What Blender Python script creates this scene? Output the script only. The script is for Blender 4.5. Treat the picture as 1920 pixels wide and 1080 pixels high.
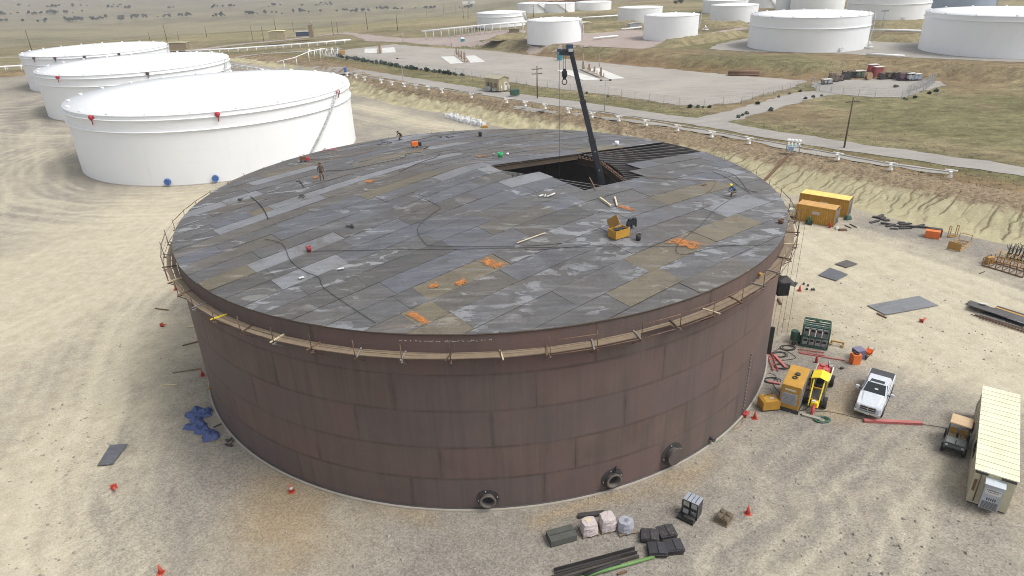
import bpy, bmesh, math, random
import numpy as np
from mathutils import Vector, Matrix

random.seed(7)
RNG = np.random.default_rng(11)
for o in list(bpy.data.objects):
    bpy.data.objects.remove(o)
SC = bpy.context.scene
COL = SC.collection
PI = math.pi

# ------------------------------------------------------------------ camera
cam_d = bpy.data.cameras.new("camera")
cam = bpy.data.objects.new("camera", cam_d)
COL.objects.link(cam)
SC.camera = cam
cam_d.sensor_width = 36.0
cam_d.lens = 36.0 * 1255.825 / 1920.0
cam_d.clip_start = 0.5
cam_d.clip_end = 12000
PITCH, ROLL = 0.450434, -0.0326269
fw = Vector((0, math.cos(PITCH), -math.sin(PITCH)))
up0 = Vector((0, math.sin(PITCH), math.cos(PITCH)))
rt0 = Vector((1, 0, 0))
rt = math.cos(ROLL) * rt0 + math.sin(ROLL) * up0
up = -math.sin(ROLL) * rt0 + math.cos(ROLL) * up0
cam.matrix_world = Matrix(((rt.x, up.x, -fw.x, 0.0), (rt.y, up.y, -fw.y, 0.0), (rt.z, up.z, -fw.z, 33.1316), (0, 0, 0, 1)))

# ------------------------------------------------------------------ sky, sun, exposure
SUN_EL, SUN_AZ = math.radians(56), math.radians(108)      # azimuth measured from +y towards +x
world = bpy.data.worlds.new("World")
SC.world = world
world.use_nodes = True
wn = world.node_tree.nodes
wl = world.node_tree.links
bg = wn["Background"]
sky = wn.new("ShaderNodeTexSky")
sky.sky_type = 'NISHITA'
sky.sun_disc = False
sky.sun_elevation = SUN_EL
sky.sun_rotation = SUN_AZ
sky.dust_density = 4.0
hs = wn.new("ShaderNodeHueSaturation")                  # a thin overcast: the sky is nearly grey
hs.inputs["Saturation"].default_value = 0.22
wl.new(sky.outputs[0], hs.inputs["Color"])
wl.new(hs.outputs[0], bg.inputs[0])
bg.inputs[1].default_value = 0.14
sun_d = bpy.data.lights.new("sun", 'SUN')
sun_d.energy = 1.35
sun_d.angle = math.radians(24)
sun_d.color = (1.0, 0.96, 0.90)
sun = bpy.data.objects.new("sun", sun_d)
COL.objects.link(sun)
to_sun = Vector((math.sin(SUN_AZ) * math.cos(SUN_EL), math.cos(SUN_AZ) * math.cos(SUN_EL), math.sin(SUN_EL)))
sun.rotation_euler = to_sun.to_track_quat('Z', 'Y').to_euler()
SC.view_settings.view_transform = 'Standard'
SC.view_settings.look = 'None'
SC.view_settings.gamma = 1
SC.view_settings.use_curve_mapping = False
SC.view_settings.exposure = 0.62
SC.render.engine = 'CYCLES'
SC.cycles.filter_width = 1.0

# ------------------------------------------------------------------ object helpers
def put(o, parent=None):
    COL.objects.link(o)
    if parent is not None:
        o.parent = parent
    return o

def tag(o, label, cat, group=None):
    o["label"] = label
    o["category"] = cat
    if group:
        o["group"] = group
    return o

def thing(name, label, cat, loc=(0, 0, 0), rz=0.0, group=None):
    o = bpy.data.objects.new(name, None)
    o.empty_display_size = 0.3
    put(o)
    o.location = loc
    o.rotation_euler = (0, 0, rz)
    return tag(o, label, cat, group)

def structure(o):
    o["kind"] = "structure"
    return o

def copy_tree(o, loc=None, rz=None, label=None, parent=None, scale=None):
    c = o.copy()
    COL.objects.link(c)
    if parent is not None:
        c.parent = parent
    for ch in list(o.children):
        copy_tree(ch, parent=c)
    if loc is not None:
        c.location = loc
    if rz is not None:
        c.rotation_euler = (0, 0, rz)
    if scale is not None:
        c.scale = (scale,) * 3
    if label:
        c["label"] = label
    return c

class MB:
    """collects shapes, then links them as one mesh object"""
    def __init__(self):
        self.v = []
        self.f = []
        self.sm = []

    def add(self, vs, fs, smooth=False):
        n = len(self.v)
        self.v += [tuple(p) for p in vs]
        self.f += [tuple(i + n for i in f) for f in fs]
        self.sm += [smooth] * len(fs)
        return self

    def box(self, c, s, rz=0.0, m=None, taper=1.0):
        cx, cy, cz = c
        hx, hy, hz = s[0] / 2, s[1] / 2, s[2] / 2
        vs = []
        for z, k in ((-hz, 1.0), (hz, taper)):
            for x, y in ((-hx, -hy), (hx, -hy), (hx, hy), (-hx, hy)):
                vs.append(Vector((x * k, y * k, z)))
        if m is not None:
            vs = [m @ p for p in vs]
        if rz:
            cr, sr = math.cos(rz), math.sin(rz)
            vs = [Vector((p.x * cr - p.y * sr, p.x * sr + p.y * cr, p.z)) for p in vs]
        vs = [(p.x + cx, p.y + cy, p.z + cz) for p in vs]
        return self.add(vs, [(3, 2, 1, 0), (4, 5, 6, 7), (0, 1, 5, 4), (1, 2, 6, 5), (2, 3, 7, 6), (3, 0, 4, 7)])

    def beam(self, a, b, w, h, upv=(0, 0, 1)):
        a = Vector(a)
        b = Vector(b)
        d = b - a
        L = d.length
        x = d.normalized()
        u = Vector(upv)
        if abs(x.dot(u)) > 0.98:
            u = Vector((1, 0, 0))
        y = u.cross(x).normalized()
        z = x.cross(y)
        vs = []
        for q in (a, b):
            for sy, sz in ((-1, -1), (1, -1), (1, 1), (-1, 1)):
                vs.append(q + y * (sy * w / 2) + z * (sz * h / 2))
        return self.add(vs, [(0, 1, 2, 3), (7, 6, 5, 4), (0, 4, 5, 1), (1, 5, 6, 2), (2, 6, 7, 3), (3, 7, 4, 0)])

    def cyl(self, a, b, r0, r1=None, n=10, caps=True, smooth=True):
        r1 = r0 if r1 is None else r1
        a = Vector(a)
        b = Vector(b)
        x = (b - a).normalized()
        u = Vector((0, 0, 1)) if abs(x.z) < 0.95 else Vector((1, 0, 0))
        y = u.cross(x).normalized()
        z = x.cross(y)
        vs = []
        for q, r in ((a, r0), (b, r1)):
            for i in range(n):
                t = 2 * PI * i / n
                vs.append(q + (y * math.cos(t) + z * math.sin(t)) * r)
        fs = [(i, (i + 1) % n, n + (i + 1) % n, n + i) for i in range(n)]
        self.add(vs, fs, smooth)
        if caps:
            k = len(self.v) - 2 * n
            self.f += [tuple(k + i for i in reversed(range(n))), tuple(k + n + i for i in range(n))]
            self.sm += [False, False]
        return self

    def tube(self, pts, r, n=6, closed=False):
        pts = [Vector(p) for p in pts]
        N = len(pts)
        vs = []
        for i, p in enumerate(pts):
            if closed:
                d = pts[(i + 1) % N] - pts[i - 1]
            else:
                d = pts[min(i + 1, N - 1)] - pts[max(i - 1, 0)]
            d.normalize()
            u = Vector((0, 0, 1)) if abs(d.z) < 0.9 else Vector((1, 0, 0))
            y = u.cross(d).normalized()
            z = d.cross(y)
            for k in range(n):
                t = 2 * PI * k / n
                vs.append(p + (y * math.cos(t) + z * math.sin(t)) * r)
        fs = []
        for i in range(N if closed else N - 1):
            j = (i + 1) % N
            for k in range(n):
                fs.append((i * n + k, i * n + (k + 1) % n, j * n + (k + 1) % n, j * n + k))
        if not closed:
            fs += [tuple(reversed(range(n))), tuple((N - 1) * n + k for k in range(n))]
        return self.add(vs, fs, True)

    def lathe(self, prof, n=24, c=(0, 0, 0), a0=0.0, a1=2 * PI, smooth=True, axis=None):
        full = abs(a1 - a0 - 2 * PI) < 1e-6
        m = n if full else n + 1
        vs = []
        for i in range(m):
            t = a0 + (a1 - a0) * i / n
            for r, z in prof:
                p = Vector((r * math.cos(t), r * math.sin(t), z))
                if axis is not None:
                    p = axis @ p
                vs.append((p.x + c[0], p.y + c[1], p.z + c[2]))
        K = len(prof)
        fs = []
        for i in range(n):
            j = (i + 1) % m
            for k in range(K - 1):
                fs.append((i * K + k, j * K + k, j * K + k + 1, i * K + k + 1))
        return self.add(vs, fs, smooth)

    def prism(self, poly, z0, z1, m=None):
        n = len(poly)
        vs = [Vector((x, y, z0)) for x, y in poly] + [Vector((x, y, z1)) for x, y in poly]
        if m is not None:
            vs = [m @ p for p in vs]
        fs = [tuple(reversed(range(n))), tuple(range(n, 2 * n))] + [(i, (i + 1) % n, n + (i + 1) % n, n + i) for i in range(n)]
        return self.add(vs, fs)

    def side(self, prof, y0, y1, inset=0.0):
        """profile in x,z pushed along y; inset narrows both ends' upper part"""
        n = len(prof)
        vs = [Vector((x, y0, z)) for x, z in prof] + [Vector((x, y1, z)) for x, z in prof]
        fs = [tuple(range(n)), tuple(reversed(range(n, 2 * n)))] + [((i + 1) % n, i, n + i, n + (i + 1) % n) for i in range(n)]
        return self.add(vs, fs)

    def mesh(self, name, mat, bevel=0.0):
        me = bpy.data.meshes.new(name)
        me.from_pydata(self.v, [], self.f)
        me.polygons.foreach_set("use_smooth", self.sm)
        if mat is not None:
            me.materials.append(mat)
        me.update()
        if bevel > 0:
            bm = bmesh.new()
            bm.from_mesh(me)
            bmesh.ops.remove_doubles(bm, verts=bm.verts, dist=1e-5)
            bmesh.ops.recalc_face_normals(bm, faces=bm.faces)
            ed = [e for e in bm.edges if len(e.link_faces) == 2 and e.calc_face_angle(0) > 0.6]
            bmesh.ops.bevel(bm, geom=ed, offset=bevel, segments=2, affect='EDGES', profile=0.6, clamp_overlap=True)
            bm.to_mesh(me)
            bm.free()
        return me

    def build(self, name, mat, parent=None, loc=None, rz=0.0, bevel=0.0):
        o = bpy.data.objects.new(name, self.mesh(name, mat, bevel))
        put(o, parent)
        if loc is not None:
            o.location = loc
        if rz:
            o.rotation_euler = (0, 0, rz)
        return o

def inst(name, me, parent=None, loc=(0, 0, 0), rot=(0, 0, 0), scale=(1, 1, 1)):
    o = bpy.data.objects.new(name, me)
    put(o, parent)
    o.location = loc
    o.rotation_euler = rot
    o.scale = scale
    return o

def np_mesh(name, V, F, mat, smooth=True, attrs=None):
    """V (n,3) array, F (m,4) or (m,3) array"""
    me = bpy.data.meshes.new(name)
    k = F.shape[1]
    me.vertices.add(len(V))
    me.vertices.foreach_set("co", np.ascontiguousarray(V, dtype=np.float32).ravel())
    me.loops.add(F.size)
    me.loops.foreach_set("vertex_index", np.ascontiguousarray(F, dtype=np.int32).ravel())
    me.polygons.add(len(F))
    me.polygons.foreach_set("loop_start", np.arange(0, F.size, k, dtype=np.int32))
    me.polygons.foreach_set("loop_total", np.full(len(F), k, dtype=np.int32))
    me.polygons.foreach_set("use_smooth", np.full(len(F), smooth))
    me.update(calc_edges=True)
    for an, arr in (attrs or {}).items():
        a = me.attributes.new(an, 'FLOAT_COLOR', 'POINT')
        c = np.ones((len(V), 4), dtype=np.float32)
        c[:, :arr.shape[1]] = arr
        a.data.foreach_set("color", c.ravel())
    if mat is not None:
        me.materials.append(mat)
    me.validate()
    return me

# ------------------------------------------------------------------ numeric noise
def vnoise(x, y, seed=0):
    xi = np.floor(x).astype(np.int64)
    yi = np.floor(y).astype(np.int64)
    xf = x - xi
    yf = y - yi
    def hsh(a, b):
        n = (a * 374761393 + b * 668265263 + seed * 1274126177) & 0xFFFFFFFF
        n = ((n ^ (n >> 13)) * 1274126177) & 0xFFFFFFFF
        return ((n ^ (n >> 16)) & 0xFFFF) / 65535.0
    u = xf * xf * (3 - 2 * xf)
    w = yf * yf * (3 - 2 * yf)
    return (hsh(xi, yi) * (1 - u) + hsh(xi + 1, yi) * u) * (1 - w) + (hsh(xi, yi + 1) * (1 - u) + hsh(xi + 1, yi + 1) * u) * w

def fbm(x, y, oct=4, seed=0):
    s = np.zeros_like(np.asarray(x, dtype=float))
    a, t = 0.5, 0.0
    for i in range(oct):
        s = s + a * vnoise(np.asarray(x) * 2 ** i, np.asarray(y) * 2 ** i, seed + i * 17)
        t += a
        a *= 0.5
    return s / t

# terrain
def sstep(a, b, x):
    t = np.clip((x - a) / (b - a), 0, 1)
    return t * t * (3 - 2 * t)

def pl_dist(x, y, pl, signed=True):
    """distance to a polyline, positive on its left-hand side walking along it; also arc length"""
    x = np.asarray(x, dtype=float)
    y = np.asarray(y, dtype=float)
    best = np.full(x.shape, 1e18)
    sg = np.ones(x.shape)
    arc = np.zeros(x.shape)
    acc = 0.0
    for (x0, y0), (x1, y1) in zip(pl[:-1], pl[1:]):
        dx, dy = x1 - x0, y1 - y0
        L2 = dx * dx + dy * dy
        t = np.clip(((x - x0) * dx + (y - y0) * dy) / L2, 0, 1)
        ex = x - x0 - t * dx
        ey = y - y0 - t * dy
        d = ex * ex + ey * ey
        m = d < best - 1e-9
        best = np.where(m, d, best)
        sg = np.where(m, np.sign(dx * ey - dy * ex + 1e-12), sg)
        arc = np.where(m, acc + t * math.sqrt(L2), arc)
        acc += math.sqrt(L2)
    return (np.sqrt(best) * sg if signed else np.sqrt(best)), arc

TOE = [(-420, 235), (-230, 256), (-187, 266), (-155, 290), (-117, 299), (-86, 264), (-62, 231), (-45, 203), (-29.5, 183), (-14.4, 168), (-3.7, 155), (6, 145), (24, 121), (41.4, 100), (50.3, 90), (57, 81), (64, 74), (90, 50), (130, 10), (190, -60)]
DIKE = [(-120, 430), (-75, 345), (-47, 310), (-27, 288.5), (-8, 275.5), (19.5, 243), (36.5, 223.5), (63, 196), (79, 182), (88, 181.5), (98, 181.5), (110, 174.5), (121.5, 160.5), (200, 90), (330, -20)]
def H(x, y):
    x = np.asarray(x, dtype=float)
    y = np.asarray(y, dtype=float)
    d, _ = pl_dist(x, y, TOE)
    top = 0.5 + 2.9 * sstep(-125, -48, x)
    z = top * sstep(0.0, 10.5, d) * (0.85 + 0.15 * sstep(0, 40, d))
    z = np.where(d > 40, top, z)
    dd, _ = pl_dist(x, y, DIKE)
    z = z + 3.2 * sstep(-35, 5, x) * sstep(0, 9, dd)
    # the open grassland falls away to a valley on the left, and climbs to hills behind it
    r = np.hypot(x, y)
    left = 1 - sstep(-0.05, 0.35, x / np.maximum(y, 1))
    z = z - (5 + 28 * left) * sstep(430, 900, r) * (y > 0)
    ht = 1250 + 500 * sstep(-0.3, 0.4, x / np.maximum(y, 1))
    z = z + 260 * sstep(0, 2600, r - ht) * (y > 0)
    return z

# ------------------------------------------------------------------ materials
class NT:
    def __init__(self, name):
        self.m = bpy.data.materials.new(name)
        self.m.use_nodes = True
        self.t = self.m.node_tree
        self.n = self.t.nodes
        self.p = self.n["Principled BSDF"]
        self._co = None

    def link(self, a, b):
        self.t.links.new(a, b)

    def val(self, sock, v):
        if hasattr(v, "is_linked") or hasattr(v, "links"):
            self.link(v, sock)
        else:
            if isinstance(v, (tuple, list)) and len(v) == 3 and sock.type == 'RGBA':
                v = (*v, 1)
            sock.default_value = v

    def coord(self, rot=0.0, scale=(1, 1, 1), kind="Object"):
        if self._co is None:
            self._co = self.n.new("ShaderNodeTexCoord")
        mp = self.n.new("ShaderNodeMapping")
        mp.inputs["Rotation"].default_value = (0, 0, rot)
        mp.inputs["Scale"].default_value = scale
        self.link(self._co.outputs[kind], mp.inputs[0])
        return mp.outputs[0]

    def noise(self, sc, det=4, rough=0.55, co=None, dist=0.0):
        t = self.n.new("ShaderNodeTexNoise")
        t.inputs["Scale"].default_value = sc
        t.inputs["Detail"].default_value = det
        t.inputs["Roughness"].default_value = rough
        t.inputs["Distortion"].default_value = dist
        self.link(co if co is not None else self.coord(), t.inputs[0])
        return t.outputs[0]

    def voro(self, sc, co=None, out="Color", feature='F1'):
        t = self.n.new("ShaderNodeTexVoronoi")
        t.feature = feature
        t.inputs["Scale"].default_value = sc
        self.link(co if co is not None else self.coord(), t.inputs[0])
        return t.outputs[out]

    def ramp(self, f, lo, hi, a=0.0, b=1.0):
        r = self.n.new("ShaderNodeMapRange")
        r.clamp = True
        self.val(r.inputs[0], f)
        for i, v in zip((1, 2, 3, 4), (lo, hi, a, b)):
            r.inputs[i].default_value = v
        return r.outputs[0]

    def mix(self, f, a, b, mode='MIX'):
        x = self.n.new("ShaderNodeMix")
        x.data_type = 'RGBA'
        x.blend_type = mode
        self.val(x.inputs[0], f)
        self.val(x.inputs[6], a)
        self.val(x.inputs[7], b)
        return x.outputs[2]

    def math(self, op, a, b=0.0):
        x = self.n.new("ShaderNodeMath")
        x.operation = op
        self.val(x.inputs[0], a)
        self.val(x.inputs[1], b)
        return x.outputs[0]

    def attr(self, name, ch=None):
        a = self.n.new("ShaderNodeAttribute")
        a.attribute_name = name
        if ch is None:
            return a.outputs["Color"]
        s = self.n.new("ShaderNodeSeparateColor")
        self.link(a.outputs["Color"], s.inputs[0])
        return s.outputs[ch]

    def rand(self):
        return self.n.new("ShaderNodeObjectInfo").outputs["Random"]

    def bump(self, h, strength=0.3, dist=0.05):
        b = self.n.new("ShaderNodeBump")
        b.inputs["Strength"].default_value = strength
        b.inputs["Distance"].default_value = dist
        self.link(h, b.inputs["Height"])
        self.link(b.outputs[0], self.p.inputs["Normal"])

    def done(self, col, rough=0.7, metal=0.0, spec=0.5):
        self.val(self.p.inputs["Base Color"], col)
        self.val(self.p.inputs["Roughness"], rough)
        self.p.inputs["Metallic"].default_value = metal
        self.p.inputs["Specular IOR Level"].default_value = spec
        return self.m

_mc = {}
def paint(name, c, rough=0.5, metal=0.0, wear=0.25, dirt=(0.20, 0.17, 0.13), sc=1.6, spec=0.4):
    """painted or bare surface with uneven tone and a little dust and wear"""
    if name in _mc:
        return _mc[name]
    t = NT(name)
    n1 = t.noise(sc, 5, 0.6)
    n2 = t.noise(sc * 6, 4, 0.6)
    base = t.mix(t.ramp(n1, 0.3, 0.7), tuple(v * 0.86 for v in c), tuple(min(1, v * 1.12) for v in c))
    col = t.mix(t.math('MULTIPLY', t.ramp(n2, 0.5, 0.78), wear), base, dirt)
    t.bump(n2, 0.15, 0.01)
    _mc[name] = t.done(col, rough, metal, spec)
    return _mc[name]

def flat(name, c, rough=0.6, metal=0.0):
    if name not in _mc:
        t = NT(name)
        n = t.noise(3.0, 3)
        _mc[name] = t.done(t.mix(t.ramp(n, 0.3, 0.7), tuple(v * 0.9 for v in c), tuple(min(1, v * 1.08) for v in c)), rough, metal)
    return _mc[name]

def white_steel():
    t = NT("white_tank_paint")
    n = t.noise(0.25, 5, 0.6, t.coord(0, (1, 1, 0.3)))
    c = t.mix(t.ramp(n, 0.3, 0.7), (0.785, 0.805, 0.815), (0.815, 0.83, 0.835))
    c = t.mix(t.math('MULTIPLY', t.ramp(t.noise(0.9, 5, 0.7, t.coord(0, (1, 1, 0.12))), 0.55, 0.8), 0.25), c, (0.66, 0.66, 0.63))
    return t.done(c, 0.5, 0.0, 0.35)
WHITE = white_steel()
WHITE2 = paint("white_pipe_paint", (0.78, 0.78, 0.76), 0.5, wear=0.12, sc=0.6)
GREYP = paint("grey_paint", (0.34, 0.35, 0.36), 0.5)
DARKST = paint("dark_steel", (0.045, 0.043, 0.042), 0.6, wear=0.35, dirt=(0.12, 0.085, 0.06))
BLACK = paint("black_rubber", (0.022, 0.022, 0.023), 0.75, wear=0.3, dirt=(0.1, 0.09, 0.08))
YEL = paint("yellow_machine_paint", (0.46, 0.25, 0.035), 0.5, wear=0.3, sc=1.2, dirt=(0.25, 0.16, 0.06))
YELB = paint("bright_yellow_paint", (0.75, 0.58, 0.02), 0.45, wear=0.12)
OCHRE = paint("ochre_paint", (0.42, 0.24, 0.06), 0.6, wear=0.4, dirt=(0.22, 0.12, 0.05))
ORANGE = paint("orange_paint", (0.72, 0.17, 0.03), 0.5, wear=0.15)
RED = paint("red_paint", (0.45, 0.045, 0.04), 0.5, wear=0.25)
REDP = paint("faded_red_paint", (0.42, 0.13, 0.12), 0.6, wear=0.3)
BLUE = paint("blue_paint", (0.04, 0.13, 0.40), 0.5, wear=0.15)
TEAL = paint("teal_plastic", (0.03, 0.24, 0.30), 0.5, wear=0.1)
GREEN = paint("dark_green_paint", (0.03, 0.09, 0.06), 0.5, wear=0.3)
GREENB = paint("bright_green_plastic", (0.02, 0.38, 0.12), 0.45, wear=0.1)
GREENP = paint("green_pipe_paint", (0.12, 0.24, 0.07), 0.5, wear=0.25)
WOOD = paint("weathered_plank", (0.215, 0.165, 0.11), 0.8, wear=0.4, sc=2.5, dirt=(0.16, 0.13, 0.10))
WOODL = paint("pale_lumber", (0.62, 0.52, 0.34), 0.75, wear=0.2)
CONC = paint("concrete", (0.31, 0.28, 0.235), 0.85, wear=0.5, sc=0.9, dirt=(0.27, 0.23, 0.18))
SLAB = paint("pale_concrete_slab", (0.56, 0.56, 0.53), 0.85, wear=0.25, sc=0.3, dirt=(0.4, 0.37, 0.32))
TAN = paint("tan_panel", (0.36, 0.31, 0.20), 0.6, wear=0.15, sc=0.5)
BEIGE = paint("beige_panel", (0.50, 0.47, 0.34), 0.6, wear=0.2, sc=0.7, dirt=(0.36, 0.32, 0.22))
CREAM = paint("cream_roof_panel", (0.70, 0.68, 0.50), 0.5, wear=0.10, sc=0.6, dirt=(0.5, 0.46, 0.33))
CHROME = flat("chrome", (0.6, 0.61, 0.63), 0.18, 0.9)
GLASS = flat("dark_glass", (0.02, 0.026, 0.03), 0.08)
SILVER = flat("silver_car_paint", (0.58, 0.61, 0.65), 0.28, 0.15)
RUSTY = paint("rusty_steel", (0.16, 0.095, 0.06), 0.8, wear=0.5, sc=1.5, dirt=(0.26, 0.12, 0.05))
POLEW = paint("pole_timber", (0.10, 0.068, 0.045), 0.85, wear=0.3)
BLUEBOOM = paint("slate_boom_paint", (0.034, 0.037, 0.045), 0.5, wear=0.15, dirt=(0.09, 0.09, 0.09), sc=0.8)
PLASTIC = paint("clear_wrap", (0.50, 0.44, 0.43), 0.3, wear=0.5, sc=4, dirt=(0.33, 0.26, 0.24))
PLASTICG = paint("grey_wrap", (0.33, 0.34, 0.38), 0.3, wear=0.4, sc=4, dirt=(0.2, 0.2, 0.24))

def steel_roof(name, a, b, patch, pamt, rust=0.15, seed=0.0):
    """mill plate: streaked, with flaked scale, dirt films that run on across the laps, and rust"""
    t = NT(name)
    al = t.coord(-math.radians(39.5), (0.30, 2.2, 1.0))
    iso = t.coord(0, (1, 1, 1))
    st = t.noise(1.3, 7, 0.66, al, 0.5)
    bl = t.noise(0.16, 5, 0.6, iso)
    col = t.mix(t.ramp(st, 0.34, 0.66), a, b)
    tone = t.ramp(t.rand(), 0, 1, 0.91, 1.09)
    sc = t.n.new("ShaderNodeVectorMath")
    sc.operation = 'SCALE'
    t.link(col, sc.inputs[0])
    t.link(tone, sc.inputs["Scale"])
    col = sc.outputs[0]
    f1 = t.noise(0.8, 5, 0.62, t.coord(-math.radians(39.5), (0.5, 1.2, 1.0)), 0.8)
    edge = 0.635 - 0.085 * pamt
    pm = t.math('MULTIPLY', t.ramp(f1, edge, edge + 0.012), t.ramp(bl, 0.42, 0.50, 0.0, 1.0))
    col = t.mix(t.math('MULTIPLY', pm, 0.9), col, t.mix(t.ramp(st, .3, .7), tuple(v * .85 for v in patch), patch))
    col = t.mix(t.math('MULTIPLY', t.ramp(t.noise(0.12, 7, 0.68, iso, 0.5), 0.47, 0.66), 0.5), col, (0.088, 0.075, 0.059))
    col = t.mix(t.math('MULTIPLY', t.ramp(t.noise(0.35, 6, 0.7, iso, 0.8), 0.53, 0.66), 0.5), col, (0.058, 0.053, 0.048))
    col = t.mix(t.math('MULTIPLY', t.ramp(t.noise(0.7, 6, 0.72, al), 0.60, 0.74), rust), col, (0.24, 0.115, 0.05))
    lt = t.ramp(t.noise(0.42, 6, 0.75, al, 0.6), 0.54, 0.68)
    col = t.mix(t.math('MULTIPLY', lt, 0.5), col, (0.235, 0.235, 0.24))
    fine = t.noise(7.0, 5, 0.75, iso)
    col = t.mix(0.5, col, t.mix(fine, (0.02, 0.02, 0.02), (0.98, 0.98, 0.98)), 'OVERLAY')
    t.bump(t.noise(1.4, 4, 0.5, al), 0.12, 0.05)
    return t.done(col, t.ramp(st, 0.3, 0.7, 0.5, 0.72), 0.0, 0.35)

ROOF = {
    "blue": steel_roof("roof_steel_blue_grey", (0.074, 0.078, 0.089), (0.128, 0.133, 0.149), (0.25, 0.26, 0.28), 0.25, 0.15),
    "grey": steel_roof("roof_steel_grey", (0.070, 0.069, 0.070), (0.124, 0.122, 0.122), (0.27, 0.28, 0.29), 0.6, 0.25),
    "flaky": steel_roof("roof_steel_flaking", (0.074, 0.074, 0.077), (0.130, 0.130, 0.133), (0.232, 0.240, 0.252), 1.15, 0.3),
    "brown": steel_roof("roof_steel_brown", (0.076, 0.070, 0.063), (0.125, 0.116, 0.104), (0.23, 0.225, 0.21), 0.4, 0.4),
    "tan": steel_roof("roof_steel_tan", (0.110, 0.095, 0.066), (0.158, 0.138, 0.098), (0.24, 0.225, 0.18), 0.1, 0.35),
    "pale": steel_roof("roof_steel_pale", (0.160, 0.165, 0.178), (0.215, 0.222, 0.236), (0.19, 0.185, 0.18), 0.3, 0.15),
    "dark": steel_roof("roof_steel_dark", (0.064, 0.062, 0.060), (0.108, 0.105, 0.101), (0.19, 0.19, 0.18), 0.55, 0.25),
}
def orange_rust():
    t = NT("fresh_orange_rust")
    n = t.noise(1.8, 7, 0.75, t.coord(-math.radians(39.5), (1.0, 1.0, 1.0)))
    al = t.math('ADD', t.math('MULTIPLY', t.attr("fade", 0), 0.62), t.ramp(n, 0.3, 0.7, -0.42, 0.42))
    t.link(t.ramp(al, 0.22, 0.72, 0.0, 0.88), t.p.inputs["Alpha"])
    return t.done(t.mix(t.noise(4, 5), (0.33, 0.13, 0.035), (0.56, 0.20, 0.04)), 0.85)
ORUST = orange_rust()

def shell_steel():
    t = NT("shell_steel_primer_brown")
    uv = t.n.new("ShaderNodeUVMap")
    sp = t.n.new("ShaderNodeSeparateXYZ")
    t.link(uv.outputs[0], sp.inputs[0])
    u, v = sp.outputs[0], sp.outputs[1]          # metres from the nearest vertical and horizontal weld
    co = t.coord()
    n = t.noise(0.35, 6, 0.6)
    st = t.noise(1.0, 5, 0.6, t.coord(0, (1.3, 1.3, 0.10)))
    col = t.mix(t.ramp(n, 0.32, 0.68), (0.104, 0.076, 0.066), (0.142, 0.099, 0.084))
    col = t.mix(t.ramp(st, 0.44, 0.62, 0.0, 0.7), col, (0.088, 0.070, 0.060))
    col = t.mix(t.ramp(t.noise(2.2, 5, 0.6, t.coord(0, (1.6, 1.6, 0.06))), 0.52, 0.70, 0.0, 0.35), col, (0.155, 0.128, 0.118))
    tone = t.ramp(t.rand(), 0, 1, 0.0, 0.42)
    col = t.mix(tone, col, (0.106, 0.090, 0.092))
    rd = t.math('FRACT', t.math('MULTIPLY', t.rand(), 7.31))
    col = t.mix(t.math('MULTIPLY', t.math('MULTIPLY', rd, rd), t.ramp(t.noise(0.25, 4), .35, .65, .1, .75)), col, (0.150, 0.093, 0.085))
    wob = t.ramp(t.noise(1.6, 4, 0.6), 0.2, 0.8, -0.07, 0.07)
    hv = t.ramp(t.math('ADD', v, wob), 0.02, 0.17, 0.5, 0.0)
    hu = t.ramp(t.math('ADD', u, wob), 0.03, 0.24, 0.5, 0.0)
    burn = t.math('MULTIPLY', t.math('MAXIMUM', hv, hu), t.ramp(t.noise(0.5, 3), 0.35, 0.62, 0.1, 1.0))
    col = t.mix(burn, col, (0.060, 0.046, 0.036))
    col = t.mix(t.math('MULTIPLY', t.ramp(t.noise(0.8, 6, 0.7, t.coord(0, (1, 1, 0.35))), 0.62, 0.75), 0.45), col, (0.20, 0.085, 0.045))
    t.bump(n, 0.2, 0.08)
    return t.done(col, 0.68, 0.0, 0.3)
SHELL = shell_steel()
TINNER = paint("tank_inside_steel", (0.21, 0.195, 0.19), 0.8, wear=0.4, sc=0.3, dirt=(0.07, 0.055, 0.05))
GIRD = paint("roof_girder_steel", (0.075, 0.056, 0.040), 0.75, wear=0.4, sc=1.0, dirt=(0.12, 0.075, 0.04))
RAFT = paint("rafter_steel", (0.22, 0.21, 0.20), 0.6, wear=0.35, sc=1.0)

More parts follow.
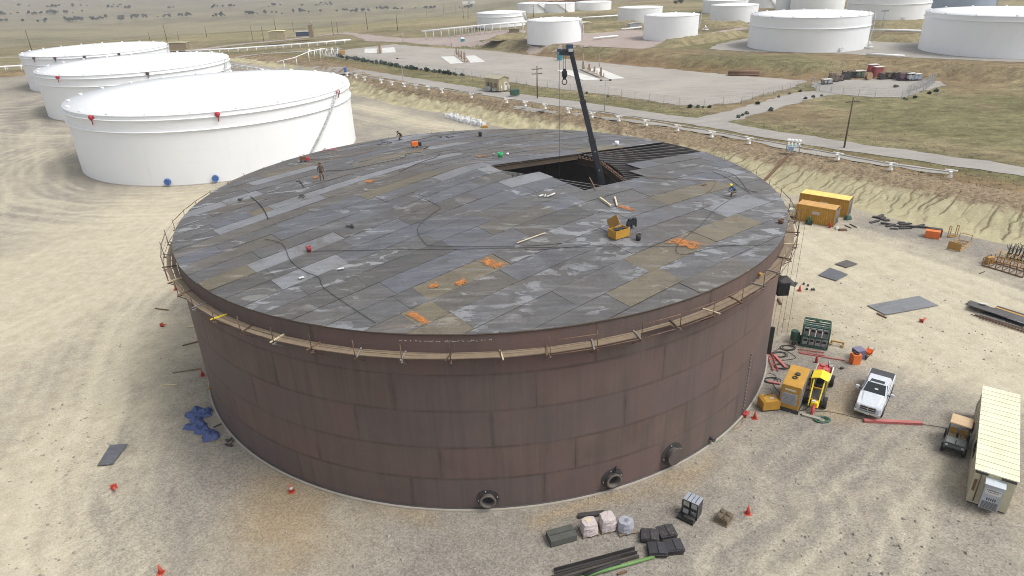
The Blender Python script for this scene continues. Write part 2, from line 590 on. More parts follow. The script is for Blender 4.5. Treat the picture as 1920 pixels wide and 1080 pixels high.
def pad_gravel():
    t = NT("gravel_ground")
    a = t.attr("mask")
    s = t.n.new("ShaderNodeSeparateColor")
    t.link(a, s.inputs[0])
    big = t.noise(0.11, 6, 0.6)
    mid = t.noise(0.7, 6, 0.65)
    st1 = t.voro(9.5)
    sv = t.n.new("ShaderNodeSeparateColor")
    t.link(st1, sv.inputs[0])
    st2 = t.noise(14.0, 3, 0.7)
    grey = t.mix(t.ramp(mid, 0.2, 0.8), (0.182, 0.165, 0.143), (0.258, 0.236, 0.203))
    pale = t.mix(t.ramp(mid, 0.25, 0.75), (0.345, 0.305, 0.222), (0.50, 0.455, 0.345))
    f = t.math('ADD', s.outputs[0], t.ramp(big, 0.3, 0.7, -0.22, 0.22))
    f = t.ramp(f, 0.12, 0.88)
    col = t.mix(f, grey, pale)
    col = t.mix(t.math('MULTIPLY', s.outputs[1], 0.85), col, (0.52, 0.475, 0.36))
    col = t.mix(t.math('MULTIPLY', s.outputs[2], 0.85), col, t.mix(mid, (0.23, 0.175, 0.11), (0.33, 0.262, 0.165)))
    # the stones themselves: light and dark pebbles
    g = t.math('SUBTRACT', 1.0, t.math('MULTIPLY', f, 0.62))
    lig = t.ramp(sv.outputs[0], 0, 1, 0.74, 1.26)
    k = t.mix(g, (1, 1, 1), t.mix(1.0, (1, 1, 1), lig, 'MULTIPLY'))
    col = t.mix(1.0, col, k, 'MULTIPLY')
    col = t.mix(0.22, col, t.mix(st2, (0.05, 0.05, 0.05), (0.95, 0.95, 0.95)), 'OVERLAY')
    t.bump(t.mix(0.5, sv.outputs[1], st2), 0.5, 0.04)
    return t.done(col, 0.92, 0.0, 0.2)

def bank_soil():
    t = NT("eroded_bank_soil")
    a = t.attr("mask")
    s = t.n.new("ShaderNodeSeparateColor")
    t.link(a, s.inputs[0])
    n = t.noise(0.5, 6, 0.65)
    f = t.noise(3.0, 5, 0.7)
    col = t.mix(t.ramp(n, 0.3, 0.7), (0.32, 0.285, 0.175), (0.45, 0.41, 0.27))
    col = t.mix(t.ramp(t.noise(0.25, 5, 0.7), 0.5, 0.7, 0, 0.6), col, (0.315, 0.30, 0.165))
    br = t.mix(t.ramp(t.noise(1.7, 6, 0.75), 0.40, 0.62), (0.145, 0.108, 0.072), (0.31, 0.245, 0.155))
    edge = t.math('ADD', s.outputs[0], t.ramp(t.noise(0.8, 5, 0.7), 0.25, 0.75, -0.32, 0.32))
    col = t.mix(t.ramp(edge, 0.55, 0.85), col, br)
    col = t.mix(t.math('MULTIPLY', s.outputs[1], 0.95), col, (0.085, 0.066, 0.042))
    col = t.mix(0.4, col, t.mix(f, (0.05, 0.05, 0.05), (0.95, 0.95, 0.95)), 'OVERLAY')
    t.bump(f, 0.6, 0.08)
    return t.done(col, 0.95, 0.0, 0.1)

def prairie():
    t = NT("dry_prairie_grass")
    a = t.attr("mask")
    s = t.n.new("ShaderNodeSeparateColor")
    t.link(a, s.inputs[0])
    n = t.noise(0.06, 7, 0.62, t.coord(0, (0.45, 1.3, 1)))
    m = t.noise(0.45, 6, 0.7)
    f = t.noise(1.5, 6, 0.8)
    f2 = t.noise(0.42, 6, 0.72, t.coord(0, (0.8, 1.3, 1)))
    lf = t.ramp(t.noise(0.9, 5, 0.8), 0.60, 0.72, 0.0, 0.5)
    col = t.mix(t.ramp(n, 0.36, 0.64), (0.165, 0.138, 0.078), (0.275, 0.240, 0.135))
    col = t.mix(t.math('MULTIPLY', t.ramp(m, 0.42, 0.66), 0.75), col, (0.155, 0.122, 0.078))
    col = t.mix(t.math('MULTIPLY', s.outputs[0], t.ramp(m, 0.3, 0.7, 0.35, 0.95)), col, (0.105, 0.112, 0.042))
    col = t.mix(t.math('MULTIPLY', s.outputs[1], t.ramp(f, 0.3, 0.7, 0.45, 1.0)), col, (0.205, 0.128, 0.070))
    col = t.mix(t.math('MULTIPLY', s.outputs[2], t.ramp(n, 0.3, 0.7, 0.5, 1.0)), col, (0.29, 0.255, 0.145))
    col = t.mix(lf, col, (0.36, 0.325, 0.215))
    col = t.mix(t.attr('far', 0), col, t.mix(n, (0.205, 0.185, 0.15), (0.285, 0.26, 0.20)))  # distance haze also put into the colour of the far ground
    col = t.mix(0.6, col, t.mix(t.ramp(f2, 0.3, 0.7), (0.12, 0.12, 0.12), (0.80, 0.80, 0.80)), 'OVERLAY')
    col = t.mix(0.7, col, t.mix(f, (0.02, 0.02, 0.02), (0.98, 0.98, 0.98)), 'OVERLAY')
    t.bump(t.mix(0.5, f, m), 0.7, 0.25)
    return t.done(col, 0.95, 0.0, 0.1)

def track_gravel(name, a, b, sc=0.5):
    t = NT(name)
    n = t.noise(sc, 6, 0.62, t.coord(0.35, (0.5, 1.6, 1)))
    f = t.noise(6.0, 4, 0.7)
    col = t.mix(t.ramp(n, 0.32, 0.68), a, b)
    col = t.mix(t.ramp(t.noise(0.07, 5, 0.6), 0.4, 0.7, 0, 0.5), col, tuple(v * 1.16 for v in b))
    col = t.mix(0.3, col, t.mix(f, (0.05, 0.05, 0.05), (0.95, 0.95, 0.95)), 'OVERLAY')
    t.bump(f, 0.3, 0.03)
    return t.done(col, 0.92, 0.0, 0.15)

GRAVEL = pad_gravel()
BANK = bank_soil()
PRAIRIE = prairie()
ROADM = track_gravel("road_gravel", (0.245, 0.23, 0.207), (0.315, 0.298, 0.268))
YARDM = track_gravel("yard_gravel", (0.265, 0.243, 0.217), (0.34, 0.316, 0.28), 0.3)
PINKM = track_gravel("pink_gravel", (0.275, 0.225, 0.20), (0.345, 0.29, 0.26), 0.3)
PIPEG = paint("pale_grey_pipe", (0.42, 0.42, 0.40), 0.5, wear=0.2, sc=0.6)
GRASSB = paint("dry_grass_blades", (0.33, 0.285, 0.165), 0.9, wear=0.6, sc=0.25, dirt=(0.20, 0.195, 0.09))
LEAFD = paint("dark_scrub_leaves", (0.105, 0.112, 0.075), 0.9, wear=0.4, sc=0.8, dirt=(0.11, 0.105, 0.06))
TRUNK = flat("tree_bark", (0.09, 0.07, 0.05), 0.9)
# ------------------------------------------------------------------ ground surfaces
def axis(segs):
    out = []
    for a, b, st in segs:
        n = max(1, int(round(abs(b - a) / st)))
        out += list(np.linspace(a, b, n, endpoint=False))
    out.append(segs[-1][1])
    return np.array(out)

def grid_faces(nx, ny):
    i, j = np.meshgrid(np.arange(nx - 1), np.arange(ny - 1), indexing='ij')
    a = (i * ny + j).ravel()
    return np.stack([a, a + ny, a + ny + 1, a + 1], 1)

def drop_unused(V, F, keep):
    F = F[keep]
    used = np.zeros(len(V), bool)
    used[F.ravel()] = True
    idx = np.cumsum(used) - 1
    return V[used], idx[F], used

def gauss_line(x, y, pl, w):
    d, _ = pl_dist(x, y, pl, False)
    return np.exp(-(d / w) ** 2)

# the level site the tanks stand on
def make_pad():
    xs = axis([(-300, -124, 3), (-124, -76, 0.62), (-76, 76, 0.42), (76, 130, 2)])
    ys = axis([(-20, 8, 2), (8, 125, 0.42), (125, 200, 0.62), (200, 312, 2)])
    X, Y = np.meshgrid(xs, ys, indexing='ij')
    x, y = X.ravel(), Y.ravel()
    d, _ = pl_dist(x, y, TOE)
    z = (fbm(x * 0.12, y * 0.12, 3, 5) - 0.5) * 0.16 + (fbm(x * 0.9, y * 0.9, 3, 9) - 0.5) * 0.05
    wx = x + (fbm(x * 0.08, y * 0.08, 3, 21) - 0.5) * 7
    wy = y + (fbm(x * 0.08, y * 0.08, 3, 22) - 0.5) * 7
    pale = np.full(x.shape, 0.30)
    for pl, w, k in PALE:
        pale += k * gauss_line(wx, wy, pl, w)
    for pl, w, k in GREYZ:
        pale -= k * gauss_line(wx, wy, pl, w)
    tr = np.zeros_like(x)
    for pl, gap, w, k in TRACKS:
        dd, ar = pl_dist(x + (fbm(x * .05, y * .05, 2, 31) - .5) * 3, y + (fbm(x * .05, y * .05, 2, 32) - .5) * 3, pl)
        br = np.clip(fbm(ar * 0.15, ar * 0 + gap * 3 + k, 3, 41) * 2.2 - 0.55, 0, 1)
        for s in (-1, 1):
            tr = np.maximum(tr, k * br * np.exp(-((dd - s * gap) / w) ** 2))
            z = z - 0.03 * k * br * np.exp(-((dd - s * gap) / w) ** 2)
    for pl, w, k in FLOWS:                            # many overlapping wheel marks along the routes vehicles take
        dd, ar = pl_dist(x + (fbm(x * .04, y * .04, 2, 33) - .5) * 4, y + (fbm(x * .04, y * .04, 2, 34) - .5) * 4, pl)
        fl = fbm(dd * 1.5, ar * 0.03 + k, 4, 43)
        fall = np.exp(-(dd / w) ** 2)
        tr = np.maximum(tr, 0.6 * fall * sstep(0.55, 0.72, fl))
        pale = pale - 0.16 * fall * sstep(0.48, 0.34, fl)
    bn = np.zeros_like(x)
    for pl, w, k in BROWNZ:
        bn = np.maximum(bn, k * gauss_line(wx, wy, pl, w))
    bn *= np.clip(fbm(x * 0.35, y * 0.35, 4, 51) * 2.6 - 0.35, 0, 1)
    z = np.where(np.hypot(x - TC[0], y - TC[1]) < 31, np.minimum(z, 0), z)
    V = np.stack([x, y, z], 1)
    F = grid_faces(len(xs), len(ys))
    F = F[:, [0, 1, 2, 3]]
    keep = (d[F] < 3.0).all(1)
    V2, F2, used = drop_unused(V, F, keep)
    me = np_mesh("gravel_pad", V2, F2, GRAVEL, True, {"mask": np.stack([np.clip(pale, 0, 1), np.clip(tr, 0, 1), np.clip(bn, 0, 1)], 1)[used]})
    structure(put(bpy.data.objects.new("gravel_pad", me)))

TC = (-2.43608, 61.31473)          # centre of the steel tank
PALE = [([(33.945, 90.547), (39.779, 76.16), (43.106, 65.28), (45.895, 49.002)], 11.0, 0.85),
        ([(30.762, 63.583), (34.125, 54.358), (39.149, 49.407)], 5.0, 0.3),
        ([(-59.29, 70.118), (-57.8, 82.593), (-54.073, 99.124)], 14.0, 0.75),
        ([(-30.2, 29.911), (-34.55, 38.666), (-36.588, 48.037), (-36.686, 58.916)], 5.5, 0.7),
        ([(-54.389, 49.016), (-55.845, 60.149), (-51.545, 69.556), (-44.391, 78.038)], 9.0, 0.6),
        ([(-39.759, 182.942), (-10.751, 150.012)], 5.0, 0.5), ([(-109.926, 156.198), (-81.563, 107.075)], 8.0, 0.3),
        ([(16.651, 28.44), (23.357, 32.905), (28.343, 36.799)], 4.0, 0.30), ([(-28.124, 38.364), (-27.759, 52.524)], 2.5, 0.25)]
GREYZ = [([(23.516, 47.817), (26.469, 42.446), (32.318, 38.33)], 8.0, 0.22), ([(-2.591, 32.178), (11.561, 33.428)], 5.0, 0.2),
         ([(-29.315, 40.769), (-26.721, 47.494), (-27.759, 52.524)], 3.0, 0.25), ([(49.37, 84.729), (57.949, 74.621)], 4.0, 0.3), ([(-28.127, 31.486), (-20.366, 35.343)], 3.0, 0.2)]
BROWNZ = [([(-15.76, 32.287), (-15.284, 35.623), (-12.082, 36.257)], 2.9, 1.1), ([(-16.179, 29.355), (-15.899, 32.745)], 2.4, 0.6), ([(0.91, 33.181), (7.636, 35.353), (12.92, 38.696)], 0.9, 0.8),
          ([(28.632, 62.485), (28.463, 57.858)], 3.0, 0.6), ([(25.857, 43.876), (28.059, 46.757)], 1.7, 0.9), ([(31.848, 33.007), (30.006, 34.582)], 2.0, 0.35), ([(-9.927, 34.627), (-6.243, 34.119)], 0.8, 0.7)]
def arc(cx, cy, r, a0, a1, n=24):
    return [(cx + r * math.cos(math.radians(a0 + (a1 - a0) * i / n)), cy + r * math.sin(math.radians(a0 + (a1 - a0) * i / n))) for i in range(n + 1)]
TRACKS = [([(-30.07, 29.707), (-34.752, 38.676), (-39.442, 49.785), (-43.029, 63.843), (-44.579, 81.493), (-43.789, 98.122)], 0.9, 0.32, 0.9),
          ([(-28.391, 29.64), (-33.743, 38.628), (-37.737, 49.689), (-40.066, 63.641), (-39.497, 72.938)], 0.9, 0.30, 0.7),
          ([(-24.316, 29.678), (-28.231, 34.213), (-32.369, 38.283), (-37.165, 45.111), (-41.015, 54.226)], 0.9, 0.18, 0.9),
          ([(-23.146, 29.631), (-27.83, 35.173), (-31.982, 39.698)], 0.9, 0.18, 0.6),
          (arc(-58.8, 140.2, 32, 165, 330), 0.9, 0.35, 0.8), (arc(-58.8, 140.2, 36, 170, 320), 0.9, 0.35, 0.7), (arc(-58.8, 140.2, 41, 175, 315), 0.9, 0.35, 0.8),
          (arc(-58.8, 140.2, 47, 180, 310), 1.0, 0.4, 0.7), (arc(-58.8, 140.2, 54, 185, 305), 1.0, 0.4, 0.6), (arc(-2.4, 61.3, 36, 150, 215), 0.9, 0.3, 0.6),
          ([(46.361, 51.656), (43.237, 61.442), (38.896, 71.354), (37.445, 83.794)], 0.9, 0.35, 0.8), ([(49.715, 56.429), (46.457, 65.029), (42.322, 75.945), (38.826, 83.667)], 0.9, 0.35, 0.8),
          ([(41.826, 45.203), (39.962, 53.983), (36.282, 63.182), (34.039, 71.744)], 0.9, 0.3, 0.7), ([(52.359, 60.192), (46.914, 72.267), (42.111, 81.406)], 0.9, 0.3, 0.6),
          ([(15.875, 28.083), (21.982, 32.966), (21.929, 36.008), (28.841, 39.104)], 0.9, 0.25, 0.5), ([(22.688, 27.813), (26.438, 32.769), (26.661, 35.786), (22.665, 34.409), (13.5, 33.5)], 0.9, 0.22, 0.6),
          ([(-41.116, 186.203), (-24.986, 168.016), (-9.605, 150.915)], 0.9, 0.4, 1.0), ([(-39.035, 172.241), (-23.248, 154.569), (-15.123, 145.474)], 0.9, 0.4, 0.7), ([(-95.764, 124.207), (-117.741, 168.576), (-149.778, 219.324)], 0.9, 0.4, 0.6),
          ([(-45.624, 59.491), (-35.156, 61.561)], 0.9, 0.25, 0.6), ([(26.245, 54.865), (34.135, 52.421), (38.972, 46.924)], 0.9, 0.25, 0.5)]
FLOWS = [(arc(-58.8, 140.2, 41, 150, 335, 40), 11, 1), (arc(-103, 197.5, 38, 170, 300, 30), 10, 2), ([(-30.744, 29.733), (-34.752, 38.676), (-39.442, 49.785), (-43.029, 63.843), (-44.579, 81.493), (-43.408, 99.32), (-37.623, 117.542)], 7, 3),
         ([(-55.845, 60.149), (-52.829, 69.649), (-49.685, 81.918), (-48.909, 98.621)], 9, 4), ([(47.234, 48.921), (42.904, 60.862), (38.896, 71.354), (37.126, 84.837), (36.199, 92.655)], 9, 5), ([(53.579, 61.927), (47.756, 73.812), (42.526, 82.339)], 6, 6),
         ([(-39.035, 172.241), (-23.85, 159.225), (-9.418, 147.202)], 6, 7), ([(-77.113, 96.548), (-100.624, 136.273), (-144.275, 200.756)], 10, 8), ([(15.73, 27.708), (20.799, 31.18), (21.47, 34.975), (26.232, 38.632), (33.34, 44.189), (40.505, 49.326)], 5, 9), ([(-23.714, 29.456), (-28.77, 35.215), (-33.505, 40.975), (-36.522, 49.621)], 4, 10)]
make_pad()

# the cut bank round the site, with washed-out rills on its right part and clods on its left part
def make_bank():
    pl = np.array(TOE[3:-1], dtype=float)
    seg = np.hypot(*(pl[1:] - pl[:-1]).T)
    cum = np.concatenate([[0], np.cumsum(seg)])
    S = np.arange(0, cum[-1], 0.13)
    px = np.interp(S, cum, pl[:, 0])
    py = np.interp(S, cum, pl[:, 1])
    ker = np.ones(121) / 121
    px[60:-60] = np.convolve(px, ker, 'valid')
    py[60:-60] = np.convolve(py, ker, 'valid')
    tx, ty = np.gradient(px), np.gradient(py)
    L = np.hypot(tx, ty)
    nx, ny = -ty / L, tx / L
    T = np.concatenate([np.arange(-1.6, 13.5, 0.27), np.arange(13.5, 17, 1.0)])
    SS, TT = np.meshgrid(S, T, indexing='ij')
    s, t = SS.ravel(), TT.ravel()
    x = px.repeat(len(T)) + nx.repeat(len(T)) * t
    y = py.repeat(len(T)) + ny.repeat(len(T)) * t
    top = 0.5 + 2.9 * sstep(-125, -48, x)
    z = top * sstep(0, 10.5, t) * (0.85 + 0.15 * sstep(0, 40, t))
    z = np.where(t < 0, -0.25 * np.clip(-t, 0, 1), z)
    right = sstep(20, 40, x)
    rill = np.zeros_like(x)
    r = random.Random(3)
    pos = 0.0
    order = np.arange(len(s))
    nT = len(T)
    while pos < S[-1]:
        w = r.uniform(0.08, 0.16)
        t0, t1 = r.uniform(0.0, 4.0), r.uniform(5.0, 9.8)
        lean = r.uniform(-0.10, 0.34)
        i0, i1 = max(0, int((pos - 5) / 0.13)), min(len(S), int((pos + 5) / 0.13))
        m = slice(i0 * nT, i1 * nT)
        sd = r.uniform(0, 900)
        c = pos + lean * (t[m] - 4) + (fbm(t[m] * 0.7 + sd, t[m] * 0, 4, 65) - .5) * r.uniform(0.8, 2.4)
        v = np.exp(-((s[m] - c) / (w * (1.25 - 0.07 * t[m]))) ** 2) * sstep(t0 - .8, t0 + .8, t[m]) * (1 - sstep(t1 - 1, t1 + 1, t[m])) * r.uniform(0.35, 1.0)
        rill[m] = np.maximum(rill[m], v)
        pos += r.choice([r.uniform(0.3, 0.8), r.uniform(0.7, 1.6), r.uniform(1.2, 2.6)])
    on = sstep(-0.3, 1.5, t) * (1 - sstep(11, 13.5, t))
    z -= rill * 0.2 * right * on
    cl = fbm(x * 0.55, y * 0.55, 4, 61)
    z += on * ((cl - 0.5) * 0.9 * (1 - right) + (fbm(x * 0.3, y * 0.3, 4, 62) - 0.5) * 0.4)
    # furrows combed down the left part
    z += on * (1 - right) * 0.5 * (fbm((s + 0.8 * t) * 0.75, (t - 0.5 * s) * 0.22, 4, 66) - .5)
    z += on * right * 0.25 * (fbm(s * 0.9, t * 0.35, 4, 67) - .5)
    z += np.where(t > 12.5, -0.5 * sstep(12.5, 17, t), 0.02)
    V = np.stack([x, y, z], 1)
    F = grid_faces(len(S), len(T))
    mask = np.stack([np.clip(sstep(2.5, 9.5, t + 1.2 * (1 - right)), 0, 1), rill * right * on + (1 - right) * on * np.clip(0.55 - cl, 0, 1) * 1.2, 0 * x], 1)
    me = np_mesh("embankment", V, F, BANK, True, {"mask": mask})
    structure(put(bpy.data.objects.new("embankment", me)))
make_bank()

# everything beyond: verges, fields, the upper terrace, valley and hills, in one sheet to the horizon
def make_prairie():
    xs = axis([(-7000, -2500, 450), (-2500, -700, 90), (-700, -260, 14), (-260, 300, 2.2), (300, 800, 14), (800, 2500, 90), (2500, 7000, 450)])
    ys = axis([(-2000, -100, 200), (-100, 30, 6), (30, 420, 2.2), (420, 800, 8), (800, 2400, 50), (2400, 9000, 450)])
    X, Y = np.meshgrid(xs, ys, indexing='ij')
    x, y = X.ravel(), Y.ravel()
    d, _ = pl_dist(x, y, TOE)
    dd, _ = pl_dist(x, y, DIKE)
    z = H(x, y)
    n = fbm(x * 0.05, y * 0.05, 4, 71)
    bank = sstep(1, 3, dd) * (1 - sstep(5, 8.5, dd)) * sstep(-20, 5, x)
    z = z + bank * ((fbm(x * 0.25, y * 0.25, 4, 72) - 0.5) * 1.8 + (fbm(x * 0.8, y * 0.8, 3, 75) - 0.5) * 0.9)
    r = np.hypot(x, y)
    z = z + (fbm(x * 0.004, y * 0.004, 3, 73) - 0.5) * 16 * sstep(450, 1000, r)
    z = np.where(d < 12.5, np.minimum(z, z - 1.2) - 0.6 * (d < 6), z)
    band = lambda a, b, c, e: sstep(a, b, d) * (1 - sstep(c, e, d))
    green = np.clip(band(14, 18, 24, 30) * 0.8 + sstep(0.5, 0.62, n) * 0.7 * sstep(30, 40, d) + sstep(-45, -10, dd) * (1 - sstep(-12, 0, dd)) * sstep(90, 110, x) * 0.5, 0, 1)
    brown = np.clip(band(7, 10, 14, 20) + sstep(0.52, 0.4, n) * 0.45 * sstep(28, 40, d) * (x > 30) + sstep(-8, -1, dd) * (1 - sstep(2, 6, dd)) * 0.8 * sstep(0, 15, x) * (1 - sstep(90, 120, x)), 0, 1)
    yel = np.clip(sstep(0.45, 0.62, fbm(x * 0.006 + 3, y * 0.03, 4, 74)) * sstep(300, 420, r) * 0.8 + band(10, 12, 13, 17) * 0.3 + bank * 0.5 * sstep(4, 7, dd), 0, 1)
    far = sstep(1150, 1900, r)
    V = np.stack([x, y, z], 1)
    F = grid_faces(len(xs), len(ys))
    # nothing of this sheet is needed under the level site
    keep = ~(d[F] < -4).all(1) | (r[F].max(1) > 330)
    V2, F2, used = drop_unused(V, F, keep)
    me = np_mesh("grassland", V2, F2, PRAIRIE, True, {"mask": np.stack([green * (1 - far * .5), brown, yel], 1)[used], "far": np.stack([far * .8] * 3, 1)[used]})
    structure(put(bpy.data.objects.new("grassland", me)))
make_prairie()

def clip_cell(poly, x0, y0, x1, y1):
    for ax, lim, sg in ((0, x0, 1), (0, x1, -1), (1, y0, 1), (1, y1, -1)):
        out = []
        for i in range(len(poly)):
            p, q = poly[i - 1], poly[i]
            a, b = (p[ax] - lim) * sg, (q[ax] - lim) * sg
            if (a >= 0) != (b >= 0):
                t = a / (a - b)
                out.append((p[0] + (q[0] - p[0]) * t, p[1] + (q[1] - p[1]) * t))
            if b >= 0:
                out.append(q)
        poly = out
        if len(poly) < 3:
            return []
    return poly

def ragged(poly, step=1.6, amp=0.5, seed=1):
    r = random.Random(seed)
    out = []
    n = len(poly)
    for i in range(n):
        a, b = Vector(poly[i][:2]), Vector(poly[(i + 1) % n][:2])
        k = max(1, int((b - a).length / step))
        nv = Vector((-(b - a).y, (b - a).x)).normalized()
        for j in range(k):
            p = a.lerp(b, j / k) + nv * r.uniform(-amp, amp)
            out.append((p.x, p.y))
    return out

def sheet(name, poly, mat, lift=0.05, cell=4.0, amp=0.5, zf=None):
    poly = ragged(poly, amp=amp, seed=len(name) + len(poly))
    xs = [p[0] for p in poly]
    ys = [p[1] for p in poly]
    m = MB()
    nx, ny = int((max(xs) - min(xs)) / cell) + 1, int((max(ys) - min(ys)) / cell) + 1
    vx, fs = [], []
    for i in range(nx):
        for j in range(ny):
            x0, y0 = min(xs) + i * cell, min(ys) + j * cell
            c = clip_cell(poly, x0, y0, x0 + cell, y0 + cell)
            if len(c) >= 3:
                fs.append(tuple(range(len(vx), len(vx) + len(c))))
                vx += c
    if zf is None:
        zz = H(np.array([p[0] for p in vx]), np.array([p[1] for p in vx])) + lift
    else:
        zz = np.full(len(vx), zf + lift)
    m.add([(p[0], p[1], z) for p, z in zip(vx, zz)], fs)
    o = m.build(name, mat)
    return structure(o)

def strip(name, line, w, mat, lift=0.05, amp=0.55, seed=5):
    r = random.Random(seed)
    pts = []
    for i in range(len(line) - 1):
        a, b = Vector(line[i][:2]), Vector(line[i + 1][:2])
        k = max(1, int((b - a).length / 2.0))
        pts += [a.lerp(b, j / k) for j in range(k)]
    pts.append(Vector(line[-1][:2]))
    for _ in range(6):
        pts = [pts[0]] + [(pts[i - 1] + pts[i] * 2 + pts[i + 1]) / 4 for i in range(1, len(pts) - 1)] + [pts[-1]]
    vs, fs = [], []
    for i, p in enumerate(pts):
        d = (pts[min(i + 1, len(pts) - 1)] - pts[max(i - 1, 0)]).normalized()
        nv = Vector((-d.y, d.x))
        for k in range(5):
            o = (k / 4 - 0.5) * w + (r.uniform(-amp, amp) if k in (0, 4) else 0)
            q = p + nv * o
            vs.append((q.x, q.y))
    zz = H(np.array([p[0] for p in vs]), np.array([p[1] for p in vs])) + lift
    for i in range(len(pts) - 1):
        for k in range(4):
            a = i * 5 + k
            fs.append((a, a + 5, a + 6, a + 1))
    o = MB().add([(p[0], p[1], z) for p, z in zip(vs, zz)], fs).build(name, mat)
    return structure(o)

sheet("gravel_yard", [(-67.603, 294.596), (-47.216, 306.952), (-27.039, 286.774), (-8.148, 273.951), (19.387, 240.805), (36.16, 221.813), (62.937, 194.244), (70.987, 186.647), (78.728, 179.531), (72.536, 172.293), (60.974, 162.249), (52.691, 154.156), (42.893, 151.397), (38.956, 153.332), (25.293, 169.628), (11.701, 181.812), (-9.885, 208.105), (-33.089, 233.305), (-61.159, 264.669), (-74.168, 285.17)], YARDM, 0.04, amp=0.7)
strip("road", [(-106.638, 279.859), (-85.134, 264.528), (-74.337, 254.278), (-54.961, 235.883), (-33.609, 212.186), (-15.884, 191.664), (-7.79, 183.926), (3.295, 171.446), (15.534, 160.012), (26.16, 148.74), (35.496, 138.838), (39.314, 136.676), (49.16, 123.825), (57.865, 114.066), (67.613, 104.325), (75.914, 95.965), (84.163, 88.091)], 5.6, ROADM, 0.07)
strip("side_road", [(41.079, 136.402), (49.562, 142.584), (57.665, 149.486), (68.434, 158.743), (76.798, 163.67), (87.289, 161.673)], 6.5, ROADM, 0.055)
strip("pipe_track", [(1.416, 161.133), (17.448, 147.243), (31.128, 135.391), (39.341, 126.569), (48.689, 114.161), (55.653, 105.497), (66.134, 96.544)], 1.7, ROADM, 0.06)
sheet("fenced_gravel", [(78.164, 176.167), (87.85, 179.405), (97.877, 179.989), (109.216, 173.195), (106.903, 167.048), (97.547, 159.719), (88.917, 152.96), (81.804, 155.604), (76.187, 159.423), (74.434, 164.12)], ROADM, 0.05, amp=0.8)
sheet("gravel_terrace", [(74.828, 216.976), (66.016, 226.726), (73.506, 240.518), (87.132, 254.285), (122.062, 232.267), (131.371, 243.489), (154.339, 251.284), (188.764, 239.139), (147.728, 173.964), (132.89, 177.634), (115.227, 189.709), (96.714, 206.883)], ROADM, 0.06, amp=0.6)
sheet("pink_gravel_terrace", [(8.668, 256.704), (8.587, 284.278), (32.554, 299.087), (53.125, 301.62), (77.191, 274.054), (66.77, 249.622), (44.81, 232.796), (37.053, 239.783)], PINKM, 0.06, amp=0.6)
sheet("pink_gravel_yard", [(-78.464, 370.022), (-45.869, 332.179), (-10.832, 327.646), (9.579, 315.129), (8.731, 288.745), (-3.138, 280.283), (-8.483, 280.683), (-20.581, 287.278), (-43.321, 312.465), (-62.082, 325.397)], PINKM, 0.07, amp=0.8)
strip("far_road", [(-219.453, 294.682), (-201.743, 301.905), (-150.972, 332.175), (-135.978, 359.944), (-118.016, 371.914), (-99.338, 386.962), (-88.849, 392.238)], 6.5, PINKM, 0.09)
strip("field_track", [(-88.849, 392.238), (-56.956, 339.353), (-36.288, 312.467), (-9.556, 281.228)], 5.0, PINKM, 0.09)
strip("left_track", [(-116.259, 304.868), (-104.539, 311.82), (-88.676, 305.841), (-68.841, 299.991)], 4.0, ROADM, 0.08)
strip("terrace_track", [(62.74, 256.459), (83.028, 276.443), (100.282, 294.156)], 5.0, PINKM, 0.08)
strip("far_track", [(-252.794, 334.942), (-221.204, 332.721), (-202.956, 340.219)], 3.0, PINKM, 0.08)
# ------------------------------------------------------------------ the steel tank being built
RT, HT, HC = 27.0, 13.658, 2.5
tank = thing("steel_tank", "big rusty brown open-topped steel tank under construction with a patchwork plate roof", "storage tank", (TC[0], TC[1], 0))
DIR = math.radians(39.5)
def uv2xy(u, v):
    return (u * math.cos(DIR) - v * math.sin(DIR), u * math.sin(DIR) + v * math.cos(DIR))
def roof_z(x, y):
    return HT + HC * (1 - math.hypot(x, y) / RT)

def shell_plate(a0, a1, z0, z1, r, name="shell_plate"):
    gap = 0.006
    a0 += gap / r
    a1 -= gap / r
    z0 += gap
    z1 -= gap
    na, nz = 20, 8
    vs, fs, uvs = [], [], []
    for ring, rr in ((0, r), (1, r - 0.03)):
        for i in range(na + 1):
            for j in range(nz + 1):
                a = a0 + (a1 - a0) * i / na
                z = z0 + (z1 - z0) * j / nz
                vs.append((rr * math.cos(a), rr * math.sin(a), z))
                uvs.append((min(i, na - i) / na * (a1 - a0) * r, min(j, nz - j) / nz * (z1 - z0)))
    K = nz + 1
    N = (na + 1) * K
    for i in range(na):
        for j in range(nz):
            q = (i * K + j, (i + 1) * K + j, (i + 1) * K + j + 1, i * K + j + 1)
            fs.append(q)
            fs.append(tuple(N + k for k in reversed(q)))
    nface = len(fs)
    rim = [i * K for i in range(na + 1)] + [na * K + j for j in range(1, K)] + [i * K + nz for i in range(na - 1, -1, -1)] + [j for j in range(nz - 1, 0, -1)]
    for p, q in zip(rim, rim[1:] + rim[:1]):
        k = len(vs)
        vs += [vs[q], vs[p], vs[N + p], vs[N + q]]
        uvs += [(0, 0)] * 4
        fs.append((k, k + 1, k + 2, k + 3))
    me = bpy.data.meshes.new(name)
    me.from_pydata(vs, [], fs)
    lay = me.uv_layers.new(name="UVMap")
    for p in me.polygons:
        p.use_smooth = True
        for li in p.loop_indices:
            lay.data[li].uv = uvs[me.loops[li].vertex_index]
    me.materials.append(SHELL)
    return inst(name, me, tank)

COURSES = [(0.0, 2.62, -100.0), (2.62, 5.20, -95.5), (5.20, 8.05, -88.1), (8.05, 10.74, -101.0), (10.74, HT, -92.9)]
for z0, z1, off in COURSES:
    n = 19
    for i in range(n):
        a = math.radians(off + i * 360 / n)
        shell_plate(a, a + 2 * PI / n, z0, z1, RT)
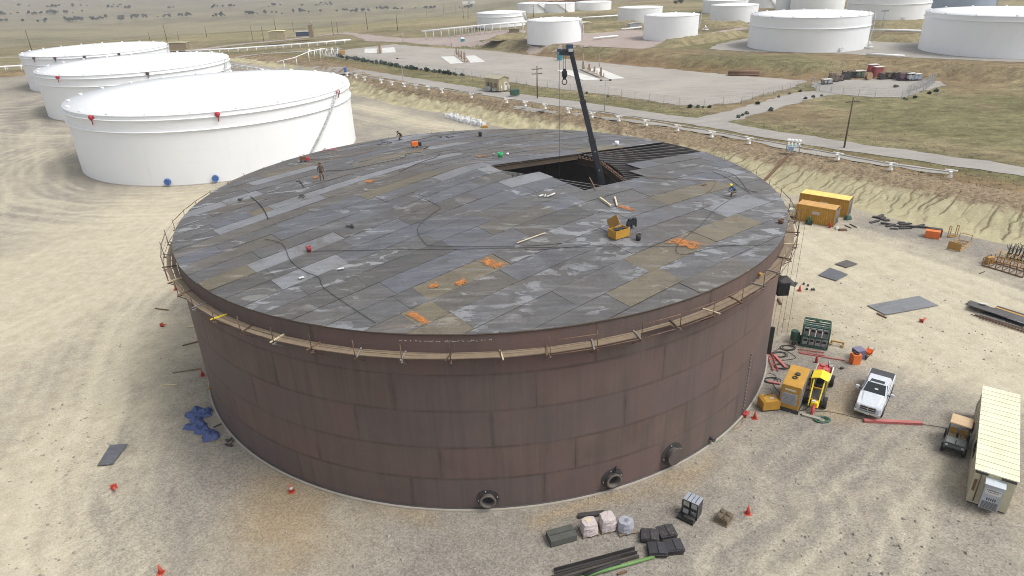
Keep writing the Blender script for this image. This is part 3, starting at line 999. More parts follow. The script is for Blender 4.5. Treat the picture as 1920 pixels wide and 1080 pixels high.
# inside lining (the same steel seen from within), floor, ring wall
MB().lathe([(RT - 0.05, 0.02), (RT - 0.05, HT - 0.02)], 96).build("shell_backing", TINNER, tank)
MB().add([(RT * math.cos(2 * PI * i / 64), RT * math.sin(2 * PI * i / 64), 0.12) for i in range(64)], [tuple(range(64))]).build("tank_floor", TINNER, tank)
MB().lathe([(RT - 0.5, -0.2), (RT + 0.24, -0.2), (RT + 0.24, 0.10), (RT + 0.21, 0.13), (RT - 0.5, 0.13)], 140).build("ring_wall", CONC, tank)
MB().lathe([(RT + 0.0, 0.132), (RT + 0.12, 0.132), (RT + 0.12, 0.16), (RT + 0.0, 0.16)], 140).build("bottom_rim", DARKST, tank)
MB().lathe([(RT + 0.004, HT - 0.10), (RT + 0.075, HT - 0.10), (RT + 0.075, HT - 0.012), (RT + 0.004, HT - 0.012)], 140).build("top_angle", GIRD, tank)

# roof plates, each lapped plate a piece of its own
circ = [((RT + 0.06) * math.cos(2 * PI * i / 180), (RT + 0.06) * math.sin(2 * PI * i / 180)) for i in range(180)]
circ_uv = [(x * math.cos(-DIR) - y * math.sin(-DIR), x * math.sin(-DIR) + y * math.cos(-DIR)) for x, y in circ]
VE = [-27.2, -25.1, -22.95, -20.55, -18.2, -16.1, -13.95, -11.75, -9.75, -7.75, -5.75, -3.8, -1.9, 0, 1.95, 3.85, 5.7, 7.4, 9.1, 11.0, 13.0, 15.0, 17.1, 19.2, 21.3, 23.4, 25.4, 27.2]
HOLE = {12: (0.85, 99), 11: (0.65, 99), 10: (3.75, 99), 9: (3.6, 13.7), 8: (3.68, 11.75)}
SPECIAL = {5: [(-16.9, -10.1, "tan"), (7.2, 16.8, "tan")], 4: [(-19.15, -16.9, "tan"), (-16.9, -11.2, "brown")], 2: [(-3.6, 4.2, "tan"), (4.2, 10.5, "tan")], 1: [(-8.05, -2.7, "tan")],
           16: [(-22.75, -13.2, "pale"), (-12.9, -6.2, "brown")], 17: [(-19.2, -17.4, "tan"), (-17.4, -14.2, "pale")],
           11: [(-26.9, -23.4, "tan")], 14: [(-11.1, -3.4, "tan"), (-3.4, 3.5, "brown")], 13: [(-4.5, 1.5, "pale")], 20: [(-6, 3.0, "tan"), (3.0, 8.5, "pale")],
           6: [(-6.3, 0.5, "dark"), (20.4, 22.5, "pale")], 8: [(-6.8, 3.68, "grey")]}
rr = random.Random(23)
def zone_mat(u, v):
    if v > 2.5:
        w = {"brown": 4.2, "grey": 4, "pale": 0.7, "tan": 0.5, "blue": 1.2, "dark": 0.2}
        if u > 6:
            w = {"brown": 3, "grey": 4.5, "pale": 0.5, "tan": 0.5, "blue": 2, "dark": 0.2}
    elif u < -16 and v < 3:
        w = {"brown": 3, "grey": 3, "flaky": 2.5, "pale": 0.6, "tan": 0.5, "blue": 1.5, "dark": 0.8}
    elif v > -13:
        w = {"brown": 0.3, "grey": 2.2, "pale": 0.25, "tan": 0.1, "blue": 6, "dark": 1.2}
    else:
        w = {"brown": 0.9, "grey": 2.2, "flaky": 4.2, "pale": 0.4, "tan": 0.4, "blue": 2.2, "dark": 0.8}
    ks = list(w)
    return rr.choices(ks, [w[k] for k in ks])[0]

def roof_plate(u0, u1, v0, v1, mk, lift):
    u0 += 0.007
    u1 -= 0.007
    v0 += 0.013
    v1 -= 0.013
    base = clip_cell(circ_uv, u0, v0, u1, v1)
    if len(base) < 3:
        return
    xs = [p[0] for p in base]
    if max(xs) - min(xs) < 0.25:
        return
    nu, nv = max(1, int((u1 - u0) / 1.1)), 2
    vs, fs, key = [], [], {}
    r = random.Random(int(u0 * 100) * 31 + int(v0 * 100))
    wob = [r.uniform(-0.012, 0.018) for _ in range(4)]
    def vid(u, v):
        k = (round(u, 3), round(v, 3))
        if k not in key:
            x, y = uv2xy(u, v)
            fu, fv = (u - u0) / (u1 - u0), (v - v0) / (v1 - v0)
            w = (wob[0] * (1 - fu) + wob[1] * fu) * (1 - fv) + (wob[2] * (1 - fu) + wob[3] * fu) * fv
            key[k] = len(vs)
            vs.append((x, y, roof_z(x, y) + lift + w + 0.018 * (1 - fv)))
        return key[k]
    for i in range(nu):
        for j in range(nv):
            c = clip_cell(circ_uv, u0 + (u1 - u0) * i / nu, v0 + (v1 - v0) * j / nv, u0 + (u1 - u0) * (i + 1) / nu, v0 + (v1 - v0) * (j + 1) / nv)
            if len(c) >= 3:
                ids = []
                for p in c:
                    k = vid(*p)
                    if k not in ids:
                        ids.append(k)
                if len(ids) >= 3:
                    fs.append(tuple(ids))
    # thickness
    ec = {}
    for f in fs:
        for a, b in zip(f, f[1:] + f[:1]):
            ec[(a, b)] = 1
    n = len(vs)
    vs += [(x, y, z - 0.045) for x, y, z in vs]
    bot = [tuple(n + k for k in reversed(f)) for f in fs]
    sides = [(b, a, n + a, n + b) for (a, b) in ec if (b, a) not in ec]
    MB().add(vs, fs + bot + sides).build("roof_plate", ROOF[mk], tank)

for k in range(len(VE) - 1):
    v0, v1 = VE[k], VE[k + 1]
    vm = (v0 + v1) / 2
    half = math.sqrt(max(0.1, (RT + 0.06) ** 2 - min(abs(v0), abs(v1)) ** 2 * (0 if v0 * v1 < 0 else 1)))
    fixed = SPECIAL.get(k, [])
    spans, u = [], -half
    hole = HOLE.get(k)
    stops = sorted([(a, b, m) for a, b, m in fixed] + ([(hole[0], hole[1], None)] if hole else []))
    def fill(a, b):
        u = a
        first = True
        while b - u > 0.05:
            L = rr.uniform(3.0, 7.2) if first else rr.choice((6.1, 7.0, 6.6, 3.4, 7.3, 5.0))
            if b - u - L < 1.2:
                L = b - u
            spans.append((u, u + L, zone_mat(u + L / 2, vm)))
            u += L
            first = False
    for a, b, m in stops:
        if a > u:
            fill(u, a)
        if m:
            spans.append((max(a, u), min(b, half), m))
        u = b
    if u < half:
        fill(u, half)
    for i, (a, b, m) in enumerate(spans):
        roof_plate(a, b, v0, v1, m, 0.012 * (i % 2))

def rust_stain(pts, seed):
    r = random.Random(seed)
    vs = []
    for i in range(len(pts)):
        a, b = Vector(pts[i]), Vector(pts[(i + 1) % len(pts)])
        for j in range(8):
            p = a.lerp(b, j / 8)
            p += Vector((r.uniform(-.14, .14), r.uniform(-.14, .14)))
            x, y = uv2xy(p.x, p.y)
            vs.append((x, y, roof_z(x, y) + 0.075))
    n = len(vs)
    c = Vector([sum(p[i] for p in vs) / n for i in range(3)])
    V = [Vector(p) for p in vs]
    out = [c + (p - c) * 1.25 for p in V] + [c + (p - c) * 0.55 for p in V] + [c]
    for p in out:
        p.z = roof_z(p.x, p.y) + 0.075
    F = [(i, (i + 1) % n, n + (i + 1) % n) for i in range(n)] + [(i, n + (i + 1) % n, n + i) for i in range(n)] + [(n + i, n + (i + 1) % n, 2 * n) for i in range(n)]
    fd = np.array([[0.0] * 3] * n + [[1.0] * 3] * (n + 1))
    inst("rust_stain", np_mesh("rust_stain", np.array([tuple(p) for p in out]), np.array(F), ORUST, False, {"fade": fd}), tank)
for i, p in enumerate([[(-11.7, -14.2), (-10.9, -14.2), (-10.2, -16.0), (-11.3, -16.0)], [(-16.2, -14.6), (-15.3, -14.5), (-15.5, -15.2), (-16.1, -15.2)], [(-14.6, -15.5), (-13.6, -15.4), (-13.8, -16.1), (-14.5, -16.1)],
                       [(-19.1, -16.3), (-18.4, -16.3), (-18.3, -18.1), (-18.9, -18.1)], [(0.9, -20.7), (2.2, -20.7), (3.2, -22.8), (1.6, -22.8)], [(3.0, -13.9), (3.7, -13.9), (3.9, -15.6), (3.2, -15.2)],
                       [(-8.8, 5.9), (-7.9, 5.9), (-8.2, 7.1), (-8.9, 6.9)], [(2.5, 4.2), (4.6, 4.3), (4.4, 4.9), (2.8, 4.8)], [(-10.9, 12.9), (-10.0, 13.0), (-10.2, 13.9), (-11, 13.7)]]):
    rust_stain(p, i)

# roof framing that shows in the hole
def rafter(a, r0, r1, depth=0.13, w=0.06, mat=RAFT, drop=0.0):
    ca, sa = math.cos(a + DIR), math.sin(a + DIR)
    z0, z1 = roof_z(r0, 0) - 0.10 - drop, roof_z(r1, 0) - 0.10 - drop
    m = MB()
    A, B = Vector((r0 * ca, r0 * sa, z0)), Vector((r1 * ca, r1 * sa, z1))
    m.beam(A - Vector((0, 0, depth / 2)), B - Vector((0, 0, depth / 2)), 0.018, depth)
    m.beam(A - Vector((0, 0, depth)), B - Vector((0, 0, depth)), w, 0.02)
    ro = m.build("rafter", DARKST if mat is RAFT else mat, tank)  # web shade put into its colour; the lit flange gets the paler steel
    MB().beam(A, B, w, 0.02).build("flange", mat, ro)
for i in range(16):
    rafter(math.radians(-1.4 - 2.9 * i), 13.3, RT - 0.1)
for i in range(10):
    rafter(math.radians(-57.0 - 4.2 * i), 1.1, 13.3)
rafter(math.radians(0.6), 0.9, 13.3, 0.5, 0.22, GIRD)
RG = 13.5
for k in range(11):
    a, b = math.radians(-11.8 - 32.727 * k) + DIR, math.radians(-11.8 - 32.727 * (k + 1)) + DIR
    z = roof_z(RG, 0) - 0.42
    A, B = Vector((RG * math.cos(a), RG * math.sin(a), z)), Vector((RG * math.cos(b), RG * math.sin(b), z))
    g = MB()
    g.beam(A, B, 0.30, 0.03)
    g.beam(A - Vector((0, 0, 0.32)), B - Vector((0, 0, 0.32)), 0.03, 0.62)
    g.beam(A - Vector((0, 0, 0.64)), B - Vector((0, 0, 0.64)), 0.30, 0.03)
    gd = g.build("girder", GIRD, tank)
    if k in (0, 1, 10):
        cl = MB()
        for j in range(1, 16):
            p = A.lerp(B, j / 16)
            cl.box((p.x, p.y, p.z + 0.10), (0.16, 0.16, 0.22), rz=a)
        cl.build("rafter_clip", RUSTY, gd)["kind"] = "stuff"
    MB().cyl((A.x, A.y, 0.13), (A.x, A.y, z - 0.66), 0.17, n=14).build("column", GIRD, tank)
MB().cyl((0, 0, 0.13), (0, 0, HT + HC - 0.6), 0.25, n=16).cyl((0, 0, HT + HC - 0.6), (0, 0, HT + HC - 0.15), 1.2, n=24).build("centre_column", GIRD, tank)
# cross bracing left loose across the hole
br = MB()
for (u0, v0), (u1, v1) in (((16.5, 0.0), (15.6, -3.7)), ((19.4, 0.0), (18.6, -3.8))):
    a, b = uv2xy(u0, v0), uv2xy(u1, v1)
    br.beam((*a, roof_z(*a) - 0.07), (*b, roof_z(*b) - 0.07), 0.06, 0.03)
a, b = uv2xy(4.4, -10.4), uv2xy(5.9, -8.2)
br.beam((*a, roof_z(*a) + 0.1), (*b, roof_z(*b) + 0.35), 0.07, 0.05)
br.build("loose_brace", RUSTY, tank)

# manholes and fittings low on the shell
def manhole(ang, z, r, cover, name="manhole"):
    a = math.radians(ang)
    ax = Matrix.Rotation(a, 3, 'Z') @ Matrix(((0, 0, 1), (0, 1, 0), (-1, 0, 0)))
    c = Vector((math.cos(a) * RT, math.sin(a) * RT, z))
    pl = MB().lathe([(0.01, 0.0), (r * 1.75, 0.0), (r * 1.75, 0.045), (r * 1.0, 0.045)], 36, c, axis=ax, smooth=False).build(name, DARKST, tank)
    MB().lathe([(r * 0.98, 0.0), (r * 0.98, 0.34), (r * 1.28, 0.34), (r * 1.28, 0.40), (r * 0.92, 0.40), (r * 0.92, 0.0)], 32, c, axis=ax).build("manhole_neck", paint("flange_steel", (.115, .10, .088), .7, wear=.3), pl)
    if cover:
        MB().lathe([(0.01, 0.41), (r * 1.28, 0.41), (r * 1.28, 0.47), (0.01, 0.48)], 32, c, axis=ax, smooth=False).build("manhole_cover", SHELL_C, pl)
    else:
        MB().lathe([(0.01, 0.03), (r * 0.92, 0.03)], 32, c, axis=ax).build("manhole_bore", BLACK, pl)
    b = MB()
    for i in range(4):
        t = PI / 2 * i + 0.2
        p = c + ax @ Vector((math.cos(t) * r * 1.5, math.sin(t) * r * 1.5, 0.045))
        q = c + ax @ Vector((math.cos(t) * r * 1.5, math.sin(t) * r * 1.5, 0.12))
        b.cyl(p, q, 0.04, n=6)
    b.build("manhole_lug", GREYP, pl)
SHELL_C = paint("cover_steel", (0.085, 0.068, 0.063), 0.7, wear=0.3)
manhole(-89.23, 0.95, 0.44, False)
manhole(-70.77, 1.0, 0.46, False)
manhole(-60.0, 1.2, 0.54, True)
a = math.radians(-70.2)
MB().cyl((math.cos(a) * RT, math.sin(a) * RT, 1.85), (math.cos(a) * (RT + .3), math.sin(a) * (RT + .3), 1.85), 0.10, n=10).cyl((math.cos(a) * (RT + .3), math.sin(a) * (RT + .3), 1.85), (math.cos(a) * (RT + .36), math.sin(a) * (RT + .36), 1.85), 0.17, n=12).build("nozzle", DARKST, tank)
a = math.radians(-51.0)
MB().cyl((math.cos(a) * RT, math.sin(a) * RT, 0.55), (math.cos(a) * (RT + .35), math.sin(a) * (RT + .35), 0.55), 0.12, n=10).cyl((math.cos(a) * (RT + .35), math.sin(a) * (RT + .35), 0.55), (math.cos(a) * (RT + .4), math.sin(a) * (RT + .4), 0.55), 0.19, n=12).build("nozzle", DARKST, tank)
for ang, z in ((-42.0, 12.7), (-152, 1.0)):
    a = math.radians(ang)
    MB().cyl((math.cos(a) * RT, math.sin(a) * RT, z), (math.cos(a) * (RT + .25), math.sin(a) * (RT + .25), z), 0.13, n=12).build("nozzle", OCHRE, tank)
m = MB()
for i in range(17):
    a = math.radians(-40.2 + 0.05 * (i % 2))
    z = 5.6 - i * 0.32
    m.box((math.cos(a) * (RT + .05), math.sin(a) * (RT + .05), z), (0.1, 0.13, 0.14), rz=a)
m.build("ladder_clip", paint("clip_steel", (.16, .15, .145), .7), tank)["kind"] = "stuff"
m = MB()
r_ = random.Random(4)
for i in range(58):
    a = math.radians(-99.3 + 0.205 * i)
    if r_.random() < 0.72:
        m.box((math.cos(a) * (RT + .004), math.sin(a) * (RT + .004), 13.16 + r_.uniform(-.03, .03)), (0.008, r_.uniform(0.025, 0.06), r_.uniform(0.025, 0.08)), rz=a)
m.build("chalk_mark", SLAB, tank)["kind"] = "stuff"
a = math.radians(-25.5)
MB().box((math.cos(a) * (RT + .2), math.sin(a) * (RT + .2), 3.3), (0.36, 0.06, 2.7), rz=a).build("door_sheet", DARKST, tank)
# anchor chairs on the ring wall and a low step seen near the second manhole
m = MB()
for ang in (-76.9, -75.9, -74.6, -73.7):
    a = math.radians(ang)
    m.box((math.cos(a) * (RT + .33), math.sin(a) * (RT + .33), 0.0), (0.08, 0.05, 0.22), rz=a)
m.build("ring_wall_form", GREYP, tank)["kind"] = "stuff"

# ------------------------------------------------------------------ scaffold walkway hung round the top of the shell
sc = thing("scaffold_walkway", "narrow plank scaffold walkway hung on brackets round the top of the brown tank", "scaffold", (TC[0], TC[1], 0))
NB = 60
ZW = 12.36
def pol(a, r, z):
    return Vector((math.cos(a) * r, math.sin(a) * r, z))
rs = random.Random(12)
angs = [math.radians(-98.6 + 6.0 * i) for i in range(NB)]
pipe_cols = [RUSTY, GIRD, GIRD, RUSTY]
for i, a in enumerate(angs):
    da = math.degrees(a)
    side = abs(((da + 180) % 360) - 180)
    col = pipe_cols[i % 4]
    b = MB()
    b.beam(pol(a, RT + 0.02, ZW - 0.07), pol(a, RT + 1.08, ZW - 0.10), 0.065, 0.065)
    b.beam(pol(a, RT + 0.02, ZW - 0.85), pol(a, RT + 0.95, ZW - 0.13), 0.05, 0.05)
    cm = YELB if i == 55 else (RAFT, GIRD, WOODL, RUSTY, RAFT)[i % 5]
    sk_ = rs.uniform(-.012, .012)
    MB().beam(pol(a, RT + 0.03, ZW + 0.09), pol(a + sk_, RT + rs.uniform(1.0, 1.2), ZW + 0.08), 0.085, 0.07).build("crossbar", cm, sc)
    if i % 3 == 0:
        b.build("bracket", RAFT, sc)
    else:
        b.build("bracket", RUSTY, sc)
    tilt = rs.uniform(-0.05, 0.05)
    p = MB().cyl(pol(a, RT + 0.95, ZW - 0.1), pol(a + tilt / RT, RT + 0.98 + tilt, ZW + rs.uniform(1.05, 1.3)), 0.026, n=6)
    p.build("post", col, sc)
for i in range(NB):
    a0, a1 = angs[i], angs[(i + 1) % NB]
    if a1 < a0:
        a1 += 2 * PI
    for j, ro in enumerate((0.24, 0.60)):
        if rs.random() < 0.06 and j == 1:
            continue
        ex = rs.uniform(0.0, 0.012)
        A, B = pol(a0 - ex, RT + ro + rs.uniform(-.03, .03), ZW + rs.uniform(0, .03)), pol(a1 + ex, RT + ro + rs.uniform(-.03, .03), ZW + rs.uniform(0, .03))
        # sag to keep planks outside the shell between brackets
        k = RT * (1 - math.cos((a1 - a0) / 2))
        out = (A + B).normalized()
        A2, B2 = A + out * k * .5, B + out * k * .5
        A2.z, B2.z = A.z, B.z
        MB().beam(A2, B2, 0.33, 0.05).build("plank", WOOD, sc)
for zz, nm in ((0.55, "guard_cable"), (1.02, "guard_cable")):
    pts = [pol(angs[i // 3] + math.radians(6.0) * (i % 3) / 3, RT + 0.95 - (0 if i % 3 == 0 else 0.03), ZW + zz - (0 if i % 3 == 0 else 0.05)) for i in range(NB * 3)]
    MB().tube(pts, 0.011, 4, True).build(nm, DARKST, sc)
for rg in (list(range(3, 17)), list(range(37, 52))):       # tube rails on the two flanks
    for zz in (0.02, 0.98):
        for i in rg:
            a0, a1 = angs[i % NB], angs[(i + 1) % NB]
            if zz > 0.5 and i % 4 == 0:
                continue
            MB().cyl(pol(a0, RT + 1.0, ZW + zz), pol(a1, RT + 1.0, ZW + zz), 0.025, n=6).build("rail", RUSTY, sc)
# ------------------------------------------------------------------ crane standing inside the tank, boom up through the roof
BT, BB = Vector((5.873, 63.2, 26.304)), Vector((9.248, 63.2, 13.147))
bd = (BT - BB).normalized()
foot = BB - bd * ((BB.z - 2.6) / bd.z)
crane = thing("crane", "dark slate telescopic crane whose boom rises out of the hole in the plate roof", "crane", (foot.x, foot.y, 0.12))
def L(p):
    return Vector(p) - Vector((foot.x, foot.y, 0.12))
MB().box((0, 0, 1.0), (3.0, 7.0, 0.9)).box((0.9, -1.6, 2.0), (1.1, 1.9, 1.5)).build("carrier", BLUEBOOM, crane, bevel=0.08)
for sx in (-1.25, 1.25):
    for sy in (-2.4, -0.9, 1.4, 2.8):
        MB().cyl((sx - .2, sy, 0.62), (sx + .2, sy, 0.62), 0.62, n=18).build("wheel", BLACK, crane)
Lb = (BT - foot).length
side_v = Vector((0, 1, 0))
def bsec(t0, t1, w, name):
    a, b = foot + bd * t0, foot + bd * t1
    o = MB().beam(L(a), L(b), w, w * 1.15, (0, 1, 0)).build(name, BLUEBOOM, crane, bevel=0.05)
    c = MB()
    c.beam(L(b - bd * 0.28), L(b), w + 0.06, w * 1.15 + 0.06, (0, 1, 0))
    c.build("boom_collar", BLUEBOOM, o)
    return o
tA = (Vector((7.688, 63.2, 17.917)) - foot).length
tB = (Vector((6.776, 63.2, 21.513)) - foot).length
bsec(0, tA, 0.56, "boom_section")
bsec(tA - 1, tB, 0.48, "boom_section")
s3 = bsec(tB - 1, Lb - 0.15, 0.40, "boom_section")
yv = Vector((0, -1, 0))
m = MB()
for i in range(9):
    p = foot + bd * (tB + 0.4 + i * (Lb - tB - 0.9) / 8) + yv * 0.235
    m.cyl(L(p + yv * 0.0), L(p + yv * 0.02), 0.06, n=10)
m.build("boom_hole", BLACK, s3)
for k in range(4):
    p = foot + bd * (tA - 1.2 - k * 1.9) + yv * 0.33
    MB().cyl(L(p), L(p + yv * 0.03), 0.07, n=8).build("boom_pin", GREYP, crane)
lx = bd.cross(Vector((0, 1, 0))).normalized()
if lx.x > 0:
    lx = -lx
hb = BT
head = MB()
head.beam(L(hb - bd * 0.6 - lx * 0.25), L(hb - bd * 0.15 + lx * 1.05), 0.5, 0.26, (0, 1, 0))
head.box(L(hb + lx * 0.05), (0.62, 0.6, 0.5))
head.box(L(hb + lx * 1.0 + Vector((0, 0, -0.02))), (0.34, 0.3, 0.3))
hd = head.build("boom_head", paint("boom_head_blue", (0.05, 0.075, 0.13), 0.5, wear=0.15), crane, bevel=0.03)
MB().cyl(L(hb + lx * 0.55 + Vector((0, -0.22, -0.25))), L(hb + lx * 0.55 + Vector((0, 0.22, -0.25))), 0.24, n=16).build("sheave", DARKST, hd)
MB().box(L(hb - bd * 0.25 + yv * 0.36), (0.42, 0.02, 0.26)).build("boom_badge", SLAB, hd)
hook_at = Vector((5.389, 63.0, 24.054))
cb = MB()
for dx in (-0.11, 0.09):
    cb.cyl(L((hook_at.x + dx, 63.0, hook_at.z + 0.2)), L((hook_at.x + dx, 63.0, hb.z - 0.3)), 0.017, n=5)
cb.build("hoist_cable", DARKST, crane)
MB().cyl(L(((4.927, 63.0, 26.174)[0], 63.0, (4.927, 63.0, 26.174)[2])), L(((4.927, 63.0, 26.174)[0], 63.0, 9.0)), 0.016, n=5).build("whip_line", DARKST, crane)
hk = MB()
hk.box(L(hook_at + Vector((0, 0, -0.02))), (0.46, 0.34, 0.52)).box(L(hook_at + Vector((0, 0, 0.32))), (0.26, 0.2, 0.2)).box(L(hook_at + Vector((0, 0, -0.36))), (0.3, 0.24, 0.2))
hko = hk.build("hook_block", BLACK, crane, bevel=0.05)
cc = L(hook_at + Vector((0, 0, -0.72)))
MB().tube([cc + Vector((0.22 * math.cos(t), 0, 0.24 * math.sin(t))) for t in [i * PI / 8 for i in range(16)]], 0.05, 6, True).build("hook", DARKST, hko)

# ------------------------------------------------------------------ people
def person(name_label, loc, rz, J, shirt, legs, hat=None, scale=1.0, extra=None):
    """J: joint name -> (x, y, z); the figure faces -y in its own frame"""
    root = thing("person", name_label, "person", loc, rz)
    names, verts, rad, edges, kind = [], [], [], [], []
    R = {"pelvis": .15, "waist": .135, "chest": .165, "neck": .062, "head0": .085, "head1": .112, "head2": .085,
         "shl": .075, "shr": .075, "ell": .052, "elr": .052, "wrl": .036, "wrr": .036, "hpl": .105, "hpr": .105, "knl": .068, "knr": .068, "anl": .045, "anr": .045, "tol": .045, "tor": .045, "hal": .038, "har": .038}
    idx = {}
    for k, p in J.items():
        idx[k] = len(verts)
        verts.append(Vector(p))
        rad.append(R[k])
        names.append(k)
    E_ = [("pelvis", "waist"), ("waist", "chest"), ("chest", "neck"), ("neck", "head0"), ("head0", "head1"), ("head1", "head2")]
    for s in "lr":
        E_ += [("chest", "sh" + s), ("sh" + s, "el" + s), ("el" + s, "wr" + s), ("wr" + s, "ha" + s), ("pelvis", "hp" + s), ("hp" + s, "kn" + s), ("kn" + s, "an" + s), ("an" + s, "to" + s)]
    edges = [(idx[a], idx[b]) for a, b in E_]
    roots = [idx["pelvis"]]
    for s in "lr":                                     # five fingers on each hand
        h, w = Vector(J["ha" + s]), Vector(J["wr" + s])
        d = (h - w).normalized()
        q = d.cross(Vector((0, 0, 1)) if abs(d.z) < .9 else Vector((1, 0, 0))).normalized()
        n = d.cross(q)
        for f, (off, ln) in enumerate(((-.03, .075), (-.01, .085), (.01, .08), (.03, .065), (-.045, .05))):
            base = h + q * off + (d * -.03 if f == 4 else d * 0.01)
            dirn = (d + q * (-.8 if f == 4 else off * 3)).normalized()
            pts = [base, base + dirn * ln * .55, base + dirn * ln + n * .02]
            i0 = len(verts)
            for t, p in enumerate(pts):
                verts.append(p)
                rad.append(.0095 - .0015 * t)
                names.append("ha")
            edges += [(i0, i0 + 1), (i0 + 1, i0 + 2)]
            roots.append(i0)
    me = bpy.data.meshes.new("body")
    me.from_pydata([v * scale for v in verts], edges, [])
    o = bpy.data.objects.new("body", me)
    COL.objects.link(o)
    sk = o.modifiers.new("skin", 'SKIN')
    sk.use_smooth_shade = True
    for i, v in enumerate(me.skin_vertices[0].data):
        v.radius = (rad[i] * scale, rad[i] * scale)
        v.use_root = i in roots
    ss = o.modifiers.new("sub", 'SUBSURF')
    ss.levels = ss.render_levels = 1
    dg = bpy.context.evaluated_depsgraph_get()
    m2 = bpy.data.meshes.new_from_object(o.evaluated_get(dg))
    bpy.data.objects.remove(o)
    m2.name = "body"
    m2.materials.clear()
    for mm in (shirt, legs, paint("skin", (0.36, 0.20, 0.14), 0.6, wear=0.05), BLACK):
        m2.materials.append(mm)
    group = {}
    for k in R:
        group[k] = 2 if k.startswith("head") or k.startswith("ha") else 1 if k[:2] in ("hp", "kn") or k in ("pelvis", "anl", "anr") else 3 if k[:2] == "to" else 0
    pv = [(v * scale, n) for v, n in zip(verts, names)]
    for p in m2.polygons:
        best = min(pv, key=lambda a: (a[0] - p.center).length_squared)
        p.material_index = 2 if best[1] == "ha" else group[best[1]]
        p.use_smooth = True
    bo = bpy.data.objects.new("body", m2)
    put(bo, root)
    h1 = Vector(J["head1"]) * scale
    hd = (Vector(J["head2"]) - Vector(J["head0"])).normalized()
    q = Vector((0, 0, 1)).rotation_difference(hd).to_matrix().to_4x4()
    if hat is not None:
        prof = [(0.155, 0.0), (0.15, 0.02), (0.125, 0.03), (0.118, 0.075), (0.085, 0.115), (0.01, 0.13)]
        MB().lathe(prof, 16, h1 + hd * 0.03, axis=q.to_3x3()).build("hard_hat", hat, root)
    fc = MB()                                          # brow, nose and chin on the front of the head
    face = q.to_3x3() @ Vector((0, -1, 0))
    fc.box(h1 + face * 0.115 - hd * 0.02, (0.03, 0.04, 0.05)).box(h1 + face * 0.098 - hd * 0.075, (0.055, 0.02, 0.012))
    fo = fc.build("face", paint("skin", (0.36, 0.20, 0.14), 0.6), bo, bevel=0.008)
    if extra:
        extra(root)
    return root

STAND = dict(pelvis=(0, 0, .96), waist=(0, .01, 1.12), chest=(0, 0.02, 1.32), neck=(0, 0, 1.50), head0=(0, -.015, 1.57), head1=(0, -.025, 1.66), head2=(0, -.02, 1.74),
             shl=(-.19, .02, 1.40), shr=(.19, .02, 1.40), ell=(-.26, .05, 1.13), elr=(.26, .04, 1.13), wrl=(-.27, -.04, .90), wrr=(.28, -.05, .90), hal=(-.27, -.07, .82), har=(.28, -.08, .82),
             hpl=(-.10, 0, .90), hpr=(.10, 0, .90), knl=(-.14, -.03, .50), knr=(.13, -.01, .50), anl=(-.16, .02, .09), anr=(.16, .03, .09), tol=(-.17, -.13, .05), tor=(.18, -.12, .05))
KNEEL = dict(pelvis=(0, .12, .48), waist=(0, .05, .62), chest=(0, -.10, .80), neck=(0, -.22, .93), head0=(0, -.28, .97), head1=(0, -.34, 1.03), head2=(0, -.36, 1.11),
             shl=(-.19, -.13, .87), shr=(.19, -.13, .87), ell=(-.24, -.30, .66), elr=(.24, -.30, .66), wrl=(-.12, -.50, .52), wrr=(.12, -.52, .50), hal=(-.09, -.57, .46), har=(.09, -.58, .46),
             hpl=(-.11, .10, .44), hpr=(.11, .10, .44), knl=(-.15, -.26, .10), knr=(.16, -.28, .46), anl=(-.14, .22, .06), anr=(.16, -.20, .08), tol=(-.14, .34, .05), tor=(.17, -.34, .05))
BENT = dict(pelvis=(0, .15, .86), waist=(0, .04, .98), chest=(0, -.14, 1.10), neck=(0, -.29, 1.17), head0=(0, -.36, 1.19), head1=(0, -.44, 1.22), head2=(0, -.50, 1.27),
            shl=(-.19, -.18, 1.13), shr=(.19, -.18, 1.13), ell=(-.24, -.30, .88), elr=(.25, -.32, .90), wrl=(-.18, -.48, .76), wrr=(.18, -.50, .78), hal=(-.16, -.56, .73), har=(.16, -.58, .75),
            hpl=(-.11, .13, .82), hpr=(.11, .13, .82), knl=(-.15, .02, .46), knr=(.15, .0, .46), anl=(-.17, .08, .09), anr=(.17, .08, .09), tol=(-.18, -.06, .05), tor=(.18, -.06, .05))
BROWNC = paint("brown_coverall", (0.085, 0.062, 0.04), 0.9, wear=0.3)
BROWND = paint("brown_jacket", (0.06, 0.05, 0.036), 0.9, wear=0.3)
DENIM = paint("blue_denim", (0.05, 0.10, 0.20), 0.9, wear=0.2)
KHAKI = paint("khaki_trousers", (0.16, 0.12, 0.08), 0.9, wear=0.3)
person("person in brown coveralls standing upright on the left of the plate roof", (-18.039, 63.234, 14.762), 0.3, STAND, BROWNC, BROWNC, BROWND)
person("person in dark brown kneeling at the far left edge of the plate roof", (-13.05, 82.279, 14.041), -0.9, KNEEL, BROWND, BROWNC, BROWND)
person("person in a blue shirt and yellow helmet crouching on the right of the roof", (19.778, 56.41, 14.111), -1.5, KNEEL, DENIM, KHAKI, YELB)
def vest(root):
    MB().cyl((0, -.02, 1.0), (0, -.14, 1.12), 0.175, 0.185, 12).build("vest", RED, root)
person("person in a red vest and orange helmet bending over the forklift engine", (*(26.59, 48.793), 0.0), 0.35, BENT, GREEN, BLACK, ORANGE, 1.06, vest)

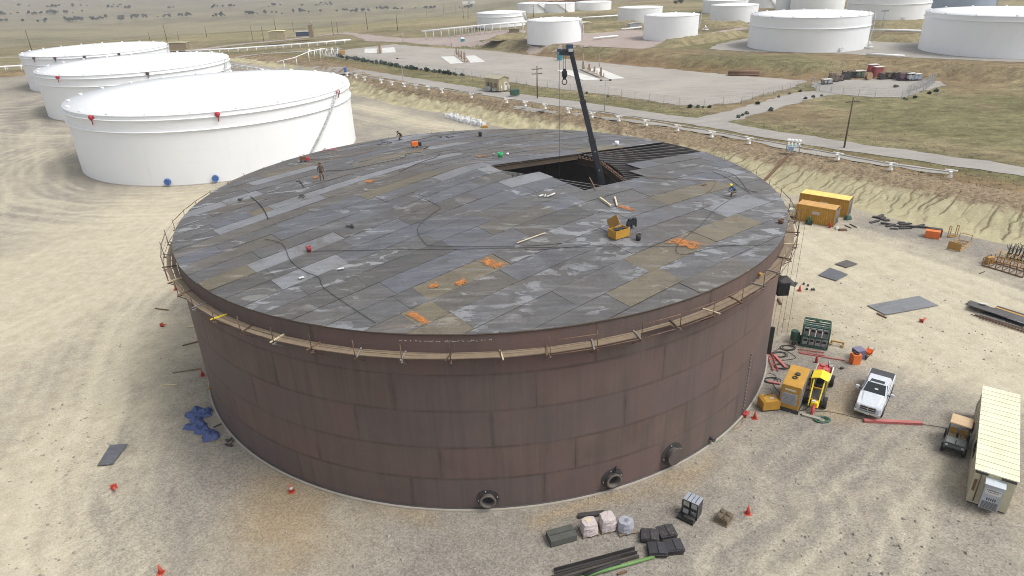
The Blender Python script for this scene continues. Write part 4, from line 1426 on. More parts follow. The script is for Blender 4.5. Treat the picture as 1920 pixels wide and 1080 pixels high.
# ------------------------------------------------------------------ loose things on the roof
def bucket(label, loc, r, h, mat, rz=0.0):
    t = thing("bucket", label, "bucket", loc, rz)
    MB().lathe([(0.01, 0.01), (r * 0.84, 0.0), (r, h), (r * 0.93, h), (r * 0.8, 0.04), (0.01, 0.04)], 18).build("pail", mat, t)
    MB().tube([(r * math.cos(i * PI / 10), 0.03, h + r * 0.55 * math.sin(i * PI / 10)) for i in range(11)], 0.012, 5).build("handle", GREYP, t)
    return t
bucket("small red pail at the left end of the long level roof cable", (-14.958, 46.174, 14.399), 0.19, 0.36, paint("red_pail", (0.28, 0.03, 0.045), 0.5), 0.4)
bucket("bright green bucket beside the far edge of the roof hole", (-0.751, 66.386, 15.722), 0.27, 0.42, GREENB)
bucket("black bucket standing near the far rim of the roof", (-3.274, 81.845, 14.315), 0.22, 0.48, BLACK)
bucket("black bucket beside the yellow tool box on the roof", (9.477, 46.18, 14.434), 0.21, 0.46, DARKST)
bucket("white bucket near the far right rim behind the crane boom", (12.38, 75.084, 14.344), 0.24, 0.44, WHITE)
bucket("dull brown bucket at the right rim of the roof", (21.794, 50.486, 13.76), 0.24, 0.3, RUSTY)
bucket("tiny white tub beside the green bucket on the roof", (0.007, 67.633, 15.59), 0.14, 0.16, WHITE)
bucket("tiny tan tub on the left of the green bucket", (-1.41, 67.543, 15.633), 0.14, 0.16, TAN)

tb = thing("tool_box", "open yellow steel tool box with dark jackets hung over its lid on the roof", "tool box", (8.117, 46.759, 14.551), math.radians(32))
w, d, h = 1.35, 0.85, 0.62
b = MB()
for c, s in (((0, -d / 2, h / 2), (w, .04, h)), ((0, d / 2, h / 2), (w, .04, h)), ((-w / 2, 0, h / 2), (.04, d - .045, h)), ((w / 2, 0, h / 2), (.04, d - .045, h)), ((0, 0, .05), (w - .05, d - .05, .05))):
    b.box(c, s)
b.build("body", YEL, tb)
MB().beam((0, d / 2 + .03, h), (0.0, d / 2 + .45, h + .62), w, .04, (1, 0, 0)).build("lid", OCHRE, tb)
jb = MB()
r_ = random.Random(5)
for i in range(7):
    jb.box((-.4 + i * .13, r_.uniform(-.2, .15), h - .08), (.22, .3, .16), rz=r_.uniform(0, 3))
jb.build("tools", DARKST, tb, bevel=0.03)
jk = thing("jacket", "pair of dark work jackets draped over the lid of the roof tool box", "jacket", (9.102, 47.836, 14.574), math.radians(30))
for dx in (0, .42):
    MB().box((dx, 0.05, .62), (.40, .22, .62), m=Matrix.Rotation(.25, 4, 'X'), taper=.8).box((dx - .2, .02, .42), (.12, .16, .62)).box((dx + .2, .02, .45), (.12, .16, .58)).build("cloth", paint("dark_cloth", (0.025, 0.028, 0.036), 0.95), jk, bevel=0.04)

def lumber(label, a, b, w, h, mat, lift=0.06):
    a, b = Vector(a), Vector(b)
    t = MB().beam(a + Vector((0, 0, lift)) - a, b + Vector((0, 0, lift)) - a, w, h)
    o = t.build("timber", mat)
    o.location = a
    return tag(o, label, "timber")
lumber("pale timber, left of the two lying in a V on the roof", (7.675, 54.095, 15.067), (8.332, 52.391, 14.92), .12, .09, WOODL, .12)
lumber("pale timber, right and shorter of the two lying in a V on the roof", (8.959, 54.365, 14.982), (8.868, 52.44, 14.884), .12, .09, WOODL, .12)
lumber("long whitish strip lying along a seam in the middle of the roof", (0.492, 45.417, 14.718), (2.614, 47.019, 14.813), .08, .04, WOODL, .1)

# welding gear in red and black near the far left rim
def weld_cart(label, loc, rz, c1, c2, s=1.0):
    t = thing("welding_unit", label, "welding unit", loc, rz)
    MB().box((0, 0, .34 * s), (.62 * s, .42 * s, .42 * s)).build("case", c1, t, bevel=.04)
    MB().box((.48 * s, 0, .26 * s), (.30 * s, .36 * s, .34 * s)).build("feeder", c2, t, bevel=.03)
    MB().tube([(-.25 * s, 0, .55 * s), (-.25 * s, 0, .68 * s), (.25 * s, 0, .68 * s), (.25 * s, 0, .55 * s)], .02, 5).build("handle", DARKST, t)
    for x in (-.2, .2):
        for y in (-.2, .2):
            MB().cyl((x * s, y * s - .02, .08), (x * s, y * s + .02, .08), .08, n=10).build("caster", BLACK, t)
    return t
weld_cart("red welding unit with a black feeder left of the kneeling worker", (-10.526, 75.77, 14.684), math.radians(20), ORANGE, BLACK, 1.2)
weld_cart("rusty red welding unit with hoses at the left rim of the roof", (-22.742, 73.54, 14.023), math.radians(10), RUSTY, RED, 1.1)
def clamp_pile(label, px, seed, n=6, mat=DARKST, sp=.5):
    r = random.Random(seed)
    t = thing("scrap_heap", label, "scrap", px)
    for i in range(n):
        a = r.uniform(0, PI)
        p = Vector((r.uniform(-sp, sp), r.uniform(-sp, sp), .05 + .03 * i / n))
        L_ = r.uniform(.25, .7)
        MB().beam(p - Vector((math.cos(a), math.sin(a), 0)) * L_ / 2, p + Vector((math.cos(a), math.sin(a), 0.1)) * L_ / 2, r.uniform(.06, .2), .05).build("offcut", mat, t)
clamp_pile("low heap of dark offcuts beside the kneeling worker", (-14.654, 80.021, 14.149), 1, 8, DARKST, .8)
clamp_pile("dark offcuts and clamps near the far rim left of the black bucket", (-7.524, 82.298, 14.218), 2, 7, DARKST, .9)
clamp_pile("small dark offcuts right of the red welding unit", (-9.159, 74.419, 14.854), 3, 4, DARKST, .5)
clamp_pile("reddish hoses and offcuts at the far left rim above the standing worker", (-21.115, 78.712, 13.854), 4, 7, REDP, .8)
clamp_pile("two dark clamps on the blue plates in the middle of the roof", (-12.524, 49.903, 14.806), 5, 2, BLACK, .12)
clamp_pile("dark clamp on the brown plates at the left of the roof", (-25.09, 59.888, 14.115), 6, 3, BLACK, .2)
clamp_pile("small red clamp on the tan plate left of the blue-shirted worker", (18.075, 59.193, 14.308), 7, 3, RUSTY, .2)
clamp_pile("pale flame-cut offcuts on the grey plate below the hole", (3.053, 54.422, 15.4), 8, 4, SLAB, .35)
clamp_pile("small dark offcuts between the standing worker and the rim", (-18.803, 58.607, 14.682), 9, 3, DARKST, .3)

def cable(label, pts, r, mat, name="cable", cat="cable", n=5, kind="roof"):
    P = [Vector(p) for p in pts]
    out = []
    for i in range(len(P) - 1):
        p0, p1, p2, p3 = P[max(i - 1, 0)], P[i], P[i + 1], P[min(i + 2, len(P) - 1)]
        k = max(3, int((p2 - p1).length / 0.7))
        for j in range(k):
            t = j / k
            out.append(0.5 * ((2 * p1) + (p2 - p0) * t + (2 * p0 - 5 * p1 + 4 * p2 - p3) * t * t + (3 * p1 - p0 - 3 * p2 + p3) * t ** 3))
    out.append(P[-1])
    o0 = out[0].copy()
    for p in out:
        if kind == "roof":
            p.z = roof_z(p.x - TC[0], p.y - TC[1]) + 0.085
        p -= o0
    o = MB().tube(out, r, n).build(name, mat)
    o.location = o0
    return tag(o, label, cat)
CB = BLACK
cable("long black cable running level across the whole roof to the red pail", [(-14.601, 46.022, 14.407), (-10.049, 45.419, 14.583), (-3.765, 44.846, 14.684), (1.634, 44.792, 14.641), (8.609, 44.922, 14.383), (14.589, 45.409, 14.057), (19.546, 45.975, 13.736)], 0.0174, CB)
cable("black cable that curls down the middle of the roof in a big hook", [(-6.798, 53.945, 15.423), (-6.048, 53.025, 15.38), (-5.631, 52.208, 15.323), (-6.162, 51.248, 15.222), (-7.007, 49.38, 15.034), (-7.018, 47.883, 14.9), (-6.27, 46.013, 14.756), (-5.558, 45.51, 14.725), (-2.227, 45.094, 14.715), (2.036, 45.122, 14.658), (5.202, 45.697, 14.608), (5.527, 45.1, 14.544), (1.616, 44.384, 14.603), (1.056, 44.809, 14.654)], 0.0161, CB)
cable("dark cable winding down the left of the roof to the front rim", [(-19.261, 49.167, 14.294), (-17.448, 47.872, 14.351), (-15.995, 44.841, 14.238), (-14.542, 42.981, 14.181), (-13.225, 41.869, 14.156), (-12.616, 40.493, 14.067), (-11.01, 38.602, 13.969), (-9.72, 37.205, 13.883), (-8.311, 35.711, 13.78)], 0.0186, CB)
cable("dark cable kinked across the pale plates at the left of the roof", [(-24.244, 60.66, 14.196), (-22.361, 57.721, 14.343), (-21.097, 55.284, 14.402), (-20.326, 53.567, 14.413)], 0.0310, CB)
cable("rusty hose running from the hole to the blue-shirted worker", [(12.725, 60.825, 14.813), (15.301, 60.644, 14.574), (18.348, 60.729, 14.292), (19.476, 60.778, 14.187), (18.183, 57.824, 14.28), (17.604, 57.133, 14.321)], 0.0248, RUSTY, "hose", "hose")
cable("black hose, upper of two curving towards the right rim above the worker", [(20.853, 64.948, 14.035), (22.051, 63.636, 13.939), (21.948, 60.578, 13.957), (21.743, 58.448, 13.962), (22.462, 57.968, 13.889)], 0.0217, CB, "hose", "hose")
cable("black hose, lower of two curving towards the right rim above the worker", [(20.1, 64.197, 14.112), (21.004, 61.953, 14.044), (21.287, 59.628, 14.014), (21.63, 57.671, 13.962)], 0.0217, CB, "hose", "hose")
cable("dark cable sloping from the blue-shirted worker to the orange stain", [(18.952, 55.109, 14.155), (17.046, 52.675, 14.244), (14.845, 49.081, 14.254), (12.874, 46.475, 14.24), (12.028, 44.896, 14.19), (11.964, 43.955, 14.128), (12.663, 43.991, 14.088), (14.019, 44.752, 14.054), (15.799, 45.493, 13.979), (16.668, 45.738, 13.934)], 0.0161, CB)
cable("short dark cable squiggle on the plates left of the worker in blue", [(15.87, 54.521, 14.409), (16.574, 54.232, 14.339), (16.266, 53.431, 14.338), (16.961, 53.651, 14.286)], 0.0217, RUSTY)
cable("dark hose sweeping over the tan plates behind the standing worker", [(-10.44, 62.872, 15.461), (-9.48, 64.709, 15.493), (-8.219, 66.791, 15.479), (-7.361, 68.062, 15.444), (-7.13, 70.453, 15.265)], 0.0279, CB, "hose", "hose")
cable("dark hose between the standing worker and the far rim", [(-18.581, 67.102, 14.629), (-16.35, 66.483, 14.842), (-14.32, 67.318, 14.984), (-11.872, 68.602, 15.113), (-10.795, 69.716, 15.12), (-10.934, 71.583, 14.983), (-9.333, 71.764, 15.059)], 0.0248, CB, "hose", "hose")
cable("rusty hose along the far left plates to the welding unit", [(-22.462, 74.505, 13.997), (-20.159, 73.06, 14.248), (-18.496, 73.617, 14.344), (-17.494, 73.694, 14.411), (-15.281, 75.682, 14.433)], 0.0248, RUSTY, "hose", "hose")
cable("dark cable along the far plates behind the red welding unit", [(-12.21, 80.01, 14.264), (-10.483, 81.728, 14.186), (-9.261, 83.908, 14.032), (-7.443, 84.619, 14.01), (-4.824, 86.211, 13.902)], 0.0217, CB)
cable("loose dark cable at the left of the standing worker", [(-20.825, 64.071, 14.496), (-20.521, 64.129, 14.522), (-19.993, 62.981, 14.585), (-19.439, 61.709, 14.641)], 0.0372, CB)
MB_mark = MB()
tag(MB().tube([Vector((3.446, 54.205, 15.363)) + Vector((.0, 0, .1)), Vector((3.888, 54.719, 15.37)) + Vector((0, 0, .1))], .08, 6).build("offcut", SLAB), "bright pale offcut on the grey plate below the hole", "scrap")
wp = thing("paper_scrap", "white scrap of paper, left of two on the plates near the red pail", "paper", (-14.415, 41.899, 14.104))
MB().box((0, 0, .1), (.35, .25, .02), rz=.5).build("sheet", SLAB, wp)
wp = thing("paper_scrap", "white scrap of paper, right of two on the plates near the red pail", "paper", (-11.869, 42.8, 14.29))
MB().box((0, 0, .1), (.4, .2, .02), rz=.3).build("sheet", SLAB, wp)
hb_ = thing("hoist_bin", "black ribbed bin with a tarp hung on ropes at the right flank of the tank", "bin", (*(25.444, 56.5, 4.83)[:2], (25.444, 56.5, 4.83)[2]))
bb = MB()
bb.box((0, 0, .1), (1.05, .9, 1.3), taper=1.06)
for i in range(5):
    bb.box((-.42 + i * .21, -.47, .1), (.05, .05, 1.2))
bb.build("bin", BLACK, hb_)
ft = MB()
ft.add([(-.5, -.4, .9), (1.0, -.5, .35), (1.25, .5, .45), (-.4, .6, 1.05), (.3, 0, 1.35), (1.5, .1, .5)], [(0, 1, 4), (1, 2, 4), (2, 3, 4), (3, 0, 4), (1, 5, 2)])
ft.build("tarp", DARKST, hb_)
for x, y in ((-.4, 0), (.35, .1), (.8, .3), (1.15, 0), (.0, .3)):
    MB().cyl((x, y, 2.4 - (25.444, 56.5, 4.83)[2] + 10.3), (x * 1.2 - .3, y - .3, -(25.444, 56.5, 4.83)[2]), .014, n=4).build("rope", DARKST, hb_)
# ------------------------------------------------------------------ white storage tanks
def tank_label_group():
    return "white storage tanks of the depot"
def white_tank(label, x, y, z, R, h, slope=0.045, rings=(), vents=0, det=72, stair=None, devices=(), manways=(), mat=None, name="storage_tank", chime=True):
    mat = mat or WHITE
    t = thing(name, label, "storage tank", (x, y, z), 0, tank_label_group())
    MB().lathe([(R, -0.6), (R, h)], det).build("shell", mat, t)
    MB().lathe([(R + .12, h - .02), (R + .12, h + .05), (R * .66, h + .05 + slope * R * .34), (R * .33, h + .05 + slope * R * .67), (0.02, h + .05 + slope * R)], det).build("roof", mat, t)
    for rz_ in rings:
        MB().lathe([(R + .01, rz_ - .14), (R + .30, rz_ - .02), (R + .30, rz_ + .06), (R + .01, rz_ + .10)], det).build("wind_girder", mat, t)
    if chime:
        MB().lathe([(R + .01, -.4), (R + .22, -.4), (R + .22, .12), (R + .01, .14)], det).build("base_rim", CONC if R > 20 else mat, t)
    for i in range(vents):
        a = 2 * PI * (i + .3) / vents
        p = Vector((math.cos(a) * (R - .7), math.sin(a) * (R - .7), h + .06))
        MB().cyl(p, p + Vector((0, 0, .32)), .34, n=10).build("roof_vent", mat, t)
    for k in range(min(5, int(h // 2.4))):             # weld lines of the courses, a few centimetres proud
        zz = h * (k + 1) / (min(5, int(h // 2.4)) + 1)
        if all(abs(zz - q) > .5 for q in rings):
            MB().lathe([(R + .003, zz - .025), (R + .02, zz), (R + .003, zz + .025)], det).build("course_weld", mat, t)
    for a, c in devices:
        a = math.radians(a)
        p = Vector((math.cos(a) * (R + .3), math.sin(a) * (R + .3), h - .35))
        d = MB().cyl(p + Vector((0, 0, -.45)), p + Vector((0, 0, .35)), .30, n=12).cyl(p + Vector((0, 0, .05)), Vector((math.cos(a) * (R - .1), math.sin(a) * (R - .1), h - .3)), .18, n=8)
        d.cyl(p + Vector((-.35, -.2, 0)), p + Vector((.35, .2, 0)), .2, n=8).cyl(p + Vector((0, 0, -.45)), p + Vector((0, 0, -1.2)), .09, n=6)
        d.build("foam_chamber", c, t)
    for a, zz, r, c in manways:
        a = math.radians(a)
        ax = Matrix.Rotation(a, 3, 'Z') @ Matrix(((0, 0, 1), (0, 1, 0), (-1, 0, 0)))
        mw = MB().lathe([(.01, .45), (r, .45), (r, .30), (r * .85, .30), (r * .85, 0)], 24, (math.cos(a) * R, math.sin(a) * R, zz), axis=ax, smooth=False).build("manway", c, t)
        lug = MB()
        for k in range(12):
            p = Vector((math.cos(a) * R, math.sin(a) * R, zz)) + ax @ Vector((r * .86 * math.cos(k * PI / 6), r * .86 * math.sin(k * PI / 6), .46))
            lug.cyl(p, p + ax @ Vector((0, 0, .08)), .06, n=6)
        lug.build("manway_bolt", GREYP, mw)["kind"] = "stuff"
        MB().lathe([(r * 1.02, .01), (r * 1.5, .01), (r * 1.5, .04), (r * 1.02, .04)], 24, (math.cos(a) * R, math.sin(a) * R, zz), axis=ax, smooth=False).build("manway_plate", mat, t)
    if stair:
        a0, a1 = math.radians(stair[0]), math.radians(stair[1])
        N = 44
        s1 = [Vector((math.cos(a0 + (a1 - a0) * i / N) * (R + .75), math.sin(a0 + (a1 - a0) * i / N) * (R + .75), .2 + (h - .2) * i / N)) for i in range(N + 1)]
        s0 = [Vector((p.x * (R + .1) / (R + .75), p.y * (R + .1) / (R + .75), p.z)) for p in s1]
        st = MB().tube(s1, .09, 4).tube(s0, .07, 4)
        so = st.build("stair", paint("stair_grey", (.52, .55, .55), .5) if R > 20 else mat, t)
        tr = MB()
        for i in range(0, N):
            c = (s0[i] + s1[i]) / 2
            tr.box(c, (.62, .26, .04), rz=math.atan2(c.y, c.x))
        tr.build("tread", GREYP, so)
        rl = MB().tube([p + Vector((0, 0, 1.0)) for p in s1], .03, 4)
        for i in range(0, N, 3):
            rl.cyl(s1[i], s1[i] + Vector((0, 0, 1.0)), .025, n=4)
        rl.build("handrail", mat, so)
    return t

REDC = paint("foam_chamber_red", (0.42, 0.02, 0.03), 0.5)
DKC = paint("foam_chamber_dark", (0.10, 0.06, 0.06), 0.6)
t1 = white_tank("big white tank nearest the camera, left of the brown one, with two blue manways", -58.85, 140.2, 0, 26.5, 12.1, slope=.030, rings=(9.35, 11.35), vents=22, det=120, stair=(-40, -13),
                devices=((-116, REDC), (-68, REDC), (-12, REDC)), manways=((-90.6, .85, .58, BLUE), (-73.5, .9, .58, BLUE)))
sp = MB()
t2 = white_tank("white tank, middle of the row of three at the left of the picture", -103.0, 197.5, 0, 24.2, 11.4, slope=.030, rings=(8.7, 10.6), vents=22, det=110, stair=(-22, 4), devices=((-110, REDC), (-58, DKC)))
t3 = white_tank("white tank, farthest of the row of three at the left of the picture", -141.0, 246.5, 0, 22.4, 11.0, slope=.030, rings=(8.4, 10.3), vents=20, det=100, stair=(-8, 16), devices=((-112, DKC), (-92, DKC), (-70, DKC), (-45, DKC)))
MB().cyl((0, 0, 11.5), (0, 0, 12.6), .5, n=12).build("centre_vent", WHITE, t3)

def far_tank(label, bx, by, z, R, h, **kw):
    """bx, by: the point of the shell nearest the camera"""
    d = math.hypot(bx, by)
    return white_tank(label, bx * (d + R) / d, by * (d + R) / d, z, R, h, chime=False, **kw)
far_tank("small white tank directly behind the crane boom tip", *(18.191, 257.413), 6.6, 10.17, 7.5, slope=.09, vents=7, det=64, stair=(10, -30))
far_tank("small white tank with a band near its top behind the high pipe rack", *(-1.009, 335.826), 6.6, 11.78, 5.8, slope=.08, rings=(4.3,), det=64, stair=(0, -30))
far_tank("small white tank right of the boom, with a band of grass on its right", *(59.231, 252.905), 6.6, 9.80, 8.2, slope=.07, vents=7, det=64, stair=(20, -20))
far_tank("white tank partly hidden behind the small tank right of the boom", *(62.972, 331.583), 6.6, 10.38, 6.4, slope=.05, det=56)
far_tank("white tank standing in front of its twin left of the wide banded tank", *(102.135, 318.511), 6.6, 10.44, 6.9, slope=.06, det=56)
far_tank("white tank half hidden behind its twin near the top edge", *(114.651, 372.965), 6.6, 11.56, 6.2, slope=.04, det=56)
far_tank("wide white tank with one band, on the terrace above the fenced gravel plot", *(89.827, 210.095), 6.6, 17.82, 9.7, slope=.045, rings=(6.6,), vents=16, det=100, stair=(-12, -34), manways=((-80, .9, .5, WHITE),))
far_tank("wide white tank cut by the right edge of the picture", *(131.591, 185.501), 6.6, 21.06, 10.4, slope=.05, rings=(9.1,), vents=14, det=100, devices=((-106, DKC),))
far_tank("big white tank with a middle band near the top right, lamp pole in front", *(164.332, 307.332), 6.6, 16.76, 13.0, slope=.045, rings=(6.2,), det=90, manways=((-95, .8, .5, WHITE),))
far_tank("big white tank cut by the top edge, left of the banded one", *(158.34, 363.733), 6.6, 13.07, 13.5, slope=.045, det=80)
far_tank("blue-grey tank at the top right corner behind the white ones", *(218.171, 345.42), 6.6, 15.84, 13.5, slope=.045, det=80, mat=paint("blue_grey_tank", (0.30, 0.36, 0.46), .5, wear=.05, sc=.15), stair=(-30, -60))
far_tank("white tank with pipework at its foot at the top edge, right of the pair", *(146.541, 407.029), 6.6, 9.20, 8.3, slope=.05, det=56, stair=(-60, -110))
far_tank("narrow white tank peeping out between two larger ones at the top edge", *(149.914, 385.711), 6.6, 4.16, 7.3, slope=.05, det=40)
far_tank("low white tank far off behind the boom tip, left one", *(18.131, 424.91), 6.6, 10.0, 5.2, slope=.05, det=48, stair=(-40, -80))
far_tank("low white tank far off behind the boom tip, right neighbour of the other", *(32.395, 422.587), 6.6, 9.7, 4.8, slope=.05, det=48, stair=(-60, -95))
far_tank("low white tank farthest off, above the small tank right of the boom", *(53.784, 431.421), 6.6, 11.0, 4.4, slope=.05, det=48)

# ------------------------------------------------------------------ vehicles and gear on the ground
def container(label, loc, rz, Lc, W, Hc, cwall, croof, logo=True, rusted=0):
    t = thing("shipping_container", label, "container", loc, rz)
    m = MB()
    n = int(Lc / .14)
    for s in (-1, 1):                                  # ribbed long walls
        vs, fs = [], []
        for i in range(n * 2 + 1):
            x = -Lc / 2 + Lc * i / (2 * n)
            y = s * (W / 2 - (.045 if (i // 2) % 2 else 0))
            vs += [(x, y, .12), (x, y, Hc - .08)]
        for i in range(n * 2):
            fs.append((2 * i, 2 * i + 2, 2 * i + 3, 2 * i + 1))
        m.add(vs, fs)
    m.box((-Lc / 2 + .03, 0, Hc / 2), (.05, W - .1, Hc - .2))
    m.build("wall", cwall, t)
    f = MB()
    for x in (-1, 1):
        for y in (-1, 1):
            f.box((x * (Lc / 2 - .06), y * (W / 2 - .05), Hc / 2), (.14, .14, Hc - .001))
    for y in (-1, 1):
        f.box((0, y * (W / 2 - .04), .07), (Lc - .28, .12, .14)).box((0, y * (W / 2 - .04), Hc - .06), (Lc - .28, .12, .12))
    f.build("frame", cwall, t)
    r = MB()
    k = int(Lc / .5)
    for i in range(k):
        r.box((-Lc / 2 + .1 + (Lc - .2) * (i + .5) / k, 0, Hc - .02), ((Lc - .2) / k - .05, W - .18, .06))
    r.box((0, 0, Hc - .05), (Lc - .2, W - .12, .05))
    r.build("roof", croof, t)
    for s in (-1, 1):
        d = MB().box((Lc / 2 - .02, s * W * .24, Hc / 2), (.06, W * .46, Hc - .3)).build("door", paint("container_door", (0.13, 0.11, 0.10), .7), t)
        b = MB()
        for k2 in (-.25, .25):
            b.cyl((Lc / 2 + .03, s * W * .24 + k2, .2), (Lc / 2 + .03, s * W * .24 + k2, Hc - .2), .025, n=6)
        b.build("lock_bar", GREYP, d)
    if logo:
        s = MB().box((0.1, -W / 2 - .022, Hc * .62), (.95, .012, .42)).build("sign", SLAB, t)
        g = MB()
        for i, wd in enumerate((.10, .06, .09, .07, .1, .06, .08)):
            g.box((-.28 + i * .11, -W / 2 - .032, Hc * .64), (wd * .8, .008, .07))
        g.box((.1, -W / 2 - .032, Hc * .555), (.62, .008, .035))
        g.build("lettering", RED, s)
    return t
def ang_of(a, b):
    return math.atan2(b[1] - a[1], b[0] - a[0])
ca, cb2 = (39.441, 87.226), (43.458, 84.048)
rzc = ang_of(ca, cb2)
nrm = Vector((-math.sin(rzc), math.cos(rzc), 0))
mid = Vector(((ca[0] + cb2[0]) / 2, (ca[1] + cb2[1]) / 2, 0)) + nrm * 1.1
container("yellow shipping container, front and smaller of the two, with a rust-stained roof", mid, rzc, math.dist(ca, cb2), 2.2, 2.4, YEL, paint("rusty_container_roof", (0.52, 0.30, 0.10), .7, wear=.6, sc=.8, dirt=(.38, .16, .05)))
cb3 = (46.756, 87.351)
p2 = Vector((cb3[0], cb3[1], 0)) - Vector((math.cos(rzc), math.sin(rzc), 0)) * 3.3 + nrm * 1.15
container("yellow shipping container at the back with bright yellow panels on its roof", p2, rzc, 6.6, 2.25, 2.5, YEL, paint("bright_container_roof", (0.72, 0.56, 0.16), .6, wear=.4, sc=1.5, dirt=(.5, .42, .2)))
bx = thing("steel_box", "pale beige drum tank tucked between the brown tank and the yellow containers", "tank", (*(39.676, 88.203), 0), rzc)
MB().cyl((-.6, 0, .75), (.6, 0, .75), .62, n=18).build("barrel", CREAM, bx, bevel=.04)
MB().box((-.35, 0, .1), (.15, 1, .3)).box((.35, 0, .1), (.15, 1, .3)).build("cradle", DARKST, bx)
cg = thing("hose_cart", "dark green hose cart standing against the front container", "cart", (*(40.812, 85.529), 0), rzc)
MB().box((0, -.2, .5), (.6, .3, .8)).build("frame", GREEN, cg, bevel=.03)
for s in (-1, 1):
    MB().cyl((s * .36 - .05, -.2, .3), (s * .36 + .05, -.2, .3), .3, n=14).build("wheel", BLACK, cg)
MB().tube([(.18 * math.cos(i * PI / 6) , -.42, .95 + .3 * math.sin(i * PI / 6)) for i in range(12)], .06, 6, True).build("hose_coil", GREENP, cg)
rc = thing("gas_cylinder", "small red cylinder at the door end of the front container", "cylinder", (*(42.896, 83.898), 0))
MB().lathe([(.01, 0), (.16, 0), (.16, .55), (.06, .68), (.05, .75), (.01, .76)], 14).build("bottle", RED, rc)
gs = thing("rubbish_bag", "dark green bag lying by the door of the back container", "bag", (*(46.638, 86.779), 0), .4)
MB().box((0, 0, .3), (1.1, .7, .6), taper=.6).build("sack", GREEN, gs, bevel=.12)
for i, (px, lb, mm, L_, a) in enumerate([((43.651, 83.425), "white sack lying in front of the containers", SLAB, .6, .3), ((44.097, 82.688), "rusty offcut beside the white sack in front of the containers", RUSTY, 1.2, -.1)]):
    MBo = MB().box((0, 0, .14), (L_, .4, .28), rz=a, taper=.7).build("sack" if i == 0 else "offcut", mm, bevel=.05)
    MBo.location = (*px, 0)
    tag(MBo, lb, "sack" if i == 0 else "scrap")
for px1, px2, lb in (((45.216, 84.498), (45.542, 83.352), "thin angle bar, left of a pair on the gravel by the containers"), ((46.092, 84.828), (46.363, 83.578), "thin angle bar, right of a pair on the gravel by the containers")):
    lumber(lb, (*px1, 0), (*px2, 0), .12, .1, DARKST)

# dark plate offcuts scattered along the foot of the bank
r_ = random.Random(17)
SCR = [(50.837, 86.917), (51.33, 86.439), (51.505, 85.784), (49.669, 85.325), (50.784, 84.391), (51.027, 83.754), (52.916, 84.604), (53.252, 84.16), (52.083, 83.454), (53.305, 83.341), (54.701, 83.414), (54.782, 82.803), (50.831, 82.568), (52.348, 82.627), (51.647, 87.492), (54.215, 83.055)]
for i, p in enumerate(SCR):
    m = MB()
    L_, W_ = r_.uniform(.7, 1.7), r_.uniform(.25, .5)
    pl = [(-L_ / 2, -W_ / 2), (L_ / 2, -W_ / 2 * r_.uniform(.4, 1)), (L_ / 2 * r_.uniform(.7, 1), W_ / 2), (-L_ / 2, W_ / 2 * r_.uniform(.5, 1))]
    m.prism(pl, .02, .12 + r_.uniform(0, .15))
    o = m.build("plate_offcut", DARKST)
    o.location = (*p, 0)
    o.rotation_euler = (r_.uniform(-.12, .12), r_.uniform(-.12, .12), r_.uniform(-.9, .6))
    tag(o, "dark plate offcut lying among others at the foot of the bank", "scrap", "plate offcuts scattered along the foot of the bank")

rb = thing("steel_bin", "red steel skip with a black box behind it at the foot of the bank", "bin", (*(53.965, 79.308), 0), ang_of((53.299, 79.46), (54.357, 78.81)))
MB().box((0, 0, .5), (1.6, .8, .95), taper=1.05).build("bin", ORANGE, rb, bevel=.03)
MB().box((.25, .75, .55), (1.55, .6, 1.0)).build("back_box", DARKST, rb, bevel=.03)

def frame_rack(label, loc, rz, Lr, W, Hh, mat, n=4, end=True):
    t = thing("steel_rack", label, "rack", loc, rz)
    for s in (-1, 1):
        m = MB().beam((-Lr / 2, s * W / 2, .1), (Lr / 2, s * W / 2, .1), .1, .12)
        m.build("runner", mat, t)
    for i in range(n + 1):
        x = -Lr / 2 + Lr * i / n
        m = MB().beam((x, -W / 2, .1), (x, W / 2, .1), .08, .08)
        if i in (0, n) or n > 4:
            m.beam((x, -W / 2, .1), (x, -W / 2, Hh), .07, .07).beam((x, W / 2, .1), (x, W / 2, Hh), .07, .07)
            m.beam((x, -W / 2, Hh), (x, W / 2, Hh), .07, .07)
        m.build("hoop", mat, t)
    if end:
        MB().box((-Lr / 2, 0, Hh * .55), (.06, W * .98, Hh * 1.0)).build("end_panel", mat, t)
    return t
a1, a2 = (53.858, 74.63), (57.47, 77.806)
frame_rack("ochre steel cradle with a solid front panel standing at the foot of the bank", (*(55.641, 76.365), 0), ang_of(a1, a2), 4.0, 1.35, 1.0, OCHRE, 4)
frame_rack("ochre upright frame standing behind the cradle at the foot of the bank", (*(56.591, 79.354), 0), .2, 1.1, .3, 1.5, OCHRE, 1, False)
frame_rack("tangled rusty frame racks, nearer one at the right edge", (*(56.446, 69.045), 0), ang_of((55.561, 70.016), (57.025, 67.684)), 4.2, 1.8, 1.0, RUSTY, 6, False)
frame_rack("tangled rusty frame rack behind the nearer one at the right edge", (*(58.592, 70.383), 0), ang_of((57.518, 71.088), (59.333, 68.816)), 4.0, 1.8, 1.0, OCHRE, 6, False)
frame_rack("dark slatted crate frame behind the racks at the right edge", (*(60.137, 71.977), 0), ang_of((59.524, 72.187), (61.06, 70.8)), 2.4, 1.6, 1.4, DARKST, 7, False)
bxr = thing("steel_box", "small ochre box standing left of the tangled racks", "box", (*(55.723, 70.923), 0), .35)
MB().box((-.25, 0, .45), (.5, .5, .9)).box((.35, .0, .4), (.45, .5, .8)).build("box", OCHRE, bxr, bevel=.02)
wb = MB()
for i in range(26):
    p = Vector((r_.uniform(-2.6, 1.6), r_.uniform(-.6, .6), 0))
    wb.cyl(p, p + Vector((r_.uniform(-.6, .6), r_.uniform(-.6, .6), r_.uniform(.3, 1.0))), .03, n=4)
o = wb.build("brush_pile", paint("dry_twigs", (.12, .10, .06), .9))
